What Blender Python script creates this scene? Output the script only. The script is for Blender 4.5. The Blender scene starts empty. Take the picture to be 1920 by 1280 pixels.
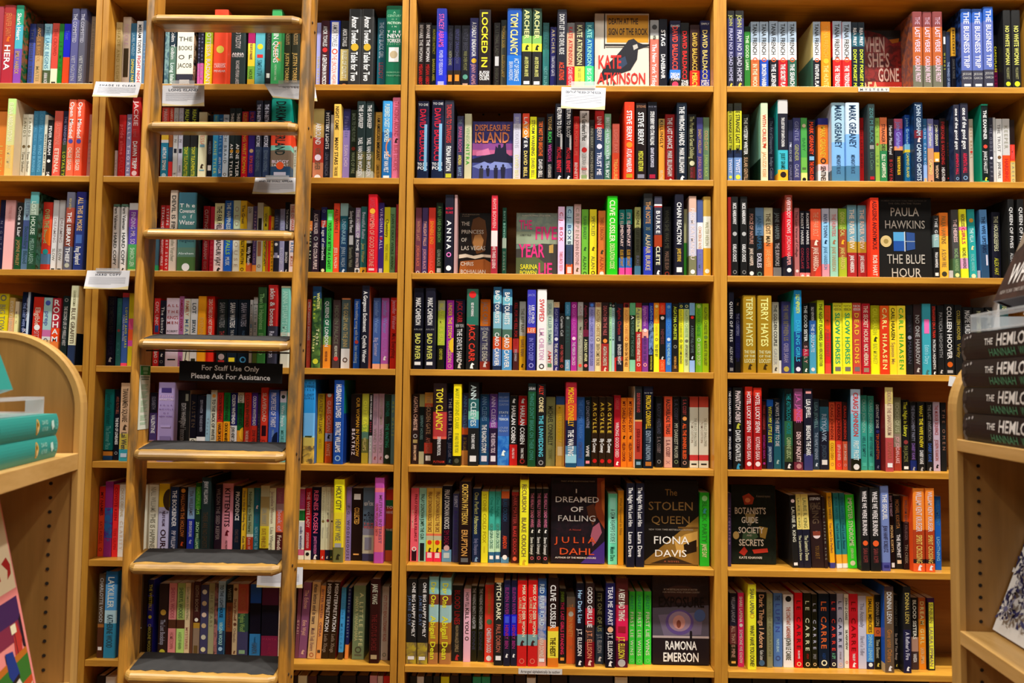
import bpy, math, random
import numpy as np
from mathutils import Vector, Matrix

SC = bpy.context.scene
COL = SC.collection
random.seed(7)

# ------------------------------------------------------------------ camera
F_PX = 1500.0
CAM = np.array([0.3538, -2.4086, -0.0373])
YAW, PITCH, ROLL = 0.0192, 0.0514, 0.0115


def cam_axes():
    cy, sy, cp, sp, cr, sr = math.cos(YAW), math.sin(YAW), math.cos(PITCH), math.sin(PITCH), math.cos(ROLL), math.sin(ROLL)
    r = np.array([cy, sy, 0.0])
    f = np.array([-sy * cp, cy * cp, sp])
    u = np.cross(r, f)
    return cr * r + sr * u, -sr * r + cr * u, f


RIGHT, UP, FWD = cam_axes()
cam_data = bpy.data.cameras.new('camera')
cam_data.sensor_width = 36.0
cam_data.lens = F_PX / 1920.0 * 36.0
cam_data.clip_start = 0.05
cam_data.dof.use_dof = True
cam_data.dof.focus_distance = 2.43
cam_data.dof.aperture_fstop = 5.6
cam = bpy.data.objects.new('camera', cam_data)
COL.objects.link(cam)
m = Matrix.Identity(4)
for i in range(3):
    m[i][0], m[i][1], m[i][2], m[i][3] = RIGHT[i], UP[i], -FWD[i], CAM[i]
cam.matrix_world = m
SC.camera = cam

# ------------------------------------------------------------------ light
SC.view_settings.view_transform = 'Standard'
SC.view_settings.look = 'None'
SC.view_settings.gamma = 1.0
SC.view_settings.use_curve_mapping = False
SC.view_settings.exposure = -0.1

world = bpy.data.worlds.new('room_light')
SC.world = world
world.use_nodes = True
bg = world.node_tree.nodes['Background']
bg.inputs[0].default_value = (1.0, 0.93, 0.82, 1)
bg.inputs[1].default_value = 0.045


def ceiling_spot(x, y, z, aim, power, angle=75, blend=0.9, size=0.05):
    d = bpy.data.lights.new('ceiling_spot', 'SPOT')
    d.energy = power
    d.spot_size = math.radians(angle)
    d.spot_blend = blend
    d.shadow_soft_size = size
    d.color = (1.0, 0.955, 0.89)
    o = bpy.data.objects.new('ceiling_spot', d)
    COL.objects.link(o)
    o.location = (x, y, z)
    o.rotation_euler = (Vector(aim) - Vector((x, y, z))).to_track_quat('-Z', 'Y').to_euler()


for sx, ax in ((-2.5, -1.3), (1.0, 0.5), (2.6, 1.7)):
    ceiling_spot(sx, -1.35, 3.9, (ax, 0.0, 0.35), 640, angle=92, size=0.08)


def ceiling_fill(x, y, z, power, size=1.2):  # unseen soft fill, added to lift the shadows on the spines
    d = bpy.data.lights.new('ceiling_fill', 'AREA')
    d.energy = power
    d.shape = 'RECTANGLE'
    d.size = size
    d.size_y = 0.6
    d.color = (1.0, 0.95, 0.88)
    o = bpy.data.objects.new('ceiling_fill', d)
    COL.objects.link(o)
    o.location = (x, y, z)


for px_ in (-2.4, 0.3, 3.0):
    ceiling_fill(px_, -1.8, 2.85, 46)
    ceiling_fill(px_, -4.6, 2.75, 17)

# ------------------------------------------------------------------ pixel <-> place helpers (1920 x 1280 frame of the photo)


def ray(px, py):
    return FWD + RIGHT * (px - 960) / F_PX - UP * (py - 640) / F_PX


def on_plane(px, py, y=0.0):
    d = ray(px, py)
    return CAM + d * ((y - CAM[1]) / d[1])


def at_depth(px, py, depth):
    return CAM + ray(px, py) * depth


def project(p):
    d = np.asarray(p, float) - CAM
    z = d @ FWD
    return 960 + F_PX * (d @ RIGHT) / z, 640 - F_PX * (d @ UP) / z


def lin(c):
    c = c / 255.0
    return c / 12.92 if c <= 0.04045 else ((c + 0.055) / 1.055) ** 2.4


def rgb(s):
    if isinstance(s, tuple):
        return s
    if len(s) == 3:
        v = [int(ch, 16) * 17 for ch in s]
    else:
        v = [int(s[i:i + 2], 16) for i in (0, 2, 4)]
    return tuple(lin(x) for x in v)


# ------------------------------------------------------------------ materials


def new_mat(name):
    mt = bpy.data.materials.new(name)
    mt.use_nodes = True
    nt = mt.node_tree
    return mt, nt, nt.nodes['Principled BSDF']


def wood(name, light, dark, grain_axis='X', scale=1.0, rough=0.38, wear=None, contrast=1.0):
    mt, nt, p = new_mat(name)
    N, L = nt.nodes, nt.links
    tc = N.new('ShaderNodeTexCoord')
    mp = N.new('ShaderNodeMapping')
    st = {'X': (1.2, 14, 14), 'Z': (14, 14, 1.2), 'Y': (14, 1.2, 14)}[grain_axis]
    mp.inputs['Scale'].default_value = [s * scale for s in st]
    L.new(tc.outputs['Object'], mp.inputs[0])
    n1 = N.new('ShaderNodeTexNoise')
    n1.inputs['Scale'].default_value = 2.2
    n1.inputs['Detail'].default_value = 6
    n1.inputs['Distortion'].default_value = 0.6
    L.new(mp.outputs[0], n1.inputs[0])
    n2 = N.new('ShaderNodeTexNoise')
    n2.inputs['Scale'].default_value = 11
    n2.inputs['Detail'].default_value = 4
    L.new(mp.outputs[0], n2.inputs[0])
    mx = N.new('ShaderNodeMath')
    mx.operation = 'MULTIPLY_ADD'
    L.new(n2.outputs[0], mx.inputs[0])
    mx.inputs[1].default_value = 0.45
    L.new(n1.outputs[0], mx.inputs[2])
    rp = N.new('ShaderNodeValToRGB')
    rp.color_ramp.elements[0].position = 0.72 - 0.30 / contrast
    rp.color_ramp.elements[1].position = 0.72 + 0.22 / contrast
    rp.color_ramp.elements[0].color = (*rgb(dark), 1)
    rp.color_ramp.elements[1].color = (*rgb(light), 1)
    L.new(mx.outputs[0], rp.inputs[0])
    out = rp.outputs[0]
    if wear:
        nw = N.new('ShaderNodeTexNoise')
        nw.inputs['Scale'].default_value = 22
        nw.inputs['Detail'].default_value = 6
        mw = N.new('ShaderNodeMapping')
        mw.inputs['Scale'].default_value = (1, 1, 0.25) if grain_axis == 'Z' else (0.3, 1, 1)
        L.new(tc.outputs['Object'], mw.inputs[0])
        L.new(mw.outputs[0], nw.inputs[0])
        rw = N.new('ShaderNodeValToRGB')
        rw.color_ramp.elements[0].position = 0.46
        rw.color_ramp.elements[1].position = 0.62
        L.new(nw.outputs[0], rw.inputs[0])
        mxc = N.new('ShaderNodeMix')
        mxc.data_type = 'RGBA'
        L.new(rw.outputs[0], mxc.inputs[0])
        L.new(out, mxc.inputs[6])
        mxc.inputs[7].default_value = (*rgb(wear), 1)
        out = mxc.outputs[2]
    L.new(out, p.inputs['Base Color'])
    p.inputs['Roughness'].default_value = rough
    bp = N.new('ShaderNodeBump')
    bp.inputs['Strength'].default_value = 0.06
    bp.inputs['Distance'].default_value = 0.002
    L.new(n2.outputs[0], bp.inputs['Height'])
    L.new(bp.outputs[0], p.inputs['Normal'])
    return mt


def plain(name, col, rough=0.5, metal=0.0, noise=0.0, alpha=None, transmission=0.0):
    mt, nt, p = new_mat(name)
    N, L = nt.nodes, nt.links
    c = rgb(col)
    n = N.new('ShaderNodeTexNoise')
    n.inputs['Scale'].default_value = 40
    tc = N.new('ShaderNodeTexCoord')
    L.new(tc.outputs['Object'], n.inputs[0])
    rp = N.new('ShaderNodeValToRGB')
    a, b = 1 - noise, 1 + noise
    rp.color_ramp.elements[0].color = (c[0] * a, c[1] * a, c[2] * a, 1)
    rp.color_ramp.elements[1].color = (min(1, c[0] * b), min(1, c[1] * b), min(1, c[2] * b), 1)
    L.new(n.outputs[0], rp.inputs[0])
    L.new(rp.outputs[0], p.inputs['Base Color'])
    p.inputs['Roughness'].default_value = rough
    p.inputs['Metallic'].default_value = metal
    p.inputs['Transmission Weight'].default_value = transmission
    if alpha is not None:
        p.inputs['Alpha'].default_value = alpha
    return mt


def printed(name, rough=0.4, noise_scale=55):
    """Printed paper: ink colour per face, a second ink mixed in by a blotchy pattern where the artwork has two."""
    mt, nt, p = new_mat(name)
    N, L = nt.nodes, nt.links
    a1 = N.new('ShaderNodeAttribute')
    a1.attribute_name = 'ink'
    a2 = N.new('ShaderNodeAttribute')
    a2.attribute_name = 'second_ink'
    tc = N.new('ShaderNodeTexCoord')
    n = N.new('ShaderNodeTexNoise')
    n.inputs['Scale'].default_value = noise_scale
    n.inputs['Detail'].default_value = 5
    n.inputs['Distortion'].default_value = 0.8
    L.new(tc.outputs['Object'], n.inputs[0])
    rp = N.new('ShaderNodeValToRGB')
    rp.color_ramp.elements[0].position = 0.42
    rp.color_ramp.elements[1].position = 0.60
    L.new(n.outputs[0], rp.inputs[0])
    mx = N.new('ShaderNodeMix')
    mx.data_type = 'RGBA'
    L.new(rp.outputs[0], mx.inputs[0])
    L.new(a1.outputs['Color'], mx.inputs[6])
    L.new(a2.outputs['Color'], mx.inputs[7])
    L.new(mx.outputs[2], p.inputs['Base Color'])
    p.inputs['Roughness'].default_value = rough
    p.inputs['Specular IOR Level'].default_value = 0.24
    return mt


M = {}
M['case'] = wood('oak_veneer_shelf', 'd69c38', 'ac7222', 'X', 1.0, 0.36)
M['case_z'] = wood('oak_veneer_upright', 'd49a38', 'aa7222', 'Z', 1.0, 0.36)
M['back'] = wood('oak_veneer_back', 'b87a2e', '925a1a', 'X', 0.6, 0.5)
M['rail'] = wood('worn_oak_rail', 'cc9238', '9a641e', 'Z', 1.3, 0.42, wear='6a5232')
M['rung'] = wood('worn_oak_rung', 'c89a4c', '946a2a', 'X', 1.6, 0.4, wear='8c6a38')
M['fixture'] = wood('pale_oak_fixture', 'a87c40', '84602c', 'Z', 0.8, 0.42, contrast=0.8)  # panel face darkened in colour to stand in for its shade
M['fixture_edge'] = wood('pale_oak_edging', 'c79c58', 'aa8040', 'Z', 0.9, 0.4, contrast=0.8)
M['fixture_shelf'] = wood('pale_oak_fixture_shelf', 'd0a666', 'b38846', 'Y', 0.8, 0.4)
M['print'] = printed('printed_cover')
M['card'] = printed('printed_card', 0.55)
M['paper'] = plain('book_pages', 'd8c9a6', 0.9, noise=0.08)
M['tape'] = plain('black_grip_tape', '2a2928', 0.75, noise=0.35)
M['metal'] = plain('steel', 'b0b0b0', 0.3, 0.9)
M['dark_metal'] = plain('dark_steel', '4a3a28', 0.45, 0.6)
M['cord'] = plain('black_cord', '181512', 0.7)
M['clear'] = plain('clear_acrylic', 'e8eef2', 0.12, alpha=0.35)
M['hole'] = plain('drilled_hole', '1a0f06', 0.9)
M['wall'] = plain('painted_wall', 'c8b9a0', 0.8, noise=0.03)
M['floor'] = wood('oak_floor', '9a7448', '75532e', 'X', 0.5, 0.4)


# ------------------------------------------------------------------ mesh builder


class MB:
    def __init__(s):
        s.v, s.f, s.c, s.c2 = [], [], [], []

    def face(s, pts, col=(0.5, 0.5, 0.5), col2=None):
        n = len(s.v)
        s.v.extend(pts)
        s.f.append(tuple(range(n, n + len(pts))))
        s.c.append(col)
        s.c2.append(col2 or col)

    def tris(s, verts, tri, col):
        n = len(s.v)
        s.v.extend(verts)
        for t in tri:
            s.f.append((n + t[0], n + t[1], n + t[2]))
            s.c.append(col)
            s.c2.append(col)

    def box(s, a, b, col=(0.5, 0.5, 0.5), col2=None):
        (x0, y0, z0), (x1, y1, z1) = a, b
        n = len(s.v)
        s.v += [(x0, y0, z0), (x1, y0, z0), (x1, y1, z0), (x0, y1, z0), (x0, y0, z1), (x1, y0, z1), (x1, y1, z1), (x0, y1, z1)]
        for q in ((0, 3, 2, 1), (4, 5, 6, 7), (0, 1, 5, 4), (1, 2, 6, 5), (2, 3, 7, 6), (3, 0, 4, 7)):
            s.f.append(tuple(n + i for i in q))
            s.c.append(col)
            s.c2.append(col2 or col)

    def loft(s, rings, cap=True, col=(0.5, 0.5, 0.5)):
        n = len(s.v)
        k = len(rings[0])
        for r in rings:
            s.v.extend(r)
        for i in range(len(rings) - 1):
            for j in range(k):
                a, b = n + i * k + j, n + i * k + (j + 1) % k
                s.f.append((a, b, b + k, a + k))
                s.c.append(col)
                s.c2.append(col)
        if cap:
            s.f.append(tuple(n + j for j in reversed(range(k))))
            s.f.append(tuple(n + (len(rings) - 1) * k + j for j in range(k)))
            s.c += [col, col]
            s.c2 += [col, col]

    def tube(s, pts, r, k=8, col=(0.5, 0.5, 0.5)):
        rings = []
        P = [Vector(p) for p in pts]
        for i, p in enumerate(P):
            d = (P[min(i + 1, len(P) - 1)] - P[max(i - 1, 0)]).normalized()
            a = d.orthogonal().normalized()
            b = d.cross(a)
            rings.append([tuple(p + (a * math.cos(t) + b * math.sin(t)) * r) for t in [2 * math.pi * j / k for j in range(k)]])
        s.loft(rings, True, col)

    def build(s, name, mat, parent=None, ink=False, bevel=0.0, smooth=False, loc=None):
        me = bpy.data.meshes.new(name)
        me.from_pydata([tuple(map(float, p)) for p in s.v], [], s.f)
        me.materials.append(mat)
        if ink:
            lens = [len(f) for f in s.f]
            for nm, cc in (('ink', s.c), ('second_ink', s.c2)):
                at = me.color_attributes.new(nm, 'FLOAT_COLOR', 'CORNER')
                arr = np.ones((sum(lens), 4), np.float32)
                arr[:, :3] = np.repeat(np.array(cc, np.float32), lens, axis=0)
                at.data.foreach_set('color', arr.ravel())
        if smooth:
            me.polygons.foreach_set('use_smooth', [True] * len(me.polygons))
        o = bpy.data.objects.new(name, me)
        COL.objects.link(o)
        if parent is not None:
            o.parent = parent
        if loc is not None:
            o.location = loc
        if bevel:
            bv = o.modifiers.new('soft_edges', 'BEVEL')
            bv.width = bevel
            bv.segments = 2
            bv.limit_method = 'ANGLE'
        return o


def empty(name, loc=(0, 0, 0), rot=(0, 0, 0)):
    o = bpy.data.objects.new(name, None)
    o.empty_display_size = 0.05
    o.location = loc
    o.rotation_euler = rot
    COL.objects.link(o)
    return o


def tag(o, label=None, cat=None, group=None, kind=None):
    if label:
        o['label'] = label
    if cat:
        o['category'] = cat
    if group:
        o['group'] = group
    if kind:
        o['kind'] = kind
    return o


# ------------------------------------------------------------------ lettering: outlines of the built-in typeface, one mesh per character
GLYPH = {}
_fc = {}
for bold in (False, True):
    fc = bpy.data.curves.new('lettering', 'FONT')
    fc.resolution_u = 2
    fc.offset = 0.016 if bold else 0.002
    fo = bpy.data.objects.new('lettering', fc)
    COL.objects.link(fo)
    _fc[bold] = (fc, fo)


def _measure(bold, body):
    fc, fo = _fc[bold]
    fc.body = body
    dg = bpy.context.evaluated_depsgraph_get()
    dg.update()
    me = fo.evaluated_get(dg).to_mesh()
    v = np.array([tuple(q.co[:2]) for q in me.vertices]) if len(me.vertices) else np.zeros((0, 2))
    me.calc_loop_triangles()
    t = [tuple(q.vertices) for q in me.loop_triangles]
    fo.evaluated_get(dg).to_mesh_clear()
    return v, t


_hh = {b: _measure(b, 'HH')[0][:, 0].max() for b in (False, True)}


def glyph(ch, bold):
    k = (ch, bold)
    if k not in GLYPH:
        if ch == ' ':
            GLYPH[k] = (np.zeros((0, 2)), [], 0.30)
        else:
            v, t = _measure(bold, ch)
            adv = _measure(bold, 'H' + ch + 'H')[0][:, 0].max() - _hh[bold]
            GLYPH[k] = (v, t, max(adv, 0.1))
    return GLYPH[k]


def text_run(txt, bold, extra=0.0):
    vs, ts, x, n = [], [], 0.0, 0
    for ch in txt:
        v, t, adv = glyph(ch, bold)
        if len(v):
            vs.append(v + np.array([x, 0]))
            ts += [(a + n, b + n, c + n) for a, b, c in t]
            n += len(v)
        x += adv + extra
    if not vs:
        return np.zeros((0, 2)), [], 0
    return np.vstack(vs), ts, x - extra


CAP = 0.73


def fit_text(txt, bold, length, height, stretch=1.35, squeeze=0.42):
    """verts (along, up) centred on 0,0, filling LENGTH, cap height at most HEIGHT."""
    v, t, w = text_run(txt, bold)
    if not len(v):
        return v, t
    s = height / CAP
    ratio = length / (w * s)
    if ratio < squeeze:
        s = length / (w * squeeze)
        sx = s * squeeze
    elif ratio <= stretch:
        sx = s * ratio
    else:
        sx = s * min(stretch, 1.0 + (ratio - 1.0) * 0.4)
        left = length / sx - w
        v, t, w = text_run(txt, bold, min(left / max(1, len(txt) - 1), 0.6))
    o = v.copy()
    o[:, 0] = (v[:, 0] - w / 2) * sx
    o[:, 1] = (v[:, 1] - CAP / 2) * s
    return o, t


def disc(n=14):
    v = [(0, 0)] + [(math.cos(2 * math.pi * i / n), math.sin(2 * math.pi * i / n)) for i in range(n)]
    t = [(0, 1 + i, 1 + (i + 1) % n) for i in range(n)]
    return np.array(v), t


def ring(n=14, inner=0.62):
    o = [(math.cos(2 * math.pi * i / n), math.sin(2 * math.pi * i / n)) for i in range(n)]
    v = o + [(a * inner, b * inner) for a, b in o]
    t = []
    for i in range(n):
        j = (i + 1) % n
        t += [(i, j, n + j), (i, n + j, n + i)]
    return np.array(v), t


# ------------------------------------------------------------------ the place: heights of the shelves (row 1 = top row in the photo)
SHELF_Z = {0: 1.1625, 1: 0.8734, 2: 0.5832, 3: 0.2921, 4: 0.0, 5: -0.2893, 6: -0.5826, 7: -0.8772, 8: -1.172, 9: -1.467}
FLOOR_Z = -1.56
BOARD = 0.019
DEPTH = 0.205
BAYS = {'A': (-1.913, -0.9985), 'B': (-0.9572, -0.0429), 'C': (0.0, 0.914), 'D': (0.9535, 1.868), 'E': (1.9085, 2.80)}
BAY_LABEL = {'A': 'oak bookcase section beside the ladder bay, partly behind the left rounded display end',
             'B': 'oak bookcase section standing behind the leaning ladder, seven shelves of books in view',
             'C': 'oak bookcase section in the middle, holding seven face-out novels among its spines',
             'D': 'oak bookcase section above and behind the stacked black novels, marked with a genre strip'}
SHELF_NAME = {1: 'top', 2: 'second', 3: 'third', 4: 'fourth', 5: 'fifth', 6: 'sixth', 7: 'seventh', 8: 'lowest'}
BAY_NAME = {'A': 'far-left bay', 'B': 'ladder bay', 'C': 'middle bay', 'D': 'far-right bay'}

fl = MB()
fl.box((-6, -7, FLOOR_Z - 0.05), (7, 0.35, FLOOR_Z))
tag(fl.build('floor', M['floor']), kind='structure')
wl = MB()
wl.box((-6, 0.23, FLOOR_Z), (7, 0.33, 4.2))
tag(wl.build('wall_back', M['wall']), kind='structure')

for bay, (x0, x1) in BAYS.items():
    if bay == 'E':
        continue
    root = empty('bookcase', ((x0 + x1) / 2, 0, FLOOR_Z))
    tag(root, BAY_LABEL[bay], 'bookcase', 'oak bookcases along the wall')
    ox, oz = -(x0 + x1) / 2, -FLOOR_Z
    for sx in (-1, 1):
        b = MB()
        a = (x0 - 0.0198, x0) if sx < 0 else (x1, x1 + 0.0198)
        b.box((a[0] + ox, 0.0, 0.0), (a[1] + ox, DEPTH, 1.55 + oz))
        b.build('side_panel', M['case_z'], root, bevel=0.0012)
    b = MB()
    b.box((x0 + ox, DEPTH - 0.006, 0.0), (x1 + ox, DEPTH, 1.55 + oz))
    b.build('back_panel', M['back'], root)
    for r, z in SHELF_Z.items():
        b = MB()
        b.box((x0 + ox + 0.0008, 0.0, z - BOARD + oz), (x1 + ox - 0.0008, DEPTH - 0.0065, z + oz))
        b.build('shelf', M['case'], root, bevel=0.0012)
    b = MB()
    for hx in (0.2, 0.253, 0.68, 0.733):
        for r in (0, 1):
            zz = SHELF_Z[r] - BOARD - 0.006 if r else SHELF_Z[0] - BOARD - 0.012
            c = (x0 + ox + hx, DEPTH - 0.0068, zz + oz)
            v, t = disc(12)
            b.tris([(c[0] + p[0] * 0.0035, c[1], c[2] + p[1] * 0.0035) for p in v], [(q[0], q[2], q[1]) for q in t], (0, 0, 0))
    b.build('screw_hole', M['hole'], root)

# ------------------------------------------------------------------ books
CNAMES = [('black', '1c1c1e'), ('charcoal', '3c3c42'), ('grey', '8a8a8a'), ('pale grey', 'bcbcbc'), ('white', 'ececec'), ('cream', 'e2d8bc'), ('beige', 'bfa888'),
          ('brown', '6a4630'), ('dark brown', '352520'), ('maroon', '6c2028'), ('red', 'cc2c2c'), ('orange', 'ee8426'), ('coral', 'e06a52'), ('pink', 'f09cb0'),
          ('magenta', 'b82c70'), ('purple', '6c3c90'), ('lilac', 'b49cd0'), ('navy', '1c2850'), ('blue', '2850b8'), ('sky blue', '6cb0e0'), ('slate blue', '5c74a0'),
          ('teal', '2c8890'), ('mint', '98d0b8'), ('green', '3c9044'), ('dark green', '234030'), ('lime', 'a8cc38'), ('bright green', '48cc48'), ('olive', '8c8850'), ('yellow', 'f0dc38'),
          ('mustard', 'c8a030'), ('tan', 'c89c60'), ('mauve', 'a87888'), ('dark red', '9a1c28')]
_cn = [(n, np.array([int(h[i:i + 2], 16) for i in (0, 2, 4)], float)) for n, h in CNAMES]


def colour_name(c):
    v = np.array([int(ch, 16) * 17 for ch in c], float) if len(c) == 3 else np.array([int(c[i:i + 2], 16) for i in (0, 2, 4)], float)
    return min(_cn, key=lambda q: ((q[1] - v) ** 2 @ np.array([1.0, 1.4, 0.9])))[0]


ORD1 = 'zeroth first second third fourth fifth sixth seventh eighth ninth tenth eleventh twelfth thirteenth fourteenth fifteenth sixteenth seventeenth eighteenth nineteenth'.split()
TENS = {20: 'twenty', 30: 'thirty', 40: 'forty', 50: 'fifty', 60: 'sixty'}


def ordinal(n):
    if n < 20:
        return ORD1[n]
    t = n // 10 * 10
    if n == t:
        return TENS[t][:-1] + 'ieth'
    return TENS[t] + '-' + ORD1[n - t]


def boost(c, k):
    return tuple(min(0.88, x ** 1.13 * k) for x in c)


def parse_bands(s):  # on some spines the top band is the shelf's shadow, painted in
    out, used = [], 0.0
    parts = s.split('/')
    for i, p in enumerate(parts):
        c, _, fr = p.partition(':')
        c1, _, c2 = c.partition('~')
        f = float(fr) if fr else None
        out.append([c1, c2 or None, f])
        used += f or 0
    rest = [o for o in out if o[2] is None]
    for o in rest:
        o[2] = max(0.02, (1 - used) / len(rest))
    tot = sum(o[2] for o in out)
    z, res = 0.0, []
    for c1, c2, f in out:
        res.append((c1, c2, z, z + f / tot))
        z += f / tot
    return res


def _bulge(t):
    return min(0.0032, 0.11 * t)


def spine_profile(t, hard):
    """points (x, y) across the spine, x 0..t, y <= 0 towards the reader"""
    if hard:
        b, r = _bulge(t), 0.17 * t
        left = [(r * (1 - math.cos(a)), -b * math.sin(a)) for a in (0, 0.4, 0.8, 1.2, math.pi / 2)]
        return left + [(t - x, y) for x, y in reversed(left)]
    e = min(0.0008, t * 0.1)
    return [(0, e), (e, 0), (t - e, 0), (t, e)]


def spine_y(x, t, hard):
    if hard:
        b, r = _bulge(t), 0.17 * t
        q = min(max(min(x, t - x), 0), r)
        return -b * math.sin(math.acos(1 - q / r))
    return 0.0


def book_cover_mesh(t, h, d, hard, bands, items, side, k):
    """cover (spine, two boards) with its lettering; local origin at the left front bottom corner"""
    mb = MB()
    th = 0.0026 if hard else 0.0006
    th = min(th, t * 0.2)
    prof = spine_profile(t, hard)
    inner = [(min(max(x, th), t - th), y + th) for x, y in prof]
    zs = [(h * (1 - b1), h * (1 - b0), c1, c2) for c1, c2, b0, b1 in bands]
    for z0, z1, c1, c2 in zs:
        ca = boost(rgb(c1), k)
        cb = boost(rgb(c2), k) if c2 else None
        for (xa, ya), (xb, yb) in zip(prof[:-1], prof[1:]):
            mb.face([(xa, ya, z0), (xb, yb, z0), (xb, yb, z1), (xa, ya, z1)], ca, cb)
    sb = parse_bands(side) if side else [(bands[0][0], bands[0][1], 0.0, 1.0)] if len(bands) == 1 else [(b[0], b[1], b[2], b[3]) for b in bands]
    for c1, c2, b0, b1 in sb:
        z0, z1 = h * (1 - b1), h * (1 - b0)
        ca = boost(rgb(c1), k)
        cb = boost(rgb(c2), k) if c2 else None
        y0l, y0r = prof[0][1], prof[-1][1]
        mb.face([(0, d, z0), (0, y0l, z0), (0, y0l, z1), (0, d, z1)], ca, cb)
        mb.face([(t, y0r, z0), (t, d, z0), (t, d, z1), (t, y0r, z1)], ca, cb)
    ce = boost(rgb(bands[0][0]), k)
    # inner faces and rims
    mb.face([(th, 0.0 + th, 0), (th, d, 0), (th, d, h), (th, th, h)], ce)
    mb.face([(t - th, d, 0), (t - th, th, 0), (t - th, th, h), (t - th, d, h)], ce)
    mb.face([(0, d, 0), (0, d, h), (th, d, h), (th, d, 0)], ce)
    mb.face([(t - th, d, 0), (t - th, d, h), (t, d, h), (t, d, 0)], ce)
    for z in (0, h):
        up = z > 0
        q = [(0, prof[0][1], z), (th, prof[0][1] + th, z), (th, d, z), (0, d, z)]
        mb.face(q if up else q[::-1], ce)
        q = [(t - th, prof[-1][1] + th, z), (t, prof[-1][1], z), (t, d, z), (t - th, d, z)]
        mb.face(q if up else q[::-1], ce)
        for (a, b), (ia, ib) in zip(zip(prof[:-1], prof[1:]), zip(inner[:-1], inner[1:])):
            q = [(a[0], a[1], z), (b[0], b[1], z), (ib[0], ib[1], z), (ia[0], ia[1], z)]
            mb.face(q if up else q[::-1], ce)
    lift = [0.0003]

    def put(v, tri, cx, cz, col, flip=False):
        pts = []
        for a, b in v:
            x = cx + a
            zc_ = min(max(cz + b, 0.0004), h - 0.0004)
            x = min(max(x, 0.0), t)
            pts.append((x, spine_y(x, t, hard) - lift[0], zc_))
        mb.tris(pts, tri, boost(rgb(col), k))
        lift[0] += 0.00004

    vert = [it for it in items if it[0] == 'v']
    for it in items:
        kind, col = it[0], it[1]
        if kind == 'v':
            _, col, bold, txt, f0, f1 = it
            lo, wd = 0.0, 1.0
            for ot in vert:
                if ot is not it:
                    ov = min(f1, ot[5]) - max(f0, ot[4])
                    if ov > 0.4 * min(f1 - f0, ot[5] - ot[4]):
                        first = vert.index(it) < vert.index(ot)
                        lo, wd = (0.48, 0.40) if first else (0.12, 0.36)
            L = (f1 - f0) * h
            W = t * wd
            v, tri = fit_text(txt, bold, L, W * (0.52 if wd == 1.0 else 0.8))
            cz = h * (1 - (f0 + f1) / 2)
            cx = t * (lo + wd / 2)
            put([(b, -a) for a, b in v], tri, cx, cz, col)
        elif kind == 'h':
            _, col, bold, txt, f0, f1 = it
            v, tri = fit_text(txt, bold, t * 0.84, (f1 - f0) * h, 1.3, 0.3)
            put(v, tri, t / 2, h * (1 - (f0 + f1) / 2), col)
        elif kind in 'ob(':
            pass
        if kind == '(':
            v, tri = disc()
            r = min(t * 0.3, 0.012)
            put(v * r, tri, t / 2, h * (1 - it[2]), col)
        elif kind == 'o':
            v, tri = ring()
            r = min(t * 0.28, 0.010)
            put(v * r, tri, t / 2, h * (1 - it[2]), col)
        elif kind == '^':
            r = min(t * 0.3, 0.009)
            v = np.array([(-0.6, -0.9), (0.5, -1), (0.25, 0.1), (0.9, 0.45), (0.1, 1.0), (-0.35, 0.3)]) * r
            put(v, [(0, 1, 2), (0, 2, 5), (2, 3, 4), (2, 4, 5)], t / 2, h * (1 - it[2]), col)
        elif kind == ')':
            n = 12
            r = t * 0.60
            v = [(0, 0)] + [(-r * math.sin(math.pi * i / n), 1.7 * r * math.cos(math.pi * i / n)) for i in range(n + 1)]
            put(np.array(v), [(0, 1 + i, 2 + i) for i in range(n)], t * 0.985, h * (1 - it[2]), col)
        elif kind in '[]{':
            f0, f1 = it[2], it[3]
            xa, xb = {'[': (0.2, 0.8), ']': (0.62, 0.86), '{': (0.17, 0.83)}[kind]
            n = 8 if hard else 1
            zc = h * (1 - (f0 + f1) / 2)
            hh = (f1 - f0) * h / 2
            for i in range(n):
                a, b = t * (xa + (xb - xa) * i / n), t * (xa + (xb - xa) * (i + 1) / n)
                put(np.array([(a, -hh), (b, -hh), (b, hh), (a, hh)]), [(0, 1, 2), (0, 2, 3)], 0.0, zc, col)
    return mb


def page_block_mesh(t, h, d, hard):
    mb = MB()
    th = 0.0026 if hard else 0.0006
    th = min(th, t * 0.2) + 0.00015
    dz = 0.0032 if hard else 0.0002
    dy = 0.004 if hard else 0.0002
    y0 = th + (0.0008 if hard else 0.001)
    mb.box((th, y0, dz), (t - th, d - dy, h - dz))
    return mb


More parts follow.
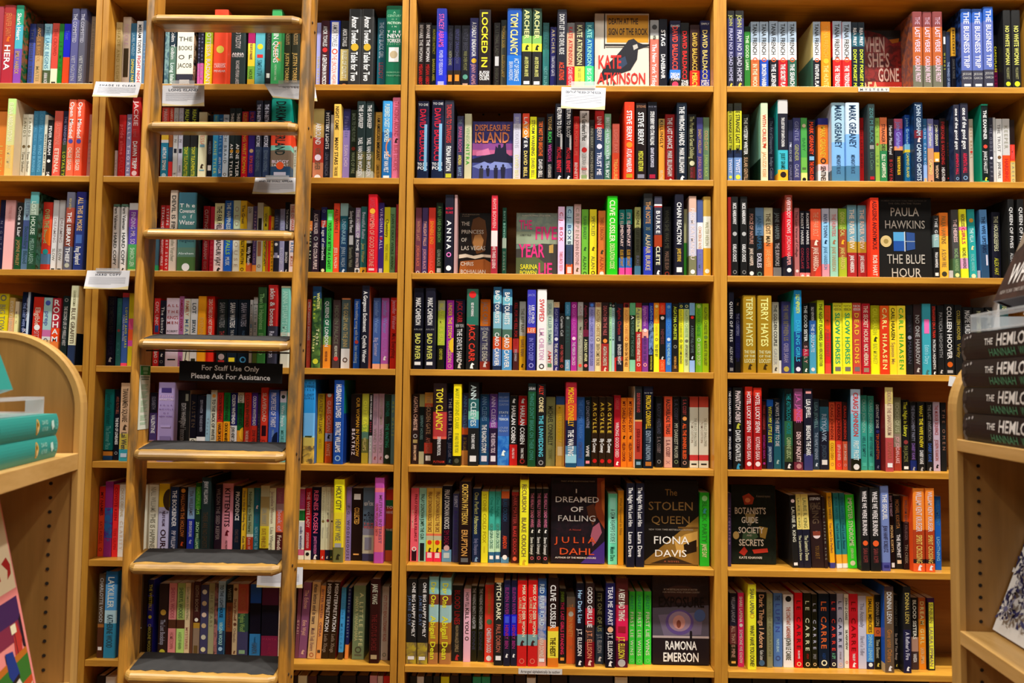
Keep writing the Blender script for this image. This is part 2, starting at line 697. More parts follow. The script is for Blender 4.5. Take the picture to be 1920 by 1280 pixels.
BOOK_TEXT = """
@1 A 0 0 1
-14 1 13|a45|
0 23 11|a33:.12/b43:.5/b34|d85 JENNIFER SAINT@.1-.4;*fff HERA@.5-.82;^e72@.43
23 38 11|3a8:.25/5bc:.3/76b:.25/95b|*fff Shark Heart@.1-.44;db6 EMILY HABECK@.58-.87||264~a64
50 62 45|237:.3/56b|667 THE NIGHT TIGER
62 76 45|334:.2/864:.3/ca7|c95 ANGUS & BRISTOL@.06-.6;a96 MATEI@.66-.9
77 92 45|9cd:.3/bdd:.42/564|48a THE LAKE BEGINS@.04-.7;*ddd ANNA NORTH@.76-.97
93 106 44|d54:.7/eec|b32 THE CROWD@.08-.5;[333@.9-.94
106 115 45|182|363 JESMYN
115 128 45|01d:.52/f51|67e Trust@.1-.25;[831@.92-.97
129 143 17|446:.15/669|ccd THE COMMITTED@.07-.45;bbc VIET NGUYEN@.62-.95
144 160 17|446:.15/667|ccd THE COMMITTED@.07-.45;ccc VIET NGUYEN@.62-.95
162 174 31|cba|997 THE ETCHED HOUSE@.06-.7;[333@.91-.96
@1 B 0 0 1
214 226 42|cb8|a95 SHADE AND LIGHT
226 242 32|cba|cab NICOLE@.1-.4;[431@.44-.84
242 253 44|268|9bc LAUREL MUNDLEY@.15-.5;*dc5 DAMAGE PARTY@.55-.95
253 265 40|eee|*222 MIRIAM TOEWS@.05-.48;*c34 FIGHT NIGHT@.51-.95
265 272 39|68a|abc MIRIAM
307 315 52|8aa~467|
315 329 45|134:.35/687|*ddd Colm@.08-.28;fff Toibin@.31-.55;*dee Long Island@.6-.95
330 361 45|334:.1/eed:.68/334|=222 THE@.2-.27;=222 BOOKS@.34-.41;=222 OF@.48-.55;=222 JACOB@.61-.68;[ccc@.87-.93||112~ca8
369 374 47|113:.6/c6a|99b BOOK OF NIGHT
374 380 47|113:.6/c6a|99b THE PLOT ROOM
382 397 47|ac2:.3/fd1|fff OTTESSA@.12-.5;*fff RADIANT@.53-.95
399 427 19|e53|=*edd PEACE@.24-.29;(dc5@.53;=edd VOLOKHONSKY@.71-.74;=edd PEVEAR@.8-.83;=edd LARISSA@.74-.77
429 458 41|233:.05/344|ddd LEO TOLSTOY@.1-.4;=*eee ANNA@.46-.5;=ddd KARENINA@.5-.53;ccc RICHARD PEVEAR LARISSA@.58-.95
463 476 45|a16:.3/fd4:.35/8b4:.2/ca3:.1/321|*715 THE BOYS OF PARADISE@.3-.55;333 HOUSE@.7-.85
477 495 45|6bc|(fd3@.35;[d33@.47-.52;489 SIMPATIA@.55-.8;^fd3@.97
497 507 45|222|666 PARADISE@.1-.4;[eee@.76-.83
507 528 19|4a6|*fff GIRLS IN QUEENS@.1-.7;cfc CHRISTINE KANDIC TORRES@.72-.93;)e83@.55
529 544 45|332|ca7 BLACKOUTS@.1-.32;*ca6 JUSTIN TORRES@.45-.9
545 560 45|332|ca7 BLACKOUTS@.1-.32;*ca6 JUSTIN TORRES@.45-.9
592 600 43|aad|dc5 TWIN FALLS@.5-.9
600 616 39|412|*ccc AMOR TOWLES@.08-.38;(c33@.43;*eee A GENTLEMAN IN MOSCOW@.5-.97
616 636 39|24b|{eef@.02-.98;445 AMOR TOWLES@.06-.38;oe53@.45;*e87 THE LINCOLN HIGHWAY@.5-.97
637 653 39|111:.42/cb7:.46/222|*ddd AMOR TOWLES@.12-.38;*ffd RULES OF CIVILITY@.44-.85;(c85@.96
652 676 18|111:.1/333|*fff Amor Towles@.1-.46;(ca3@.5;*fff Table for Two@.56-.94
676 699 18|111:.1/333|*fff Amor Towles@.1-.46;(ca3@.5;*fff Table for Two@.56-.94
706 722 34|278|*cde THE ONLY BLACK GIRL@.06-.56;c56 LEDDY@.62-.85
722 753 12|175|=9ca A@.07-.1;=9ca CENTURY@.11-.14;=9ca OF@.16-.18;=*dfd FICTION@.2-.23;=dfd IN@.25-.27;=*fff THE@.31-.34;=*fff NEW@.35-.4;=*fff YORKER@.41-.46;=9ca EDITED@.47-.49;[eee@.52-.7;(cb9@.61;=9ca DEBORAH@.82-.84;=9ca TREISMAN@.86-.88
@1 C 0 0 1
782 795 43|211|*ccc BEWARE THE WOMAN@.03-.58;*c22 MEGAN ABBOTT@.62-.97
795 808 43|211|*fff BEWARE THE WOMAN@.03-.58;*c22 MEGAN ABBOTT@.62-.97
808 817 48|122|*cc3 HUNTER'S INSTINCT@.06-.45;*dd4 BARBARA ABEL@.52-.87
817 837 17|239:.3/23c|d6a STACEY ABRAMS@.07-.5;*bbf POWER OF PERSUASION@.54-.86;[aad@.94-.99
837 849 48|112:.5/226:.2/321|556 BENTLEY DRAKE@.05-.4;aa8 NORTH SHORE@.4-.62;[f93@.77-.87
850 863 48|112:.5/226:.2/321|558 BENTLEY DRAKE@.05-.4;668 SHADOW@.4-.6;[f93@.77-.87
864 880 48|112|556 BENTLEY BREED@.05-.4;996 WAR OVER MOUNT@.4-.7;(6a9@.8;[ca9@.9-.97
880 896 34|337|*fff A DEADLY ENDEAVOR@.06-.54;(eb3@.6;*c9a JENNY ADAMS@.65-.93
897 919 19|211|*ed3 LOCKED IN@.03-.76;=*fff JUSSI@.8-.835;=*fff ADLER@.84-.875;=*fff OLSEN@.88-.92
925 937 43|211|665 A LETHAL LADY@.04-.5;(eee@.57;[eee@.5-.64;665 INVERSA PULL@.67-.95
938 949 38|121:.15/554|*ca4 THOMAS SOER@.08-.4;*ca5 ILLUSION LAMP@.5-.82
950 977 17|15a:.6/27c|*ed8 TOM CLANCY@.06-.6;*cde ACT OF DEFIANCE@.64-.93;cdf BRIAN ANDREWS@.68-.92
978 996 17|243:.35/8b6:.1/ee4:.1/222|*dd9 ARCHER@.02-.39;^121@.5;*dd8 AN EYE FOR AN EYE@.62-.87;[fff@.93-.97
997 1015 17|243:.35/8b6:.1/ee4:.1/222|*dd9 ARCHER@.02-.39;^121@.5;*dd8 AN EYE FOR AN EYE@.62-.87;[fff@.93-.97
1017 1029 43|266:.4/388:.3/377|488 JEFFREY ARCHER@.05-.6;8cc NEXT IN LINE@.65-.95
1031 1043 51|227|*cb9 ARCHER@.04-.42;*dde TRAITORS GATE@.46-.78;^dc4@.95
1044 1062 19|223|*ccc DON'T LET THE DEVIL RIDE@.06-.58;*e53 ACE ATKINS@.68-.91
1062 1077 43|888:.15/db9:.5/d23|*c33 KATE ATKINSON@.06-.62;*ecc CASE HISTORIES@.66-.97
1077 1096 42|433:.65/ee5|*dda KATE ATKINSON@.04-.63;996 ONE GOOD TURN@.67-.9
1097 1113 42|278:.25/16a:.4/4e8|*9dc KATE ATKINSON@.04-.65;*cfd BIG SKY@.68-.9
#1115 1217 25 rook
1219 1235 38|999:.22/ccb:.05/f76|*222 NYRB@.22-.28;(444@.1;*fff The New York Trilogy@.34-.97
1236 1251 36|112|*fff STAG@.15-.38;*fff DANEBAHR@.49-.83
1256 1276 39|224:.7/48d:.12/211|=eee DAVID@.06-.09;*e54 DAVID BALDACCI@.08-.7;=*fff DREAM@.74-.8;=*fff TOWN@.8-.85;(c46@.91
1276 1292 43|222|*e33 DAVID BALDACCI@.12-.83;=*eee THE@.84-.88;=*eee EDGE@.88-.92
1294 1312 47|311:.7/e32:.25/211|*db5 DAVID BALDACCI@.12-.7;*fd5 MERCY@.73-.95
1313 1334 39|225:.7/23a|=ddd SIMPLY@.03-.06;*ed8 DAVID BALDACCI@.13-.83;=*fff SIMPLY@.84-.88;=*fff LIES@.88-.92
@1 D 0 0 1
1364 1377 21|222:.1/336:.5/334|cc7 JOHN@.06-.2;*bbd FRAM NO ROAD HOME@.23-.92;^ec5@.97
1378 1395 21|222:.1/447:.5/334|cc7 JOHN@.06-.22;*ccd FRAM NO ROAD HOME@.25-.92;^ec5@.97
1396 1407 50|131:.08/383|*dfc THE GOOD LIARS@.14-.68;[cd9@.95-.99
1408 1424 41|abc:.3/eee:.25/c74|*333 TANA FRENCH@.03-.48;oe63@.55;*fec IN THE WOODS@.61-.99
1425 1441 41|abc:.3/eee:.25/25b|*333 TANA FRENCH@.03-.48;oe63@.55;*fff BROKEN HARBOR@.61-.99
1443 1459 40|abc:.3/eee:.25/112|*333 TANA FRENCH@.03-.48;oe63@.55;*fff THE LIKENESS@.61-.99
1460 1477 41|abc:.3/eee:.25/b12|*333 TANA FRENCH@.03-.48;oe63@.55;*fff THE SECRET PLACE@.61-.99
1478 1494 41|abc:.3/eee:.25/365|*333 TANA FRENCH@.03-.48;oe63@.55;*fff THE SEARCHER@.61-.99
1525 1540 41|abc:.3/eee:.25/112|*333 TANA FRENCH@.03-.48;oe63@.55;*fff FAITHFUL PLACE@.61-.99||ed9:.5/587
1540 1558 41|f91:.95/e71|*fa4 TANA FRENCH@.06-.52;(fb3@.57;*fd8 THE HUNTER@.63-.97
1562 1579 40|abc:.25/eee:.3/d22|*333 TANA FRENCH@.04-.52;oe63@.55;*fff THE TRESPASSER@.63-.99||d22:.5/311
1580 1597 41|abc:.25/eee:.3/d22|*333 TANA FRENCH@.04-.52;oe63@.55;*fff THE TRESPASSER@.63-.99||d22
1598 1610 42|023:.15/267:.2/123|*eee REA FREY@.08-.34;*de4 DON'T FORGET ME@.39-.95
1610 1622 42|023:.15/267:.2/123|*eee REA FREY@.08-.34;*de4 DON'T FORGET ME@.39-.95
#1622 1693 57 gone
1712 1730 23|844:.2/b63:.5/776|*fcd LAST VERSE@.2-.53;*ecd CAROLINE FROST@.58-.92;cab THE@.07-.17||755~a64
1731 1749 23|844:.2/b63:.5/776|*fcd LAST VERSE@.2-.53;*ecd CAROLINE FROST@.58-.92;cab THE@.07-.17
1749 1768 23|844:.2/b63:.5/776|*fcd LAST VERSE@.2-.53;*ecd CAROLINE FROST@.58-.92;cab THE@.07-.17
1769 1775 58|222|[ddd@.1-.22;cc3 WINGS
1775 1784 60|235|abd THE WINGS OF NIGHT@.5-.97
1784 1793 51|111:.01/da3:.44/112|*321 BEARCRAFT@.04-.42;777 DAWN BE THORNE@.5-.8
1803 1823 18|36b:.17/67b:.6/445|*dde THE BUSINESS TRIP@.04-.74;=bbb JESSIE@.8-.83;=bbb GARCIA@.85-.88;[fff@.94-.97||124~359
1824 1844 18|36b:.17/67b:.6/445|*dde THE BUSINESS TRIP@.04-.74;=bbb JESSIE@.8-.83;=bbb GARCIA@.85-.88;[fff@.94-.97
1845 1864 14|36b:.17/67b:.6/445|*dde THE BUSINESS TRIP@.04-.74;=bbb JESSIE@.8-.83;=bbb GARCIA@.85-.88;[fff@.94-.97
1864 1872 66|111:.6/614|*fe3 CAMOUFLAGE@.2-.65;c36 LISA@.7-.95
1882 1897 20|222|*dd7 NO WHITE WOMAN@.2-.7;aa7 WILLIE BARRETT@.73-.88;(cd3@.94
1898 1915 20|222|*dd7 NO WHITE WOMAN@.2-.7;aa7 WILLIE BARRETT@.73-.88;(cd3@.94
@2 A 0 175 4.8
-60 35 165|f94|fc6 LILITH@.5-.9
35 110 52|ce9:.2/dd9:.4/ec7|*fec ELENA ABSOLUTION@.05-.55;eda ALICE MCDERMOTT@.6-.9||dca
175 222 190|eed|886 SANDS@.05-.35;(875@.5;665 Time Shelter@.58-.9
222 268 190|eed|886 SANDS@.05-.35;(875@.5;665 Time Shelter@.58-.9
268 318 160|48a|6ac ORBITAL SEA@.05-.45;*7bd WIND BURNING@.5-.9
318 375 160|48a|6ac ORBITAL SEA@.05-.45;*7bd WIND BURNING@.5-.9
375 405 195|ddc|*444 WHATEVER MAY COME@.3-.9
405 455 240|222|*eee FEVER DREAM@.1-.6;(eee@.7;(eee@.95;eee S@.85-.95
462 535 160|d65|e98 LISA SCOTTOLINE@.15-.5;*fdc ETERNAL@.55-.92
540 588 160|224:.45/453|99b THE VANISHERS@.08-.5;*cd3 LOYALTY@.6-.95
588 655 60|f75|*fff Open Minded@.03-.5;(55a@.54;*fdc CHLOE SEAGER@.62-.92
660 735 60|f64|*fff Open Minded@.03-.5;(55a@.54;*fdc CHLOE SEAGER@.62-.92||f53
770 815 190|dbb|baa FAMILIES
@2 B 0 175 4.8
1026 1050 515|dcc|a88 TOVE@.1-.9
1055 1118 195|c22|*e77 pride slime@.15-.62;d55 SALLY@.65-.9
1125 1172 190|88a|*dde SALLY THORNE@.05-.95
1172 1250 40|b22|*ecc JACKIE@.05-.36;c66 a novel@.4-.5;*eee DAWN TRIPP@.55-.9;(ecc@.95
1440 1508 128|e54:.33/fc4:.12/eee:.04/28a|*fcc MARIAN@.02-.2;*eee ARTHUR SEMANI@.55-.87;(bde@.94
1508 1545 128|e53:.35/a63:.2/246:.2/d33|*fdc HAPPY KAVA@.02-.3
1548 1592 132|ccc|=888 AMY@.9-.93;[223@.57-.63;999 CULLEN@.05-.5
1592 1636 132|ccd|[223@.57-.63;999 CULLEN@.05-.5;777 HAWKS@.8-.9
1636 1700 132|222:.55/474|*cd4 REALM@.02-.2;*dd4 TONY TULATHIMUTTE@.54-.95
1702 1765 132|222:.55/464|*cd4 REALM@.02-.2;*dd4 TONY TULATHIMUTTE@.54-.95
1775 1850 170|eec|e98 TESSA@.3-.5;[8bc@.48-.52;[8bc@.85-.87;^432@.8
1853 1910 200|112|889 HARDBOILED@.4-.6;[eee@.77-.85
@2 B 380 175 4.8
78 130 192|4ad|*bdb FRANCE@.02-.1;*cea ANNE TYLER@.4-.9
130 172 192|27b|adf THE HILLS@.05-.6;*cde ANN TYLER@.65-.9
172 222 192|cde|456 FRENCH BRAID@.05-.75;o666@.92
228 278 135|122|*fff THREE@.07-.2;*fff ANNE TYLER@.5-.95;(c93@.6
280 335 135|122|*fff THREE@.07-.2;*fff ANNE TYLER@.5-.95;(c93@.6
340 398 165|d23|*fb3 CELESTE@.02-.2;*fb3 NG WRIT ROMAN@.34-.9;^fed@.97
402 462 160|429|*e55 EMILY@.02-.15;(ec9@.58;*e65 ROMA ROSSO@.65-.9
464 524 68|223:.6/346|*dde THE IN-BETWEEN BOOKSTORE@.05-.6;789 EDWARD UNDERHILL@.64-.92
530 600 68|223:.6/346|*dde THE IN-BETWEEN BOOKSTORE@.05-.6;789 EDWARD UNDERHILL@.64-.92
605 798 38|1a9:.3/e96:.15/e53:.15/8cb:.06/876:.2/357|*133 DARKMOTHERLAND@.05-.72;=*ede BUGGY@.78-.82;=eee SAMRAT@.83-.86;(e63@.85;[ccd@.93-.97
800 845 480|ccb|998 MOTHER@.1-.6;o333@.95
985 1080 140|dc8:.2/ca6:.2/b43:.35/c86|*eee ARROUND@.2-.5;*765 OTHER USHER@.55-.85;(ede@.68;(fff@.96
1085 1145 155|223|*fff MYSTERY LIGHTS@.03-.55;778 LENA VALENCIA@.6-.93
1143 1180 195|ccc|
1170 1240 100|fc6|*432 NIGHT CAME@.03-.35;*432 MANY STARS@.45-.82;432 TAN ROSIE@.84-.97
1245 1318 140|448:.3/98c|*77b Flashlit@.1-.4;dce SUSAN CHOI@.5-.8
1322 1380 150|232|*898 BACK TO THE FUTURE@.05-.45;(832@.55;ab9 WAVE OF FIRE@.6-.9
1378 1455 75|233:.65/553:.25/aa9|*ddd THE SAFEKEEP@.05-.35;*ddd YAEL VAN DER WOUDEN@.47-.97;)874@.8
1457 1535 75|233:.65/553:.25/aa9|*ddd THE SAFEKEEP@.05-.35;*ddd YAEL VAN DER WOUDEN@.47-.97;)874@.8
1540 1605 170|fb5|*322 I AM AMERICAN IMMIGRANT@.05-.7;322 CHANG PEN WAY@.76-.97
1608 1700 72|4ae:.4/27b|*dff PUREBRED DIGEST MEMORIES@.04-.53;*fff SHELBY VAN PELT@.65-.92;)d85@.6;[eee@.96-.99
1695 1775 42|f8a|*c56 TV NOSING AROUND@.05-.48;^422@.53;*d67 RUFI THORPE@.58-.9
@2 C 760 175 4.8
100 205 75|113:.2/124|=ddd TO DIE@.03-.06;*c24 DAVID BALDACCI@.1-.77;=*fff TO DIE@.79-.83;=*fff FOR@.84-.88;]8bd@.3-.9
230 340 65|113:.2/124|=ddd TO DIE@.03-.06;*c24 DAVID BALDACCI@.1-.77;=*fff TO DIE@.79-.83;=*fff FOR@.84-.88;]8bd@.3-.9
345 430 68|334|*c44 TALKING TO STRANGERS@.05-.54;*fff FIONA BARTON@.58-.9;[bb3@.93-.98||223
460 518 205|446|89a THE@.05-.12;*c69 SPARE ROOM@.16-.55;*ed7 ANDREA@.6-.75;9bd BARTZ@.78-.92
528 590 185|cca|9b8 VENISO@.2-.45;*4a3 NITRA@.45-.75
#600 962 255 island
968 1035 182|88b:.15/ccd|*bbc BRING DEATHS@.05-.5;*dda DAVID BELL@.6-.95
1050 1112 182|e53:.15/f94:.2/223|*fff LAYOVER@.05-.5;*ed8 DAVID BELL@.54-.92
1118 1178 212|ee2|*664 STORM WARNING@.05-.6;775 DAVID BELL@.63-.93
1182 1250 218|222|*f73 TRY NOT TO BREATHE@.06-.6;*eee DAVID BELL@.65-.93
1268 1330 185|112|*db7 YOUNG@.04-.24;*5c6 RICH@.26-.42;*c5a WIDOWS@.45-.7;*eee KATE ROBARDS@.74-.93
1345 1420 95|112|*eee RETURN TO BLOOD@.05-.44;]ddd@.4-.6;*d34 MICHAEL BENNETT@.57-.9;^fff@.97
1432 1500 110|112|*eee RETURN TO BLOOD@.02-.43;]ddd@.4-.6;*d34 MICHAEL BENNETT@.57-.9;^fff@.97
1510 1562 208|d33|*e76 HER FORMER LIFE@.08-.6;*fdd BENNETT@.7-.95
1568 1650 158|ddd~eee|*444 The Gardener's Plot@.03-.42;(d33@.55;999 DEBORAH BENOIT@.6-.9;[d77@.8-.83;[9b8@.9-.95
1655 1700 240|444|*998 LINN BERRY@.1-.45;*aa9 NORTHERN SUN@.5-.97
1705 1785 158|b22:.25/346|*ecc LINN@.08-.2;*dcc BERRY@.23-.42;(dde@.5;*dde TRUST ME@.58-.9
1790 1850 185|8b9:.6/476|*def BRITISH WILD WATER TEA BOY@.05-.93
@2 C 1140 175 4.8
38 102 275|c65:.5/d53|*d87 LIGHT RAY@.1-.5;*fb6 TREASURE@.6-.95
145 235 82|e42|c73 NEW YORK@.05-.1;*fff STEVE BERRY@.11-.5;(f93@.55;*eee ATLAS MANEUVER@.6-.9;[b92@.92-.97
245 345 92|211|=b86 STEVE@.03-.06;*fff STEVE BERRY@.12-.54;*dd5 MEDICI RETURN@.62-.88;[889@.92-.97
355 440 82|112|=889 NEW@.05-.07;*eee STEVE BERRY RED STAR FALLING@.12-.55;*dde GRANT BLACKWOOD@.58-.83;[a24@.92-.97
455 510 230|ca6:.1/fa4|*211 KILLINGLY@.02-.45;ddb BEUTNER@.8-.97
515 600 190|a22|*fff THE LAST DANCE@.05-.5;*eee MARK BILLINGHAM@.53-.9;^fff@.97||a23
618 710 88|123|*fff THE WRONG HANDS@.05-.55;*eee MARK BILLINGHAM@.58-.9;^fff@.97
718 795 190|222:.6/332|*bb8 The Murders in Great Diddling@.03-.64;(ddb@.71;a45 KATARINA@.77-.92;]722@.76-.93
800 855 218|559|*db8 SHADY HOLLOW@.18-.55;*c9a JUNEAU BLACK@.6-.93
858 912 218|797|*db8 COLD CLAY@.2-.5;*bd8 JUNEAU BLACK@.57-.9
@2 D 1140 175 4.8
1078 1125 95|221:.1/bb3:.5/235:.1/79c|*222 THE STRANGE LAST TIME@.03-.65;*dde TWIST@.72-.9;(dd5@.95
1132 1205 92|221:.1/cc3:.5/235:.1/79c|*222 THE STRANGE LAST TIME@.03-.65;*dde TWIST@.72-.9;(dd5@.95
1210 1275 190|221|*fff THE MYSTERY WRITER@.05-.58;*ca8 SULARI GENTILL@.62-.95
1375 1440 90|cdb:.15/edb|*c43 WITH CRUELTY@.15-.58;*da7 JACUZZI KEBE@.63-.95;^b42@.55||8ba:.7/243
1448 1498 220|223:.8/335|889 The Art of Disappearing@.05-.55;99a Indigo Cotton@.6-.93
1530 1620 62|ccc:.17/223:.45/4bc:.24/fb3|*eee THE LOST BOY OF SANTA CHIONIA@.22-.58;*266 JULIET GRAMES@.66-.86;(322@.92||3bb:.9/fb3
1625 1665 240|335|*aab PRELUDE CASE@.35-.65;88a CHARLES@.7-.95;^ddf@.4
1668 1735 222|447|99b GENTLE@.05-.35;*aa7 GENDER@.4-.65;bbc CLAUDE@.7-.9
1738 1795 222|5a5:.6/7b5:.23/dd8|384 BABY@.3-.5;(dca@.12;(222@.93;[574@.75-.78
1800 1870 240|112|*f52 MARK GREANEY@.03-.54;[8bd@.57-.63;*f52 THE CHAOS AGENT@.65-.97
@2 D 1520 175 4.8
70 160 225|338:.1/e83:.6/ecc:.1/eee|*fc4 MARK GREANEY@.12-.6;o333@.65;*322 SENTINEL@.73-.96
190 312 88|acd:.5/8be:.3/58a|*246 MARK GREANEY@.03-.57;*468 MIDNIGHT BLACK@.66-.9||bbc:.85/456
318 442 88|cde:.4/8be:.4/58a|*246 MARK GREANEY@.03-.57;*468 MIDNIGHT BLACK@.66-.9
443 490 222|b22|*822 THE LAST WORD@.15-.75
512 582 98|344|*588 ZOE M BLACK@.05-.5;[999@.53-.58;687 Liu Cixin@.62-.85;[b23@.93-.97||455
585 625 222|9b5|7a4 PALE@.05-.3;(a53@.4;685 SUE@.5-.8
628 692 218|e85:.4/8a5:.1/385|*433 STRANGER DIES@.1-.5;*efd ELLY GRIFFITHS@.55-.9
700 752 230|211|*ccc Murder Most Royal@.1-.55;*a33 BOWEN@.62-.95
758 835 230|c68:.15/649:.27/e96:.06/112|*99d John Grisham@.05-.45;*fc3 THE BOYS FROM BILOXI@.57-.85;[eee@.97-.99
855 912 195|25a:.42/8ce:.08/fd4:.04/27a|*adf John Grisham@.05-.43;*ee7 CAMINO ISLAND@.55-.9
925 1015 85|135:.35/723:.1/235|*bcd JOHN GRISHAM@.03-.42;^dcc@.47;*cde CAMINO GHOSTS@.52-.98||135~147
1017 1052 230|37a:.7/9be|cdf JOHN CAMINO@.1-.7;[db8@.9-.97
1058 1112 230|88b:.45/c97|*ddc John Grisham@.08-.42;*fd8 CAMINO@.62-.85;^211@.96
1115 1165 240|225:.5/fa3:.15/222|*ddb JOHN GRISHAM@.08-.4;*eca WIDOW@.7-.9;[fed@.6-.64
1168 1225 225|211|*b33 EVERYONE IS WATCHING@.05-.7;*ddd HEATHER@.74-.95
1228 1270 245|221|(b22@.9;833 GHOST@.3-.6||113~215
1275 1345 105|334|*fff one of the good guys@.05-.58;*d35 ARAMINTA HALL@.63-.9;o8ac@.95||235~346
1355 1425 92|334|*fff one of the good guys@.06-.58;*d35 ARAMINTA HALL@.63-.88;o8ac@.94||347
1432 1470 232|cba|*a86 TESS BARILL@.1-.6;(c43@.5
1545 1605 100|2a8:.02/122:.95/2a8|*eee THE EXAMINER@.08-.45;(d54@.54;*ddd JANICE HALLETT@.6-.88;^dd5@.95||2a8
1610 1650 220|334|889 THE ODDS@.1-.5;(dde@.6;889 JEFF@.65-.9
1650 1672 220|ccc|a99 X
1676 1730 230|ddd|777 THE TRUST@.08-.5;(864@.58;666 JANE HALL@.65-.9
1734 1802 230|ccc:.55/e52|998 KEEPER@.1-.45;*c33 HARDING@.6-.93
1803 1845 240|211:.38/d43:.25/d93:.02/cb7|*e66 HAMEED@.4-.6;998 SAEED@.65-.95
@3 A 0 350 4.8
-30 12 120|224|778 NIGHTS
15 108 122|fbb|eaa THE PINK HOUSE@.08-.3
120 185 145|333:.5/253|*ddd Once a Liar@.05-.5;b96 JASMINE MARLEY@.55-.92
180 250 108|acd:.3/569:.4/68a|89b LIFETIME@.05-.3;*467 Secondary Blood@.38-.9
240 335 50|6aa:.15/9a9:.15/354~253|*cdc LOST HOUSE@.12-.55;*8a9 MELISSA LARSEN@.6-.92||476~231
340 440 140|d43:.25/e64:.3/d43:.2/68a:.15/c43|*bc8 OVER THE BRIDGE@.1-.6;(3aa@.72;)e72@.5
448 502 122|ddd|a99 DREAMING@.25-.6;887 SLOW@.68-.85;[333@.96-.99
500 556 122|ddd|a99 DREAMING@.25-.6;887 SLOW@.68-.85;[333@.96-.99
568 640 52|667:.2/a54:.2/843:.3/667|cb8 FREYA SAMPSON@.08-.22;*fff THE LIBRARY THIEF@.26-.9;(bba@.94
655 745 50|226:.1/348|*db8 ALL THIS & MORE@.07-.5;[57b@.55-.66;*eee Peng Shepherd@.7-.93
@3 B 0 350 4.8
1000 1055 158|687:.04/eee|*222 Fern Valeman@.03-.38;*233 HARD COPY@.42-.9;^333@.97
1073 1130 158|687:.04/eee|*222 Fern Valeman@.03-.38;*233 HARD COPY@.42-.9;^333@.97
1145 1225 148|ddd:.1/84a:.25/65b:.25/5a6:.36/cd7|*cbd FINDING MR. SO@.13-.6;*cec SHARON LIEN@.65-.92
1390 1425 460|467:.8/396|
1428 1472 168|c33|*eee STEALING@.03-.35;*fcc MARGARET VERBLE@.5-.9;[dc8@.96-.99
1475 1512 168|c33|*eee STEPPE@.05-.3;*fdd GUEST STORY@.4-.95
1515 1585 35|dcb|*444 DEVIL IS FINE@.06-.55;998 John Vercher@.6-.88
1590 1755 55|478:.15/588:.55/687:.12/574|=*fff The@.14-.19;=*eee Covenant@.21-.26;=eee of@.28-.33;=*eee Water@.35-.41;=356 Verghese@.59-.63;=dee Abraham@.76-.79;(eee@.95||344
@3 B 380 350 4.8
-10 50 175|b23|*ecc CUTTING@.05-.35;*daa ABRAHAM@.52-.8;c88 VERGHESE@.82-.95||721
55 98 180|c24|d66 VERGHESE@.4-.9
90 180 150|eeb:.3/edd|*222 THE FAR FIELD@.04-.42;*333 MADHURI VIJAY@.5-.9;^333@.96
185 258 125|26b:.6/26c|*dee THE HAPPINESS@.03-.4;*9c6 FALLS@.55-.75;*cde MUSK@.78-.9
260 328 125|dec:.4/ddc|ba9 OLD HOUSE
325 382 127|fc2|*653 The Great@.06-.32;*332 WILLY VLAUTIN@.5-.88;o543@.95
385 440 180|ccc:.55/211:.3/d74|221 DON@.02-.1;*fff Willy Vlautin@.6-.88
442 478 175|547:.88/e94|*b9a PREPARE@.08-.4;b9a WILLY VLAU@.5-.85
478 530 145|ccb|[222@.22-.5;[a75@.55-.76;o987@.9
535 582 180|dc2|333 VENOM@.1-.3;*443 NIGHTVERGENT@.5-.9;]c43@.5-.99
582 604 260|d32|
604 634 270|fb2|*222 PULLEY JOINER@.2-.95
632 680 205|334:.72/ddd:.04/223|778 HELL@.1-.3;(eee@.55;[99b@.68-.76
682 728 200|99b|abc VOLTAIRE@.1-.5;ccd BLOOD@.6-.85;^fff@.97
727 770 140|112|*bbb THE MAGICIAN@.1-.38;*ccc BROKEN@.7-.85;^bbb@.96
772 825 158|dcc|*c64 THE DEWARI@.02-.38;*47a TRUE@.5-.7;c75 MORGUE@.75-.9
950 976 190|222:.2/d84:.15/222|*ddb JAMAICA RAY@.2-.85
978 1045 210|323|*cbb ALICE WALKER@.06-.38;o999@.45;*dcc THE COLOR PURPLE@.51-.93
1055 1105 185|225:.2/b43:.1/225:.3/112|*ccc The age of miracles@.2-.8;(dda@.95;o668@.06
1108 1165 208|5d5|*131 YOU'D LOOK BETTER AS A GHOST@.2-.93;[8fa@.06-.17
1168 1222 150|e53|*933 ALL WERE I@.08-.42;*fcb JESS L WALSH@.63-.92
1228 1298 150|9bb:.18/267:.2/246|*8ab UNSINKABLE@.22-.58;9ab JENNI L WALSH@.62-.9;^cde@.96
1300 1360 190|222|*bbb Saving the Planet@.05-.38;[aaa@.42-.56;*776 Samantha Walsh@.6-.9
1365 1412 190|a9b:.45/445:.46/eee|*fff THE ANGEL OF ROME@.03-.65;*dcc JESS WALTER@.68-.9;(555@.95
1415 1470 180|377:.9/fb3|*cde Beautiful Ruins@.08-.48;*bb7 Jess Walter@.55-.83;^333@.96
1478 1568 72|d23|c56 LAYCIE@.05-.17;(fb4@.215;*e98 WOMEN OF GOOD FORTUNE@.25-.92;[ecc@.94-.97
1568 1625 145|438|*cce VIRGINIA HALL@.08-.65;[ccd@.92-.98;(b35@.5
1625 1680 185|dd2|*442 Chemistry@.18-.45;aa3 WEIKE WANG@.55-.8
1680 1728 188|7a7|*353 JOAN IS OKAY@.1-.5;*353 WEIKE WANG@.52-.93
1732 1762 160|b34|c66 RED HOUSE
@3 C 760 350 4.8
85 138 190|745|*b87 WINTER LAST@.2-.5;*c76 JORDAN BLACK@.57-.88;oddd@.97
145 198 190|547|*da9 TWILIGHT FALLS@.2-.57;*c9a JORDAN BLACK@.62-.92;oddd@.97
203 265 190|d43|*f93 SINNERS END@.2-.55;*e65 JORDAN BLACK@.61-.93;oed9@.97
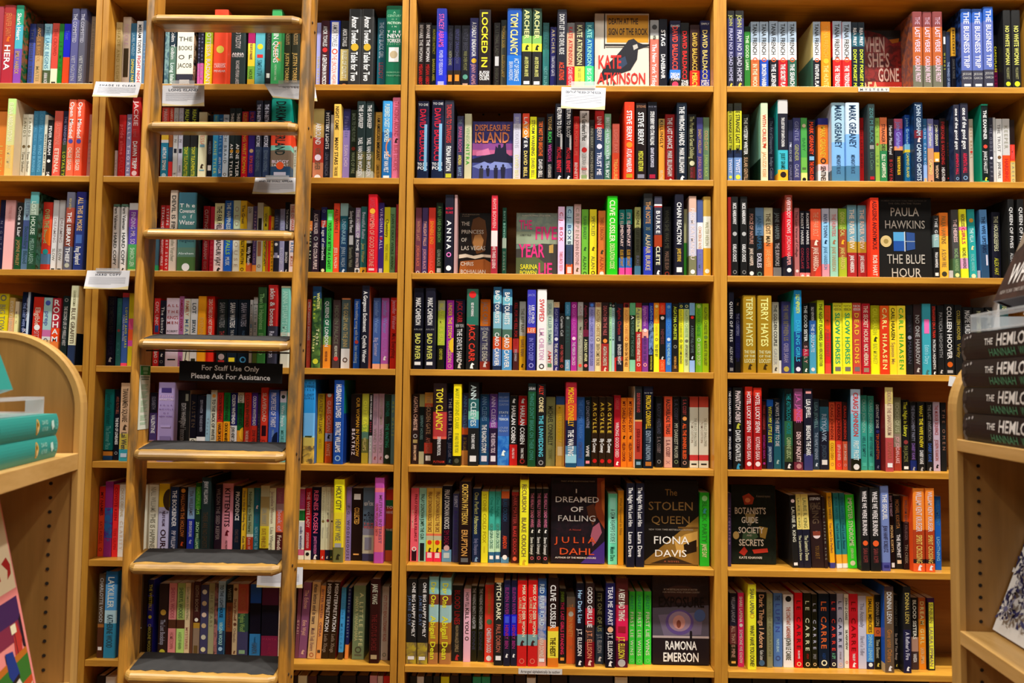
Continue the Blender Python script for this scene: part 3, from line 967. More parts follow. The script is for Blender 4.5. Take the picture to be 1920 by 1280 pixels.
270 332 145|232|*7a6 A NEW LEASE ON DEATH@.05-.55;aba OLIVIA BLACKE@.65-.88;[ccc@.91-.97
350 428 75|223|=*c24 MATTHEW@.16-.19;=*c24 BLAKE@.21-.24;*fff ANNA@.33-.69;of8c@.76;(fff@.93
435 460 75|b99|
#480 765 240 vegas
768 825 80|c34:.45/edd:.2/a34|*eaa RHYS BOWEN@.04-.42;*ecc WE THREE QUEENS@.65-.93||a53~358
868 905 190|254:.45/aba:.15/254|*9cb RHYS BOWEN@.05-.45;*898 DANGER@.65-.93||244~786
#995 1370 240 fiveyear
1372 1430 180|ece|*c45 C.J. BOX@.08-.5;*d89 THREE-INCH TEETH@.65-.93
1445 1505 178|acd:.35/cdd:.2/457:.28/d63|*358 C.J. BOX@.04-.48;*456 BITTERROOTS@.5-.85;[dcc@.87-.96
1515 1578 158|dbb|*a98 CRIPPEN@.05-.48;*a88 JOHN BOYNE@.5-.85;^653@.91
1585 1645 205|7b4|474 FLAVIA BRADLEY@.1-.45;363 ALAN@.7-.9;^363@.59;o353@.96
1657 1720 205|ed3|774 SPECKLED@.1-.4;774 ALAN@.7-.9;^652@.59;o332@.95
1735 1800 217|e84|a53 THIRD DRAGON@.1-.45;b53 ALAN@.7-.9;^443@.63;(eee@.96
1815 1908 88|3c2|*eec CLIVE CUSSLER@.05-.58;*dea DESOLATION CODE@.6-.92
@3 C 1140 350 4.8
98 150 208|288:.22/223:.5/37c:.15/e5a|*ecc IT'S ELEMENTARY@.05-.55;*c93 ELISE BRYANT@.6-.85
157 215 205|288:.22/223:.5/37c:.15/e5a|*ecc IT'S ELEMENTARY@.05-.55;*c93 ELISE BRYANT@.6-.85
240 295 185|bb7:.3/443:.55/58a|332 NO ONE IS LEFT BEHIND@.05-.65;778 BURKE@.7-.85
318 400 65|333:.15/246:.5/34b|*c96 THE NOTE@.1-.37;*cb9 ALAFAIR BURKE@.5-.94;997 XI@.41-.45||124
415 485 90|445:.1/eee:.02/a33:.02/445:.35/a42:.15/223|*fff BURKE@.18-.47;*fec CLETE@.63-.87;^fff@.96
495 568 180|222|665 WHEN SHE WAS ME@.05-.6;a87 MARLEE BUSH@.64-.9;oa43@.96
600 680 70|223|*fff CHAIN REACTION@.1-.62;*db5 JAMES BYRNE@.67-.83;[eee@.9-.96
683 715 202|cc9:.5/493|
722 795 88|dba:.2/ccd:.55/886|*edd FROM KATMANDU@.15-.8;(eee@.95
800 855 120|569:.3/eee:.35/77b|*da8 CONCIERGE ROSE@.35-.65;89b ROBERT TAMMET@.7-.93
857 925 92|ca5:.25/eed:.4/da3|bb9 WALTER HERON@.32-.62;(eed@.94
@3 D 1140 350 4.8
1080 1108 95|922|
1108 1172 92|222|*fff NICK HARKAWAY@.08-.35;(bbb@.47;*fff KARLA'S CHOICE@.6-.82;o888@.95
1192 1255 92|222|*fff NICK HARKAWAY@.08-.35;(bbb@.47;*fff KARLA'S CHOICE@.6-.82;o888@.95
1262 1325 195|222|*c98 FORCE OF NATURE@.08-.52;*edc JANE HARPER@.58-.83;(eee@.94
1327 1402 190|68a:.4/222|*368 JANE HARPER@.12-.6;*dde EXILES@.65-.86;o687@.95
1405 1485 190|cca:.25/ec9:.25/f84|*653 THE LOST MAN@.08-.55;*fb7 JANE HARPER@.6-.85
1490 1562 195|222:.85/888|*788 JANE HARPER@.07-.45;*bbb THE SURVIVORS@.5-.83
1595 1662 78|943:.2/d23:.55/223|*fcc EVERYBODY KNOWS@.03-.47;*eaa JORDAN HARPER@.5-.86;(eee@.92
1680 1725 192|b77|*644 The Last Verse of Collage@.05-.7;(edd@.9
1728 1775 220|112:.92/e88|*ccc ROBERT HARRIS@.03-.5;*934 CONCLAVE@.55-.86;(edd@.97
1778 1822 220|112:.92/e88|*ddd ROBERT HARRIS@.03-.5;*934 CONCLAVE@.55-.86;(edd@.97
1828 1920 200|e64:.45/a43|ea8 THE AFFAIR BOLT@.05-.4;^fdc@.49;*ecb JANE HARRISON@.56-.9;)c43@.97
@3 D 1520 350 4.8
105 170 197|bbc:.2/9ce:.6/e9a|*457 RIVER TOWN@.08-.42;^246@.48;*69b JANE HARRISON@.55-.88
178 248 197|bbb:.25/9cb|*c77 THE HUNTERS@.08-.4;^a75@.48;*ba8 JANE HARRISON@.55-.9
255 328 197|8a3:.3/a53:.4/ab3|*cc7 GOING LOCAL@.05-.4;^fb3@.48;*dc7 JANE HARRISON@.56-.87
335 418 165|7ab:.5/b93:.15/a33|*edc THE RIVER VIEW@.06-.6;*eee JANE HARRISON@.69-.92
430 505 168|7ab:.5/b93:.15/a33|*edc THE RIVER VIEW@.06-.6;*eee JANE HARRISON@.69-.92
540 618 102|e42|*622 ASSASSINS ANONYMOUS@.04-.65;*fdc ROB HART@.72-.98||e43
#618 1110 100 bluehour
1112 1162 260|333:.3/9bb:.2/222|*ddd THE GIRL@.04-.4;*eee PAULA HAWKINS@.58-.82;[ddd@.9-.95
1165 1245 235|e83:.35/fb4|*974 PAULA HAWKINS@.05-.47;875 A SLOW FIRE@.55-.82;(443@.92
1248 1285 755|bbb|
1290 1355 208 -1.6|555:.7/575|*ecc THE HEIRESS@.14-.47;*9b8 RACHEL HAWKINS@.56-.88;(dd9@.94
1360 1425 205 -1.6|ee3:.15/fe5:.1/e8a:.05/ee3:.3/ee5:.1/dac:.15/ee3|*544 RECKLESS@.07-.25;*c26 GIRLS@.26-.5;443 RACHEL HAWKINS@.55-.85
1435 1502 205 -1.6|3aa|*cee THE VILLA@.27-.47;(da4@.16;^fda@.55;9dd RACHEL HAWKINS@.64-.88;(edb@.95
1505 1530 755|aab|
1545 1612 208 -1.6|69c:.5/357|*235 THE WIFE UPSTAIRS@.1-.62;]ccd@.65-.8||47a
1640 1715 230|223|*cca THE HOUSEKEEPERS@.06-.58;*bb4 ALEX HAY@.68-.93
1785 1840 115|222|*ddd QUEEN OF FIVES@.1-.62;*bbb ALEX HAY@.68-.9||222
1870 1930 115|222|*ddd QUEEN OF FIVES@.1-.62;*bbb ALEX HAY@.68-.9
@4 A 0 530 4.8
-60 40 100|cb2:.3/ed2|887 BIG TOWN@.15-.6;o776@.06||dc2
45 100 135|ca6:.3/eb8|*dca EVERYTHING@.05-.5
95 135 170|dca:.2/fea|cb9 MEN@.1-.4
160 245 85|124|*ccd MEDUSA OF THE NILE@.08-.4;*9ad THE LOST WIFE OF@.15-.55;ccd RIVERS@.5-.8;]cde@.0-.6
265 355 130|c32|*dba Eligible@.15-.42;(eee@.45;daa SITTENFELD@.5-.85
355 435 135|acc:.48/c7a:.1/ddd:.05/db8|(56b@.08;*67a prep@.2-.42;543 CURTIS@.6-.9
435 510 140|b34:.45/e52:.2/e84|=*fff R@.02-.11;=*fff O@.13-.22;=*fff D@.24-.33;=*fff H@.35-.44;=*fff A@.46-.54;=*fff M@.57-.65
530 590 120|233|*ccc THE SECOND LIFE OF MIRIELLE WEST@.15-.72;o999@.06
600 670 28|cca:.15/eec:.6/346|*765 BLUE GRAFFITI@.28-.73;886 CALAHAN SKOGMAN@.06-.26||fd9:.6/123
@4 B 0 530 4.8
950 1025 122|113|*444 I DID SOMETHING BAD@.03-.52;335 PYAE MOE@.56-.85;^ccc@.91
1035 1078 140|377|598 ALL HERE BEAUTIFUL@.05-.4;(a55@.48;599 KAI@.6-.9
1082 1140 92|d57:.06/46a:.9/e57|*dd4 LOVERS AND LIARS@.2-.75;ccd SCHULMAN WRITES@.3-.66
1142 1190 95|cb2:.35/d58:.15/e63:.15/d5a:.08/cb2|
1370 1425 140|d33|*fcc CIVIC UNIONS@.05-.5;*fdd BAD@.78-.88;oecc@.93;[46a@.4-.5
1425 1475 160|223|*ddd The chunky @.1-.5;^eee@.83;o888@.93
1480 1598 138|ede|=*b55 ALL@.09-.13;=*b55 THE@.18-.22;=*b55 KING'S@.26-.31;=*b55 MEN@.34-.38;=444 ROBERT@.47-.5;[222@.89-.91
1598 1640 122|b7a|*a34 AMERICA STORY@.05-.5;333 COPELAND@.85-.97;ca9 X@.6-.7
1640 1700 145|ddc|*c86 FAMILY@.03-.25;*68a MEAL@.3-.55;o543@.93
1700 1766 145|ddd|*245 LOT@.06-.22;*356 BRYAN@.31-.5;[332@.88-.93
1768 1840 122|fa2|eb6 EVENING@.3-.6
1845 1915 122|d32:.93/e97|*ecb ZERO STARS DO NOT RECOMMEND@.04-.65
@4 B 380 530 4.8
118 210 148|122|*888 SARAH WATERS@.05-.42;a44 THE@.47-.55;(a99@.85;[a33@.9-.94
213 302 150|123|*ddd SARAH WATERS@.05-.42;bbb THE NIGHT@.45-.6;[dc3@.86-.92
308 410 152|123|*aab SARAH WATERS@.05-.4;579 FINGERSMITH@.46-.6;o5ad@.89
412 440 155|ddd|*333 MOLLIE CHEN@.07-.36;555 LATER@.43-.6;[79b@.36-.42
440 482 130|eee:.1/333:.01/eee:.45/8a5|*abb LATER MEN@.1-.5
482 560 42|353:.2/484|*9c8 Then is Happiness@.08-.53;*8b7 BRAD@.57-.85||253
575 660 22|c33:.5/445|*fff skin & bones@.04-.5;*dde Renee Watson@.56-.88
690 775 33|ddb:.02/8cb:.55/ddc|*bed ANNA STUART'S MATE@.06-.63||8bb
930 965 150|e65|*fdd EMILY NIGHTLY BORDERS@.04-.6;e97 A NOVEL@.65-.9
975 1062 35|246:.15/353~684|*ee9 WINTER@.08-.28;*cd4 Lights@.12-.4;*eeb Table@.52-.72;*ee9 Things@.6-.8;(dd4@.92||122~231
1070 1142 135|375:.55/8a5:.12/e93|*fff QUEENS OF LONDON@.05-.7;*733 HEATHER WEBB@.76-.9
1162 1230 155|544|*776 HIDDEN PALACE@.08-.65;*ddc HELENE WECKER@.67-.85;(d44@.86
1240 1318 140|e96:.02/566:.7/ddd|*ba7 THE GOLEM AND THE JINNI@.07-.7;o532@.88||c84
1352 1408 148|26c|*cde Here's nothing wrong with her@.03-.6;(e65@.62;*bdf kate weinberg@.67-.92
1420 1490 28|223|*fff A Gorgeous Excitement@.07-.56;*fff Cynthia Weiner@.6-.93||a53
1525 1592 138|57b:.9/37c:.03/fb9|*8ad Jennifer Weiner@.04-.5;*bbd Big Summer@.56-.82
1600 1668 138|b6b:.93/fb9|*99d Jennifer Weiner@.04-.5;c8d Summer Place@.56-.82;^eee@.85
1682 1750 135|d32|*eab Jennifer Weiner@.04-.45;*722 Mrs. Everything@.5-.85
@4 C 760 530 4.8
65 155 50|112|*eee MARC CAMERON@.12-.46;=999 ARLISS@.5-.52;*dd7 BAD RIVER@.56-.88;[eee@.91-.95
172 262 50|223|*eee MARC CAMERON@.12-.46;=999 ARLISS@.5-.52;*dd7 BAD RIVER@.56-.88;[eee@.91-.95
285 350 160|bb9:.15/bc4:.5/221|*dd5 BLAZE ME A SUN@.04-.63;*bb4 CHRISTOFFER@.7-.86||33b
365 430 158|a3a|*fc4 UNDER THE STORM@.04-.55;*db8 CARLSSON@.58-.9;)fc3@.65;oc8a@.95
440 530 150|224:.2/222|*c34 JACK CARR@.03-.33;=ddd NEW YORK@.35-.4;*fff THE DEVIL'S HAND@.42-.9;^ddd@.94
545 650 58|476:.35/376:.1/222|(d33@.07;*eee RED SKY MORNING@.17-.34;*d43 JACK CARR@.44-.9;^fff@.95
668 760 150|f82:.38/557~667:.5/a43|*b98 JACK CARR@.04-.36;*ddc ONLY THE DEAD@.45-.88;=ddd NOVEL@.4-.44;^eee@.92
785 860 40|368:.1/7bc:.1/357:.1/8bc:.2/576:.1/c53:.15/68b:.2/235|*eee BAD TOURISTS@.04-.44;*eee CARO CARVER@.55-.95||83a
868 955 58|368:.1/7bc:.1/357:.1/8bc:.2/576:.1/d73:.15/59c|*eee BAD TOURISTS@.04-.44;*eee CARO CARVER@.56-.97
965 1018 155|322:.55/c44:.2/633|*c33 KILL FOR ME KILL FOR YOU@.04-.65;*edd STEVE CAVANAGH@.7-.87
1022 1080 170|ccb:.5/fb2|*775 THE RIFF RAFF@.1-.45;*975 RAHUL RAINA@.55-.8;^332@.93
1092 1170 65|44b:.47/e62:.07/338|=99d JACK@.05-.08;*eef LEE CHILD@.19-.42;*cce ANDREW CHILD@.19-.42;=*ecb LEE@.48-.53;*88d IN TOO DEEP@.6-.88;o99d@.94
1182 1270 62|eee|*d55 SWIPED@.12-.4;*dac L.M. CHILTON@.48-.87;o444@.95
1265 1330 155|cdc:.6/ccc|*799 SERIAL KILLER SUMMER@.05-.64;*c55 AMY@.72-.9;[586@.9-.95
1328 1385 175|dca:.08/337|oeb8@.04;*99c AGATHA CHRISTIE@.1-.5;(dde@.54;*ddd THE ABC MURDERS@.6-.92;^bbd@.97
1382 1430 275|222|*bbb Curtain Call@.05-.4;*b55 AND THEN THERE@.55-.85;oc55@.92
1435 1482 175|48a:.2/344:.64/69b|*8bd AGATHA@.04-.17;(899@.23;466 PERIL@.35-.6;*cde CHRISTIE@.84-.97
1488 1542 175|a39|oe9d@.06;*c6b AGATHA CHRISTIE@.1-.48;(ecd@.53;*dbd THE MIRROR CRACKD@.58-.92
1548 1598 175|bbb:.2/998|a88 AGATHA@.05-.3;^554@.38;*ccb THE MYSTERIOUS AFFAIR@.45-.9;(d54@.92
1598 1648 178|211:.4/724:.1/222|*834 Agatha Christie@.04-.45;*dda A DEADLY AFFAIR@.54-.86;(e77@.92
1650 1702 178|447:.07/99c|(58d@.04;*77b AGATHA CHRISTIE@.1-.5;o88b@.54;*66a DEATH ON THE CLOUDS@.6-.92
1705 1762 178|ca8:.07/eda|(b86@.04;*b96 AGATHA CHRISTIE@.1-.5;o765@.54;*875 DEATH COMES THE END@.6-.92
1765 1828 178|322:.6/a33|*b66 DEATH ON THE NILE@.05-.48;(f94@.56;*ccb AGATHA CHRISTIE@.64-.92;^dcb@.97
1832 1880 178|243:.07/ada|oddd@.04;*7a9 AGATHA CHRISTIE@.1-.5;(587@.54
1882 1905 178|233:.8/c33|
@4 C 1140 530 4.8
8 60 190|222:.06/acc|oddd@.03;*799 AGATHA CHRISTIE@.1-.5;(576@.53;9bb X@.6-.9
65 132 190|223:.78/922:.06/223|*a33 Agatha Christie@.06-.46;bbb ENDLESS@.48-.55;*ddd ENDLESS NIGHT@.6-.9
138 192 182|933:.07/fb6|(411@.04;*d95 AGATHA CHRISTIE@.1-.52;oc73@.53;*753 DEATH ON THE NILE@.58-.93
195 245 182|6b8:.18/232:.65/8ca|*eee A@.19-.24;687 THE MURDER AT THE VICARAGE@.25-.78;8b9 AGA@.03-.15
248 302 182|933:.07/cc7:.35/b33|*887 Agatha@.08-.35;^331@.4;*edc THE MYSTERIOUS AFFAIR STYLES@.45-.85;oecc@.9
305 362 182|224:.04/84a:.35/ea9:.12/849|*c8c Agatha Christie@.06-.34;(edd@.4;*648 MURDER ON THE TRAIN@.48-.85;oeaa@.9
368 410 182|23a:.3/79c~236:.45/222|*8ac AGATHA CHRISTIE@.04-.48;*cc5 THE MYSTERY OF BLUE TRAIN@.77-.97
412 460 182|f92:.3/fe3|(fd9@.05;*ec4 AGATHA CHRISTIE@.1-.48;oa84@.53;*774 TO SET BY@.6-.78
462 516 182|e42:.17/222:.65/e52|*e85 AGATHA@.03-.15;(eee@.22;*744 NEMESIS@.38-.6;^ccc@.8;*f96 CHRISTIE@.85-.97
520 572 182|37c|(7ad@.06;*59d AGATHA CHRISTIE@.1-.48;(cde@.53;*adf THE MOVING FINGER@.58-.9
578 632 190|222:.9/432|*cd4 AGATHA CHRISTIE@.04-.53;o998@.63;*da5 PARTNERS IN CRIME@.77-.95
636 680 182|345:.09/ee3|oee6@.05;*bb4 AGATHA CHRISTIE@.1-.5;o664@.55;*775 THEY CAME BAGDAD@.6-.88
683 732 182|245:.09/cd9|odd9@.05;*9b8 AGATHA CHRISTIE@.1-.5;(776@.55;*887 APPOINTMENT DEATH@.6-.9
735 782 182|8bd:.18/222:.65/9be|*9be AGATHA@.03-.15;(d33@.21;788 A POCKET FULL OF RYE@.33-.72;^cde@.79
788 848 188|8c3|(ce8@.04;*5a4 AGATHA CHRISTIE@.08-.48;oceb@.53;*dea HICKORY DICKORY@.58-.9
852 908 188|ac2|*783 AGATHA CHRISTIE@.05-.45;(794@.49;*783 MURDER AT THE GALLERY@.54-.9
@4 D 1140 530 4.8
1085 1135 85|112|*ccc QUEEN OF FIVES@.12-.62;*aaa ALEX HAY@.68-.88;[888@.94-.98
1145 1202 145|222:.2/225:.6/222|*99b THE CLOISTERS@.2-.5;*337 KATY HAYS@.6-.85;^ca8@.07
1208 1332 115|a82|*dd9 TERRY HAYES@.03-.66;=*dda THE YEAR@.71-.75;=*dda OF THE@.77-.8;=*dda LOCUST@.82-.87;^431@.92
1348 1474 118|a82|*ee9 TERRY HAYES@.03-.66;=*dda THE YEAR@.71-.75;=*dda OF THE@.77-.8;=*dda LOCUST@.82-.87;^431@.92
1480 1540 175|ccb|*444 THE GOLDEN COUPLE@.04-.62;aaa GREER@.65-.88;^444@.94
1540 1562 240|223:.8/ddd|
1565 1652 170|559|*a97 THE WIFE BETWEEN US@.05-.55;cbd GREER SARAH@.58-.85;(dc6@.94
1670 1745 68|28b:.2/39c:.3/259:.3/224|*de6 SALLY HEPWORTH@.05-.28;*4bd DARLING GIRLS@.36-.86;(dde@.95||2bb
1755 1812 188|222:.55/433:.1/c35:.1/354|*fff THE GOOD SISTER@.03-.54;*daa SALLY@.6-.85;^fff@.95
1815 1875 182|222:.25/36a:.2/5ac|*ccc SALLY HEPWORTH@.06-.25;*cde THE SOULMATE@.3-.7;(ddd@.94
@4 D 1520 530 4.8
65 125 158|de3|*342 THE NIGHT FLOWERS@.05-.55;663 SARA HERCHENROTHER@.57-.9
132 185 205|e52:.4/d33:.45/e54|*c62 THE LEFT MARK@.05-.3;a55 JOHN PENNY@.35-.75
205 290 182|ee4|=653 NICK@.03-.06;=653 HERRON@.07-.11;*2a7 SLOW HORSES@.14-.86;[777@.9-.96||3a5
292 378 182|ee3|=653 NICK@.03-.06;=653 HERRON@.07-.11;*2a7 SLOW HORSES@.14-.86;[777@.9-.96
382 458 182|c54|=eee NICK@.03-.06;=eee HERRON@.07-.11;*fc4 DEAD LIONS@.14-.85;[777@.9-.96
464 540 188|b23|*ecb THE SECRET HOURS@.03-.55;*edc NICK HERRON@.57-.88;[987@.91-.97
545 628 205|aa1:.35/ee2|*cc3 CARL HIAASEN@.04-.43;^442@.49;cc4 BAD MONKEY@.55-.85
632 710 208|e62:.2/d42|*fe9 CARL HIAASEN@.03-.93
715 780 208|fd3|*222 CARL HIAASEN@.03-.5;*b95 Squeeze Me@.53-.85
783 860 208|fd4|*4a3 CARL HIAASEN@.03-.93
865 925 200|222|445 DEATH IN THE@.15-.4;(99a@.47;556 MARIAN@.52-.85
932 1005 195|433|*aaa NO ONE HARROW@.15-.85;^bbb@.93
1012 1088 190|4ab|[e7b@.22-.42;*9de Edith's Diary@.58-.85;^477@.96
1092 1140 195|222|*d43 STRANGERS ON A TRAIN@.03-.48;*ddd PATRICIA HIGHSMITH@.5-.92;^eee@.97
1148 1208 205|222|999 PATRICIA HIGHSMITH@.1-.75;^bbb@.95
1215 1298 195|222|*eee COLLEEN HOOVER@.03-.77;(c62@.85;[aaa@.93-.97
1308 1370 200|222|*a94 COLLEEN HOOVER@.08-.5;*873 Verity@.55-.75
1375 1465 220|222|*ccc MAGPIE MURDERS@.05-.48;bbb HOROWITZ@.52-.9
1475 1570 225|222|*bb9 MOONFLOWER MURDERS@.05-.5;bbb HOROWITZ@.55-.9
1585 1645 222|222|*ddc A LINE TO KILL@.04-.5
1712 1790 100|244|*cc8 CLOSE TO@.03-.2||ddd
@5 B 160 710 4.8
155 240 95|188:.86/112:.02/d94:.06/258|*166 Jennifer Weiner@.06-.5;*7cc The Summer Place@.52-.85
248 298 98|112|a65 ARIES RUTH BELL@.1-.35;*fff THE END OF LONELINESS@.4-.78;o999@.9
300 392 38|ca8:.25/db9:.4/cb5:.2/4ab|*654 TIANANMEN SQUARE@.07-.5;^543@.57;*555 Lai Wen@.63-.85;[cde@.9-.95
565 632 125|223:.3/547:.4/c9b|99a ELISABETH@.06-.25;*fff VALENTINE@.33-.6||a33
640 792 33|bad|[548@.07-.13;=ecf EDITH@.16-.19;=*edf WHARTON@.2-.23;=86a FOUR@.28-.3;=86a NOVELS@.33-.35;=86a OF@.38-.4;=86a NEW YORK@.42-.44;[cbe@.54-.57;{98b@.68-.86
815 925 105|222|*ccc EDITH WHARTON@.18-.5;*999 Age of Innocence@.4-.75;]998@.05-.15||cba
930 990 140|112:.66/eed:.06/112|654 AUSTEN@.1-.5;o666@.7
992 1070 150|112:.63/eee:.08/112|*99a EDITH WHARTON@.07-.27;*99a THE HOUSE OF MIRTH@.3-.55
1072 1112 140|9bc:.7/dde|89a Three@.35-.6
1112 1168 103|ccb|*333 TO THE BACK OF WHITE@.13-.7;(d94@.08
1172 1228 125|c32:.43/f92|*522 COLSON WHITEHEAD@.03-.4;*222 HARLEM SHUFFLE@.45-.78
1232 1288 125|173:.42/fa2|*232 COLSON WHITEHEAD@.03-.4;*221 CROOK MANIFESTO@.44-.78
1290 1352 125|226:.48/ddd|*eee COLSON WHITEHEAD@.03-.46;*222 JOHN HENRY DAYS@.5-.75
1355 1412 125|ddc:.15/163:.4/d93|*222 COLSON WHITEHEAD@.03-.48;)fb3@.6
1418 1478 125|b32:.7/d54|*532 COLSON WHITEHEAD@.03-.5;fdc THE NICKEL BOYS@.55-.75
1482 1538 125|539:.48/d43|*ddd COLSON WHITEHEAD@.05-.48;*733 ZONE ONE@.54-.72
1540 1562 140|334|777 JOHN EDGAR
1565 1632 80|d43|*dba SLAVEROAD@.07-.46;[312@.51-.65;933 JOHN@.7-.8
1638 1725 100|46b|*dde PROPERTIES OF THIRST@.04-.52;9bd MARIANNE WIGGINS@.55-.75;)124@.72
1738 1795 112|dde:.16/7bb|(344@.08;*dee Wine People@.2-.5;488 MICHELLE@.55-.75
1797 1822 118|498|
@5 B 540 710 7.11
190 345 10|39d:.4/7be:.27/9cd:.02/cb6:.1/db5~764|=258 THE@.03-.055;=258 LYING@.07-.1;=258 ISLE@.11-.135;=258 LOST@.17-.2;=258 GIRLS@.21-.235;[453@.67-.685||26a
378 468 200|db2|*973 BEATRIZ WILLIAMS@.02-.58;ca3 WICKED@.65-.8
485 580 200|c53:.57/99b:.12/c52|*da9 GLASS OCEAN@.1-.55;(ddc@.02;^222@.62;eb9 WHITE@.72-.9
595 730 18|25a|*fff HUSBANDS & LOVERS@.05-.45;*eef BEATRIZ WILLIAMS@.5-.86;o9bd@.93||176:.4/137
822 965 205|211|*c93 OUR WOMAN IN MOSCOW@.05-.9;*dcc BEATRIZ@.5-.88
972 1062 200|bb4:.45/9a4:.1/576:.1/663:.2/a93|*dd4 OUT EAST@.1-.55;cb7 WILLIAMS@.63-.82
1072 1115 205|222:.6/aaa|*eee DEAR YOUNGER RICH@.02-.37;*a45 BEARS@.4-.55;*ddd DIANE@.58-.85
1115 1192 200|b9a|*989 PORTRAIT GREENSPAN@.04-.45;*988 WIND TIPS@.5-.85;^955@.92
1195 1270 200|b9a|*a98 GREEN SEPTEMBER@.04-.45;*988 WIND TIPS@.5-.85;^955@.92
1272 1360 210|232|*276 HEATHER@.1-.32;*397 THE WAITING@.42-.77;(eee@.9
1362 1415 210|688|*ab6 MEG WAITE@.1-.6
@5 C 760 710 4.8
52 118 140|322|*dba AGATHA CHRISTIE@.03-.52;oaaa@.6;*eca SEVEN DIALS MYSTERY@.73-.95;[a96@.65-.7
118 165 140|996:.18/122:.64/bb9|799 SERPENT HOUSES@.3-.65
165 240 125|c94:.15/b53:.05/322:.5/b43:.15/322|*a86 THE GOLDEN GATE@.04-.58;*a65 AMY CHUA@.63-.85;[ddd@.88-.95
242 365 42|322:.35/b44:.3/d65:.03/211|*ed4 TOM CLANCY@.06-.58;*fff DEFENSE PROTOCOL@.65-.88;=c43 PUTNAM@.94-.97
368 425 130|225:.65/235|*ddd THE LIES I TELL@.07-.65;*99b JULIE CLARK@.7-.9;^7ab@.95
425 500 50|ed2:.88/221|*bb2 MARY HIGGINS CLARK@.05-.55;*aa3 IT HAD TO BE YOU@.6-.84;(554@.94
502 562 130|447:.48/d63:.1/324:.22/d95|*68b ANN CLEEVES@.03-.5;a84 BY THE LAKE@.62-.8
560 655 30|222:.2/366:.15/7ba:.1/37a:.1/222|*cdd ANN CLEEVES@.04-.53;*ddd THE DARK WIVES@.62-.8;[ddd@.88-.95||123
665 748 140|257~247|*79b ANN CLEEVES@.03-.38;*eee THE RAGING STORM@.43-.83;[dde@.87-.95
752 825 138|649:.4/95a:.08/324|*cbd ANN CLEEVES@.03-.47;*dcd THE RISING TIDE@.55-.83;[dde@.87-.95
828 930 125|46a:.6/48c~26b|=9ac HILLARY@.05-.08;=9ac RODHAM@.1-.13;=9ac CLINTON@.15-.18;=*cde STATE@.26-.29;=cde OF@.31-.33;=*cde TERROR@.35-.385;=9ac LOUISE@.47-.5;=9ac PENNY@.51-.545;^def@.83
935 1005 155|222:.7/b22|^ddd@.07;*eee HARLAN COBEN@.14-.68;*ecc I WILL FIND YOU@.75-.9
1012 1090 155|b22:.42/211|^ddd@.07;*fff HARLAN COBEN@.14-.7;*fff THINK TWICE@.75-.9;oa33@.94
1098 1170 42|233:.1/253|=ccc SARAH@.04-.08;*487 THINGS DON'T BREAK ON THEIR OWN@.12-.92
1180 1258 48|222|*d43 ALLY@.02-.13;*eda CONDIE@.16-.34;*6cd THE UNWEDDING@.38-.88;o999@.95
1262 1345 165|885|*443 MICHAEL CONNELLY@.13-.7;774 CROSSING@.75-.9
1352 1430 160|358:.12/ca4:.5/ca5|*db2 MICHAEL CONNELLY@.14-.66;[dc9@.72-.85
1438 1538 32|b34:.25/c53:.2/224:.3/58a:.1/9cd:.1/257|*eb2 MICHAEL CONNELLY@.06-.52;*eee THE WAITING@.56-.87||a33
1540 1610 165|36a|*58c THE LAST MRS. PARRISH@.04-.6;*569 CONSTANTINE@.65-.88
1612 1668 165|122|*99a LIV CONSTANTINE@.05-.45;*eee WIFE@.7-.86;[e9a@.92-.96
1672 1735 165|321|*db4 ARGYLLE@.08-.52;*fff Elly Conway@.6-.8;(b22@.92
1740 1802 165|321|*db4 ARGYLLE@.08-.52;*fff Elly Conway@.6-.8;(b22@.92
1805 1868 165|321|*db4 ARGYLLE@.08-.52;*fff Elly Conway@.6-.8;(b22@.92
@5 C 1140 710 4.8
52 112 150|b23|*ecc WRONG GOOD DEED@.38-.87;c66 CAROLINE@.04-.2;^fff@.95
115 170 172|f82|*722 MY DARLING BOY@.05-.5;^421@.57;*722 HELEN COOPER@.65-.92
173 230 172|f82|*722 MY DARLING BOY@.05-.5;^421@.57;*722 HELEN COOPER@.65-.92
238 305 70|222:.41/da6:.02/b43:.46/233|*a44 OUR FATHER IN AND@.08-.32;*822 JOSHUA GOODMAN@.52-.8;[8ab@.92-.96||eed
318 405 70|112:.5/123|=999 NEW@.07-.09;*db3 PATRICIA CORNWELL@.11-.52;*9ab IDENTITY UNKNOWN@.54-.9;[b73@.92-.97
428 490 160|222|*556 BLACKTOP WASTELAND@.1-.53;*877 S. A. COSBY@.57-.8;o888@.92
505 578 160|e64:.57/da9|*433 RAZORBLADE TEARS@.04-.53;*855 S. A. COSBY@.61-.85;b88 X@.9-.95
582 645 160|222|*556 S. A. COSBY@.04-.33;*aa9 MY DARKEST PRAYER@.38-.87;o786@.92
658 722 162|222|*b55 S. A. COSBY@.04-.26;(d95@.31;*e63 ALL THE SINNERS BLEED@.38-.88;oa87@.93
735 812 162|c54:.15/ddc:.67/c44:.08/ddc|aa9 THE BULLET SWALLOWER@.3-.7;a98 TOM COTTON@.35-.65;[222@.94-.96
820 905 162|c54:.15/ddc:.67/c44:.08/ddc|aa9 THE BULLET SWALLOWER@.3-.7;a98 TOM COTTON@.35-.65;[222@.94-.96
@5 D 1140 710 4.8
1080 1115 80|112|*ddd THE COLLABORATORS@.04-.45;(ccc@.52;*ddd MICHAEL IDOV@.6-.88
1125 1215 80|222|*dcc PHANTOM ORBIT@.04-.43;^bb4@.47;*ddd DAVID IGNATIUS@.52-.9;^49b@.96
1235 1302 72|c32:.1/a22|*fdd HOTEL LUCKY SEVEN@.06-.55;*ecc KOTARO ISAKA@.6-.88;(edd@.93
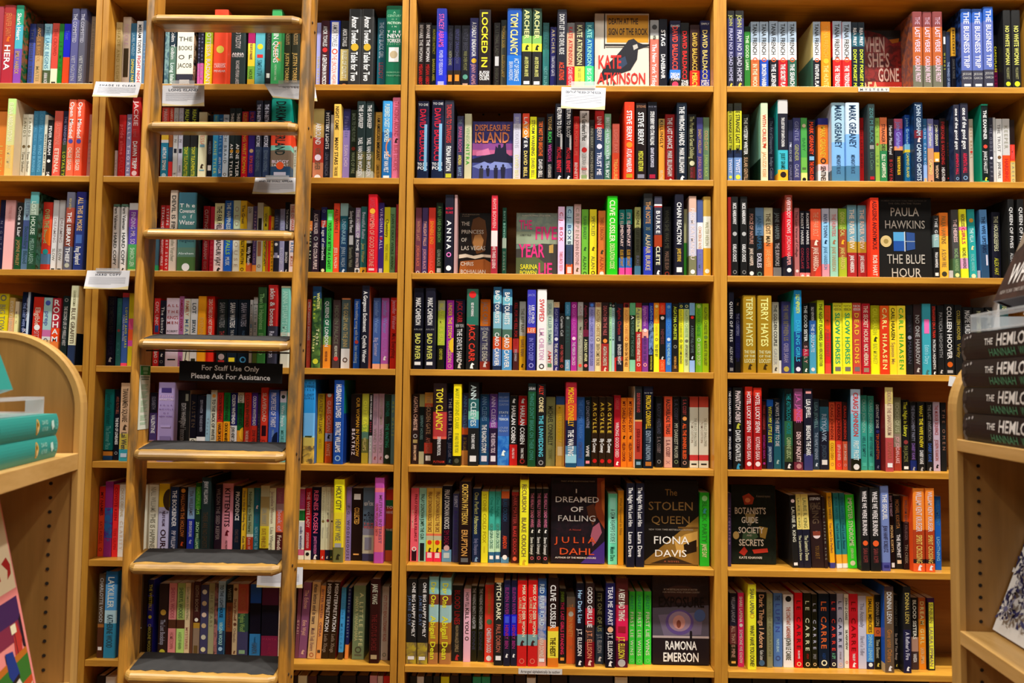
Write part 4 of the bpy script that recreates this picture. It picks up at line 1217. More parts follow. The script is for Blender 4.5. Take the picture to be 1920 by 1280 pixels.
1310 1385 82|c32:.1/a22|*fdd HOTEL LUCKY SEVEN@.06-.55;*ecc KOTARO ISAKA@.6-.88;(edd@.93
1388 1425 205|411|*a44 THREE ASSASSINS@.05-.42;*a38 KOTARO ISAKA@.5-.85;(a38@.92
1432 1490 188|26b:.1/235|*dd4 WITH MY LITTLE EYE@.1-.62;*bcd JOSHILYN JACKSON@.68-.9
1495 1560 180|234:.3/257:.2/378|*fff ALWAYS THE FIRST TO DIE@.05-.68;^bdd@.9
1590 1665 90|122:.4/364:.3/453:.2/222|*288 THE ASTROLOGY HOUSE@.06-.56;*ab8 CARINNE LEDUC@.6-.86;^ddd@.95||256
1678 1755 90|746:.25/c56:.15/322:.5/734|*c6a J.A. JANCE@.07-.42;*ecc DEN OF INIQUITY@.53-.9;(b88@.95
1765 1845 90|223:.8/447|*eee LISA JEWELL@.13-.36;*eee BREAKING THE DARK@.45-.82;[eaa@.03-.06
1850 1905 180|345|*799 LISA JEWELL@.05-.42;*9ab THE FAMILY REMAINS@.48-.86;^cde@.93
@5 D 1480 710 4.8
278 358 190|222:.1/367:.35/223|*9ab REYKJAVIK@.2-.6;567 JONASSON@.65-.85;[ddd@.86-.93
362 415 212|c53:.57/fb3|*721 CRAIG JOHNSON@.03-.55;*b82 COLD DISH@.6-.85;oc94@.92
422 478 208|a32:.58/d43|*411 CRAIG JOHNSON@.03-.56;*eba DEPTH OF WINTER@.63-.86;od76@.93
485 538 212|422:.58/d64|*d43 CRAIG JOHNSON@.05-.55;*ecb DRY BONES@.62-.86;oeaa@.93
545 645 95|abc:.3/7bc:.55/221|*c33 CRAIG JOHNSON@.04-.58;*dee FIRST FROST@.63-.87;(ddd@.95||245
648 705 150|4a9|*9cb CRAIG JOHNSON@.05-.5;*377 HELL IS EMPTY@.55-.82;[5ba@.9-.95
712 768 155|4a9|*9cb CRAIG JOHNSON@.05-.5;*377 ANY OTHER NAME@.55-.82;[5ba@.9-.95
775 825 215|222:.1/224|*ddd DISTANT SONS@.03-.38;*d63 TIM JOHNSTON@.46-.84;(448@.43;^88a@.95
865 940 78|cb7:.2/dca:.4/b55|*a87 DEATH AT THE SANATORIUM@.04-.57;*b65 RAGNAR@.65-.85;[eee@.9-.95||722
945 1012 168|886:.5/987:.18/a43|*bb9 ECHOES OF US@.07-.48;*ebb JOY JORDAN-LAKE@.54-.9
1020 1085 190|222|*dd4 That Night in Library@.03-.52;(944@.6;*885 EVA JURCZYK@.65-.88;[eee@.94-.98
1092 1150 210|222:.85/237|*889 THE ENGAGEMENT PARTY@.05-.57;*86a DARBY KANE@.6-.84;^aaa@.97
1162 1225 210|222|*dc3 WHAT THE WIFE KNEW@.05-.66;*ddd DARBY KANE@.7-.9;^aaa@.97
1240 1298 210|222|*888 THE LAST INVITATION@.04-.56;*46a DARBY KANE@.6-.87;^aaa@.97
1302 1362 210|bab|*a55 THE MURDER SEQUENCE@.05-.48;*a66 JOSEPH KANON@.55-.85;^222@.93
1372 1420 215|222|*865 THE OMEN@.1-.7
@6 B 160 890 4.8
105 158 105|c32:.4/e53|*622 MY NAMES@.08-.42;*a32 KATE RUSSELL@.5-.82;oa32@.9
158 228 60|938:.35/37b~629:.4/938|37b LIFT OFF@.5-.8
232 285 88|e33|*a12 COYOTE KEEN@.04-.5;b22 TESS GILPIN@.6-.9
285 340 88|eed|*cb9 CHUCK ORIGINAL@.05-.45;*dcb CLARITY@.5-.9
510 548 90|ddc|
548 640 90|ddc|*aa9 NIALL WILLIAMS@.03-.38;*887 THIS IS HAPPINESS@.4-.93
645 740 80|db2:.32/bbd|=222 PHILLIP@.38-.41;*424 PHILLIP B. WILLIAMS@.37-.58;*312 OURS@.62-.92;)432@.22;oda5@.96
748 825 108|235|*dde THE BOOKBINDER@.05-.56;*bbc PIP WILLIAMS@.62-.9;(acd@.95
830 895 112|211|*a63 HALLOWS THE HOLLOW@.1-.7;(c83@.05;oc73@.95;^a42@.8
905 970 112|8ac:.45/239|*667 TIA WILLIAMS@.05-.4;*cce SEVEN DAYS IN JUNE@.48-.7;^99c@.77;(68b@.9
975 1025 72|262:.05/4a3:.3/243:.4/365|*9d6 BEAUTIFUL DAYS@.06-.42;*bda ZACH WILLIAMS@.52-.88
1030 1115 22|233|*aaa JENNY WILLIAMSON@.05-.32;543 THERE ARE NO GHOSTS@.42-.85;^eee@.96||122
1150 1215 85|323|*988 WILSON THE SEED KEEPER@.06-.75;^bba@.96
1218 1312 78|d9a|*312 KITTENTITS@.06-.58;^612@.66;*523 HOLLY WILSON@.76-.88;(324@.94
1320 1390 100|123|*eee PROVIDENCE@.08-.48;655 CRAIG WILLSE@.6-.78;*eee U@.93-.98
1395 1440 120|db3|*654 How is this the Ending Now@.04-.6;*654 Kevin Wilson@.68-.92
1445 1498 120|9a8:.65/ddc:.04/b42|*453 Nothing to See Here@.05-.62;*daa Kevin Wilson@.7-.95
1502 1560 118|278|*468 KEVIN WILSON@.03-.5;9cd NOW IS NOT THE TIME@.55-.9;^dcc@.27
1562 1640 98|bb9:.15/a96:.4/cb3:.3/321|*998 GIRL DIARY@.3-.52;*a83 KATE WINKLER@.58-.84;^eee@.95
1642 1700 120|ddb|*a98 Jacqueline Winterson@.05-.5;*998 Lisa Wingate@.55-.88;o543@.93
1705 1775 120|956:.22/a88:.1/c64:.3/522|*cab Book of@.3-.6;*dcb Friends@.66-.88;(eee@.94;a77 Silent@.05-.2
@6 B 540 890 7.11
130 205 170|eec:.02/b47:.28/eec:.02/273:.14/eec:.02/ccc:.36/eec:.02/c68:.08/eec|*447 colin winnette@.54-.86;a69 USERS@.05-.25;364 USERS@.33-.45
215 295 180|a12:.87/ddc|*daa THE WHITE LADY@.05-.55;*daa JACQUELINE WINSPEAR@.62-.84;(222@.92
300 415 165|113|*e68 REINES ROSEN@.04-.64;*c7a JEANETTE WINTERSON@.68-.92;^ddd@.96
425 485 165|ddb:.86/c32|bb9 FRANKISSSTEIN@.05-.45;bba Winterson@.55-.7;(874@.47;^fff@.96
488 550 165|ddb:.86/224|bb9 PASSION OF MEN@.05-.45;bba Jeanette Winterson@.55-.7;(834@.46;^ddd@.96
552 592 165|dc9:.86/343|bb8 SEXING@.05-.4;(422@.47;^cc5@.96
592 740 60|ed2:.4/dc3:.42/774|*553 HOLY CITY@.08-.37;*886 HENRY WISE@.48-.74;[aaa@.77-.82;^332@.93||ca2
752 830 165|87a|*546 P.G. WODEHOUSE@.25-.98;[97b@.04-.22
832 980 178|211|[ddd@.08-.16;*da5 COLLECTED@.27-.5;*da6 I@.87-.96
985 1138 170|567:.55/889:.1/bba:.25/446|=ddd A@.18-.2;=ddd NEW YORK@.2-.25;=*112 A@.33-.36;=*112 MAN@.36-.39;=*112 IN@.4-.42;=*112 FULL@.43-.46;=*c66 TOM@.48-.51;=*c66 WOLFE@.52-.56;[889@.68-.85
1138 1265 38|b5a:.12/d78:.05/b6b:.4/d77:.3/b5a|*857 MUTUAL INTEREST@.2-.77;*a55 OLIVIA WOLFGANG-SMITH@.3-.68
1290 1392 195|b32:.15/263:.1/a42:.3/254:.3/c63|=*dcb TO@.23-.27;=ddc HAVE@.3-.34;=dca THE@.55-.58
@6 C 760 890 4.8
40 112 120|f67|*712 FINLAY DONOVAN IS KILLING IT@.08-.73;ecb ELLE COSIMANO@.3-.55;[312@.84-.99;oeee@.83
115 180 120|9cb|*354 FINLAY DONOVAN JUMPS THE GUN@.08-.7;[222@.75-.99;^223@.78
182 248 120|db5:.62/d75:.03/bb9:.06/fc3:.16/e35|*853 FINLAY DONOVAN ROLLS THE DICE@.05-.6;(d42@.74;^432@.84;[ecc@.88-.95
250 320 120|db5:.62/d75:.03/bb9:.06/fc3:.16/e35|*853 FINLAY DONOVAN ROLLS THE DICE@.05-.6;(d42@.74;^432@.84;[ecc@.88-.95
325 412 100|112:.84/7ac|*eee FINLAY DONOVAN KNOCKS@.05-.57;*824 'EM DEAD@.58-.78;(ebb@.82;[cde@.88-.95
420 475 170|446|*bbc SUSPECT@.03-.2;*437 ROBERT CRAIS@.25-.9
478 585 60|211|*ca5 CRICHTON PATTERSON@.03-.52;*c95 ERUPTION@.58-.9;[666@.92-.97
598 672 125|235|*cc8 One Perfect Afternoon@.05-.62;99b Emily Ohanjanians@.68-.9;^8ac@.96||334
678 740 150|fd3|*ba2 STONE COLD FOX@.03-.72;ca3 RACHEL KOLLER@.77-.86
745 800 150|4a9:.55/bdb:.3/368|*287 One Night@.08-.35;*587 GEORGINA CROSS@.45-.8;[eee@.9-.95
802 855 150|4a9:.55/bdb:.3/368|*287 One Night@.08-.35;*587 GEORGINA CROSS@.45-.8;[eee@.9-.95
858 930 150|c63:.1/334:.1/223:.72/58a|*357 BLAKE CROUCH@.1-.42;*d53 ABANDON@.62-.8;(eee@.92
952 1015 155|a33:.05/522|*a44 DARK MATTER@.03-.45;*c44 BLAKE CROUCH@.48-.88;(e75@.94
1025 1105 45|fd3|*764 RECURSION@.05-.38;*764 BLAKE CROUCH@.44-.9;^ca3@.96
1112 1165 125|222|*c79 THE REALLY DEAD WIVES@.06-.52;^eee@.57;*ddd Steve Urszenyi@.65-.88;oc67@.93
1172 1228 125|222|*c79 THE REALLY DEAD WIVES@.06-.52;^eee@.57;*ddd Steve Urszenyi@.65-.88;oc67@.93
1232 1285 125|222|*c79 THE REALLY DEAD WIVES@.06-.52;^eee@.57;*ddd Steve Urszenyi@.65-.88;oc67@.93
#1308 1792 35 dreamed
1825 1905 170|7db|{9ec@.06-.7;222 A GRIM REAPER'S GUIDE@.22-.68;*376 Maxie Dara@.75-.95
@6 C 1140 890 4.8
90 140 142|d92|*a72 What Happened to Nina@.1-.6
165 238 75|223|*fff The Night We Lost Him@.05-.52;*fff Laura Dave@.58-.88
248 325 75|223|*fff The Night We Lost Him@.05-.52;*fff Laura Dave@.58-.88
#328 818 60 stolen
828 912 160|3b3|*383 BLOCK PARTY@.12-.68;*dfa JAMIE DAY@.7-.88;(9d9@.08;^4aa@.25
@6 D 1140 890 4.8
1080 1110 165|435|a89 SPECULATION@.2-.7
#1115 1515 105 botanist
1665 1720 185 -2.6|222|*ccb LAURIE R. KING@.16-.65;(ecc@.08;[ddd@.93-.97||222
1722 1765 175 -2.6|dc7:.48/223|*885 LAURIE R. KING@.05-.46;*cca The Lantern's Dance@.56-.9
1768 1832 175 -2.6|dc7:.48/223|*885 LAURIE R. KING@.05-.46;*cca The Lantern's Dance@.56-.9
@6 D 1480 890 4.8
205 320 185 -2.6|322|=*ddd STEPHEN@.03-.07;=*654 KING@.1-.2;*654 KING@.14-.4;(dcc@.55;[843@.5-.56;863 YOU LIKE IT@.7-.88
322 350 200 -2.6|322|998 BEN STEPHEN KING@.1-.95
370 415 162 -2.6|ea2:.93/448|*864 ROGER WHITE@.05-.35;*964 You Can't Do Perfect@.4-.8
430 478 165 -2.6|388:.82/fa3:.12/eee|*267 SUSIE HAYES@.05-.35;*256 You'd Look Better@.4-.75
482 530 165 -2.6|388:.82/fa3:.12/eee|*267 SUSIE HAYES@.05-.35;*256 You'd Look Better@.4-.75
535 620 180 -2.2|4d3|*dfb IMPOSTER SYNDROME@.04-.7;*cfa JOSEPH KNOX@.73-.87;(dfb@.93
640 725 110 -0.6|222|*edd WHILE WE WERE BURNING@.05-.58;(e63@.67;*844 SARA KOFFI@.73-.9
735 825 115 -0.6|222|*edd WHILE WE WERE BURNING@.05-.58;(e63@.67;*844 SARA KOFFI@.73-.9
835 912 100 -1|78b:.9/559|*eee THE SEQUEL@.1-.4;*446 JEAN HANFF KORELITZ@.47-.78;[337@.93-.96
915 958 175 -1.5|211|*cab ENVY THE NIGHT@.02-.3;*ca7 MICHAEL KORYTA@.42-.78;[ddd@.92-.98
962 1028 190 -1.5|222|*a74 MICHAEL KORYTA@.05-.45;*eee THE PROPHET@.53-.85;[eca@.88-.93
1030 1085 195|c62:.35/322|*766 WILLIAM KENT KRUEGER@.05-.6;998 TIN CREEK@.66-.92
1115 1222 122|e83:.5/a42:.35/322:.05/e63|*dcc WILLIAM KENT KRUEGER@.04-.52;*db6 SPIRIT CROSSING@.56-.9;^eee@.95||d52
1232 1312 122|e83:.5/a42:.35/322:.05/e63|*dcc WILLIAM KENT KRUEGER@.04-.52;*db6 SPIRIT CROSSING@.56-.9;^eee@.95
1318 1372 195|26b|*48b WILLIAM KENT@.05-.4;*8bd LIGHTNING@.55-.88
@7 B 160 1065 4.8
100 158 48|543:.6/963:.04/532|*aaa CHARLOTTE WOOD@.05-.58;[ddd@.87-.91
160 270 28|269:.15/59c:.3/acd:.15/38a|*cde LAYKILLER@.06-.42;*356 KATHERINE WOOD@.5-.88||269
470 512 20|321|bbb X@.5-.8
490 530 210|da7:.35/a33
533 595 105|225:.2/44b:.02/222:.1/33a:.3/223:.35/44b|*cc4 THE WESTERLY@.06-.41;(dd4@.49;*bb5 CAROLINE WOODS@.58-.96||33a
645 730 140|322|(b94@.4;*99a The Lost Bookshop@.5-.85;(bb4@.95
735 805 135|c88:.5/532:.12/c88|*a56 SHERRYL WOODS@.06-.48;a66 HOMETOWN@.67-.9
810 880 135|9a6:.5/532:.12/ac7|*464 SHERRYL WOODS@.06-.48;464 A SLICE OF HEAVEN@.67-.9
882 928 135|cb9|*997 GENTLEMAN IN WAITING@.05-.5;*a76 MYSTERIES@.6-.9
932 958 130|643
960 1018 120|422:.55/a83:.07/876|*876 EDITH BOOM@.05-.4;(edc@.51;[653@.85-.95
1018 1092 150|446|(ccb@.1;(ba8@.26;(cba@.42;(ba8@.57;(bba@.73;(cca@.9
1095 1150 135|997|775 THE YEARS@.1-.6
1145 1180 138|a77~544|
1180 1242 118|9bd:.35/38b:.3/246|*135 TO THE LIGHTHOUSE@.05-.48;*adf VIRGINIA WOOLF@.54-.84;(9bd@.89||69b
1255 1310 148|221:.25/742:.4/311|*776 WEST@.05-.22;533 BRAWNY@.3-.6
1312 1362 145|ba8|*743 Shady Woolf@.2-.5;*876 Orlando@.6-.8;(643@.07;(643@.55;^643@.93
1358 1450 145|a54:.4/354:.25/446|*a64 ORLANDO@.05-.35;*8a6 Virginia Woolf@.4-.65;[8a8@.9-.95
1470 1568 145|25a:.26/112:.42/37a|*146 TO PARADISE@.72-.8;*456 HANYA@.8-.95||122
1575 1725 150|524:.28/112:.42/724|=*935 HANYA@.73-.76;935 TO PARADISE@.8-.95
1728 1765 150|cba|*b44 BLACK LIKE@.1-.35;876 Yaffa@.5-.8
@7 B 540 1065 5.954
70 110 230 2|745|*ca9 GYASI@.45-.65
112 200 160 3|857|*da9 The Echoes@.1-.35;*da9 Evie Wyld@.5-.7;^ca9@.92
212 300 155 3|ca7|*544 these letters end in tears@.03-.55;866 Musih Tedji Xaviere@.6-.9;oa64@.95
308 362 195 3|d95|*855 BITTER WATER@.05-.45;*855 OPERA@.5-.7;[543@.88-.92
365 445 155 3|321|*fff MISINTERPRETATION@.02-.65;*876 Ledia Xhoga@.68-.92
447 525 155 3|321|*fff MISINTERPRETATION@.02-.65;*876 Ledia Xhoga@.68-.92||b33
555 605 215 2|48a:.3/49c:.6/432|*37a STUDENT MADCAP@.05-.85
628 665 220 2|225:.8/d84|*899 ROSEBUD REALITY@.02-.7
710 845 195 0.6|786|*cc9 A LITTLE LIFE@.1-.82;*bb8 HANYA YANAGIHARA@.15-.75;o554@.87;[665@.93-.95
900 1015 120 0.3|311|*aa9 JANE YANG@.06-.3;*622 THE LOTUS SHOES@.42-.85;[a97@.9-.95
1030 1110 205 0.3|ba9|*a65 CITY STATE REVOLUTIONARY ROAD@.12-.75;o776@.93
1112 1138 215 0.3|312|
@7 C 760 1065 4.8
-2 98 95|222:.75/764~a93|*eee ONE BIG HAPPY FAMILY@.04-.68;*568 JAMIE DAY@.2-.55;[eee@.91-.95
102 195 95|222:.75/764~a93|*eee ONE BIG HAPPY FAMILY@.04-.68;*568 JAMIE DAY@.2-.55;[eee@.91-.95
202 290 75|8bb:.2/743:.12/9bb:.2/a73:.25/642:.1/a74|*dd3 Day One@.06-.35;*dd3 Abigail Dean@.45-.95
302 405 85|8bb:.2/743:.12/9bb:.2/a73:.25/642:.1/a74|*dd3 Day One@.06-.35;*dd3 Abigail Dean@.45-.95
412 510 155|222|*922 BLOOD LINES@.06-.52;*986 NELSON DEMILLE@.53-.7;*986 ALEX DEMILLE@.7-.88;^a33@.95
518 582 185|fab|*544 HOW I'LL@.05-.25;*433 KILL YOU@.26-.62;o544@.68
585 640 160|221|*aaa THE WAKING KING'S DAUGHTER@.03-.57;445 DIONNE@.6-.85
648 702 165|221|*aaa THE WAKING KING'S DAUGHTER@.03-.57;445 DIONNE@.6-.85
710 790 150|d43|*a83 A DAUGHTER OF FAIR VERONA@.05-.38;(575@.48;*edd CHRISTINA DODD@.56-.88;(edd@.95
795 875 88|b84:.05/222|*edb PITCH DARK@.05-.48;*a65 PAUL DOIRON@.53-.85;[eee@.89-.94
880 940 110|224:.4/22b:.25/223|*837 ELEVEN RIVER@.08-.4;[45c@.42-.5;*937 HENRY BEN@.52-.8;^dde@.88
945 1000 110|224:.4/22b:.25/223|*837 ELEVEN RIVER@.08-.4;[45c@.42-.5;*937 HENRY BEN@.52-.8;^dde@.88
1003 1090 110|c22:.63/799:.13/b22|*edb MASK OF THE DEER WOMAN@.05-.66;*ca8 LAURIE L. DOVE@.2-.5;^422@.73;oc65@.94
1098 1190 108|c22:.63/799:.13/b22|*edb MASK OF THE DEER WOMAN@.05-.66;*ca8 LAURIE L. DOVE@.2-.5;^422@.73;oc65@.94
1182 1265 92|358:.2/99a~46a:.5/c87|*bcd RED RIVER ROAD@.06-.54;*dcb ANNA DOWNES@.68-.9;[eed@.91-.95
1278 1375 85|211:.55/d72:.05/ec4:.3/c72|*eed CLIVE CUSSLER@.08-.57;*321 THE HEIST@.67-.88
1382 1440 185|222|*e36 THE LAST GIRLS STANDING@.18-.88;8a3 JENNIFER@.04-.18;[e94@.92-.96
1448 1525 265|876:.15/e63|*d95 THIRTEEN NINETY@.1-.6;(edc@.25;b74 X@.7-.8
1532 1605 135|112|*9bd Her Dark Lies@.08-.48;*ddd J.T. ELLISON@.55-.87;^eee@.95
1615 1700 135|322:.3/a23:.2/433:.2/712|*ddd GOOD GIRLS LIE@.04-.53;*c86 J.T. ELLISON@.57-.9;^eba@.95
1710 1785 205|222:.5/345|*996 IT'S ONE OF US@.03-.56;*aaa J.T. ELLISON@.6-.85;^ddd@.93
1800 1885 135|225:.5/112|*ccd TEAR ME APART@.04-.5;(da8@.55;*ddd J.T. ELLISON@.59-.9;^eee@.95
@7 C 1140 1065 4.8
65 178 90|522:.3/a24:.15/c25:.25/513|*edc A VERY BAD THING@.12-.48;[923@.54-.61;*ec4 J.T. ELLISON@.66-.9;(aaa@.95
188 242 210|4c4|*396 ASHLEY@.05-.25;*cfb FIRST LIE WINS@.28-.88;o7c7@.95
252 312 210|4c4|*396 ASHLEY@.05-.25;*cfb FIRST LIE WINS@.28-.88;o7c7@.95
325 388 210|4c4|*396 ASHLEY@.05-.25;*cfb FIRST LIE WINS@.28-.88;o7c7@.95
#402 910 90 exposure
@7 D 1140 1065 4.8
1098 1162 225|223:.45/633:.25/221|*99a WILLIAM LANDAY@.05-.4;*a87 ALL THAT IS MINE@.45-.88;[da5@.93-.96
1172 1225 222|d37|*edd SHARI LAPENA@.05-.4;(fee@.44;*ecd SOMEONE WE KNOW@.5-.95
1260 1335 145|fe3|*664 SHARI LAPENA@.05-.35;oca3@.37;*553 WHAT HAVE YOU DONE?@.48-.96
1342 1430 215|222|*da8 Dark Things I Adore@.03-.75;*bbb Katie Lattari@.78-.92;(468@.95
1432 1485 230|886|775 ACTS OF DESPERATION@.1-.85
1492 1570 225|57a|*346 THE@.03-.1;*459 LUPIN@.14-.53;*ace MAURICE LEBLANC@.62-.8;o458@.88
1582 1672 238|ddd:.15/eed|(222@.06;*a53 THE CONSTANT GARDENER@.17-.6;*554 JOHN LE CARRE@.6-.9
1685 1755 222|c12|*522 LE CARRE@.1-.75;*ecc GIRL DRUMMER@.77-.88;oeb8@.95
1765 1832 225|221|*cca LE CARRE@.1-.77;*a22 LITTLE SPY@.81-.88;oeb8@.95
1838 1888 235|221|*aab LE CARRE@.1-.77;*888 SMILEY@.81-.88;oeb8@.95
@7 D 1480 1065 4.8
268 362 230|123|*c63 LE CARRE@.1-.74;*247 AGENT@.8-.88;oddb@.93
372 432 232|223|*d43 LE CARRE@.1-.77;*6a8 A SPY@.8-.88;oddb@.95
434 490 230|aab|*124 LE CARRE@.1-.73;*877 SPY WHO CAME@.78-.88;odba@.95
498 540 235|ddc|*333 JOHN LE CARRE@.05-.35;*443 SILVERVIEW@.48-.75;oc65@.92
545 622 232|c23|*711 LE CARRE@.1-.77;*edd TINKER SPY@.8-.9;^fff@.95
625 700 250|bbc|*889 The Anomaly@.1-.43;*99a Hervé Le Tellier@.55-.82
700 765 255|ea2:.52/48c:.38/224|*432 SMALL MERCIES@.03-.5;*9cf DENNIS LEHANE@.53-.88;(cde@.94
772 842 240|221:.44/c63:.12/221|*a97 DONNA LEON@.1-.42;o843@.5;*bb9 Time Element@.6-.85;^dc6@.94||ca6
850 945 165|433:.05/654|*bbb DONNA LEON@.06-.43;*a74 Give unto Others@.5-.88;^eee@.95||25a:.9/a97
948 1005 240|222|*776 DONNA LEON@.08-.42;*cba So Shall You Reap@.52-.88;^dc6@.95
1012 1100 165|222:.5/224|*a95 DONNA LEON@.07-.43;*bbc A Refiner's Fire@.53-.85;^eee@.95||222
1105 1165 265|222:.55/a87:.2/433|*ddc BLOOD SISTERS@.03-.58;*eee VANESSA@.78-.9
1170 1235 265|b63:.3/e82|*dc8 DREAM GIRL@.05-.65;*db8 LAURA LIPPMAN@.7-.92
1252 1315 270|425:.06/222|{fe4@.06-.98;*764 SUNBURN@.08-.35;*876 LAURA LIPPMAN@.4-.95

"""

ROW8 = """
@8 B 0 0 1
176 192 1266|211|
193 212 1268|eed|
540 554 1266|322|
555 572 1266|eeb|
573 590 1267|533|
592 630 1266|222|
634 664 1266|322|
666 688 1266|212|
690 704 1266|c9a|
705 715 1267|cbb|
716 731 1267|c33|
@8 C 0 0 1
766 778 1267|222|
779 792 1268|ccc|
794 808 1267|222|
810 822 1267|333|
824 840 1268|dd2|
842 858 1266|322|
860 882 1266|221|
884 900 1268|397|
901 917 1268|397|
919 940 1267|322|
942 962 1266|211|
964 984 1266|322|
986 1003 1270|dde|345 FAIR@.1-.5
1006 1030 1266|432|
1032 1062 1266|322|
1066 1148 1266|334|
1152 1176 1269|ddc|
1178 1215 1267|222|
1218 1260 1266|322|
1262 1300 1267|211|
1302 1330 1266|222|
@8 D 0 0 1
1368 1410 1268|222|
1412 1474 1268|333|
1478 1520 1270|222|
1524 1580 1270|221|
1584 1660 1271|223|
1664 1745 1272|222|
"""


def parse_item(s):
    ch = s[0]
    if ch in '(o^)':
        c, _, f = s[1:].partition('@')
        return (ch, c, float(f))
    if ch in '[]{':
        c, _, f = s[1:].partition('@')
        a, b = f.split('-')
        return (ch, c, float(a), float(b))
    kind = 'v'
    if ch == '=':
        kind, s = 'h', s[1:]
    bold = s[0] == '*'
    if bold:
        s = s[1:]
    col, txt = s[:3], s[4:]
    f0, f1 = 0.08, 0.92
    if '@' in txt:
        txt, _, f = txt.rpartition('@')
        a, b = f.split('-')
        f0, f1 = float(a), float(b)
    return (kind, col, bold, txt.strip(), f0, f1)


def parse_books():
    books, faceout = [], []
    row = bay = None
    off = y0 = 0.0
    sc = 1.0
    for ln in (BOOK_TEXT + ROW8).splitlines():
        ln = ln.strip()
        if not ln:
            continue
        if ln[0] == '@':
            p = ln[1:].split()
            row, bay, off, y0, sc = int(p[0]), p[1], float(p[2]), float(p[3]), float(p[4])
            continue
        head, *rest = ln.split('|')
        if head[0] == '#':
            p = head[1:].split()
            faceout.append(dict(row=row, bay=bay, x0=off + float(p[0]) / sc, x1=off + float(p[1]) / sc, top=y0 + float(p[2]) / sc, name=p[3]))
            continue
        p = head.split()
        items = [parse_item(q) for q in rest[1].split(';') if q.strip()] if len(rest) > 1 else []
        side = rest[3] if len(rest) > 3 else (rest[2] if len(rest) > 2 and rest[2] else None)
        lean = float(p[3]) if len(p) > 3 else {('A', 1): 0.8, ('A', 2): 1.0, ('A', 3): 1.0, ('A', 4): 1.6}.get((bay, row), 0.0)
        books.append(dict(row=row, bay=bay, x0=off + float(p[0]) / sc, x1=off + float(p[1]) / sc, top=y0 + float(p[2]) / sc, lean=lean, bg=rest[0], items=items, side=side))
    return books, faceout


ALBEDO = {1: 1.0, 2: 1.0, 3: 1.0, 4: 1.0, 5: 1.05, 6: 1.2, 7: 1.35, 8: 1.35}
books, faceout = parse_books()
rnd = random.Random(3)
for b in books:
    z = SHELF_Z[b['row']]
    yb = project((on_plane(b['x0'], 640)[0], 0, z))[1]
    htest = on_plane(b['x0'], b['top'], 0.03)[2] - z
    b['hard'] = htest > 0.2345
    y0 = (0.016 + rnd.uniform(-.003, .004)) if b['hard'] else (0.043 + rnd.uniform(-.004, .004))
    if b['row'] == 8:
        y0 = 0.03
    b['y0'] = y0
    b['wx0'] = on_plane(b['x0'], yb, y0)[0]
    b['wx1'] = on_plane(b['x1'], yb, y0)[0]
    b['h'] = min(on_plane((b['x0'] + b['x1']) / 2, b['top'], y0)[2] - z, 0.268)
    b['d'] = (0.157 if b['hard'] else 0.136) + rnd.uniform(-.003, .003)
    b['area'] = (b['x1'] - b['x0']) * b['h']
    b['z'] = z

# neighbours on a shelf may touch but not run into each other
by_shelf = {}
for b in books:
    by_shelf.setdefault((b['row'], b['bay']), []).append(b)
for (row, bay), lst in by_shelf.items():
    lst.sort(key=lambda q: q['wx0'] + q['wx1'])
    lo, hi = BAYS[bay]
    for a, c in zip(lst[:-1], lst[1:]):
        if a['wx1'] > c['wx0'] - 0.0003:
            mid = (a['wx1'] + c['wx0']) / 2
            a['wx1'], c['wx0'] = mid - 0.00015, mid + 0.00015
    for i, a in enumerate(lst):
        a['wx0'] = max(a['wx0'], lo + 0.001)
        a['wx1'] = min(a['wx1'], hi - 0.001)
        a['n'] = i + 1
        a['t'] = a['wx1'] - a['wx0']
books = [b for b in books if b['t'] > 0.003]

N_SOFT = 300
soft = sorted((b for b in books if not b['hard']), key=lambda q: -q['area'])
for i, b in enumerate(soft):
    b['single'] = i < N_SOFT
for b in books:
    if b['hard']:
        b['single'] = True

spare = MB()
spare_pages = MB()


def cover_words(b):
    bands = parse_bands(b['bg'])
    big = sorted(bands, key=lambda q: -(q[3] - q[2]))
    n1 = colour_name(big[0][0])
    col = n1
    if len(big) > 1 and big[1][3] - big[1][2] > 0.24:
        n2 = colour_name(big[1][0])
        if n2 != n1:
            col = n1 + ' and ' + n2
    txt = [it for it in b['items'] if it[0] in 'vh']
    let = ''
    if txt:
        let = ' lettered ' + colour_name(max(txt, key=lambda q: q[5] - q[4])[1])
    return col, let


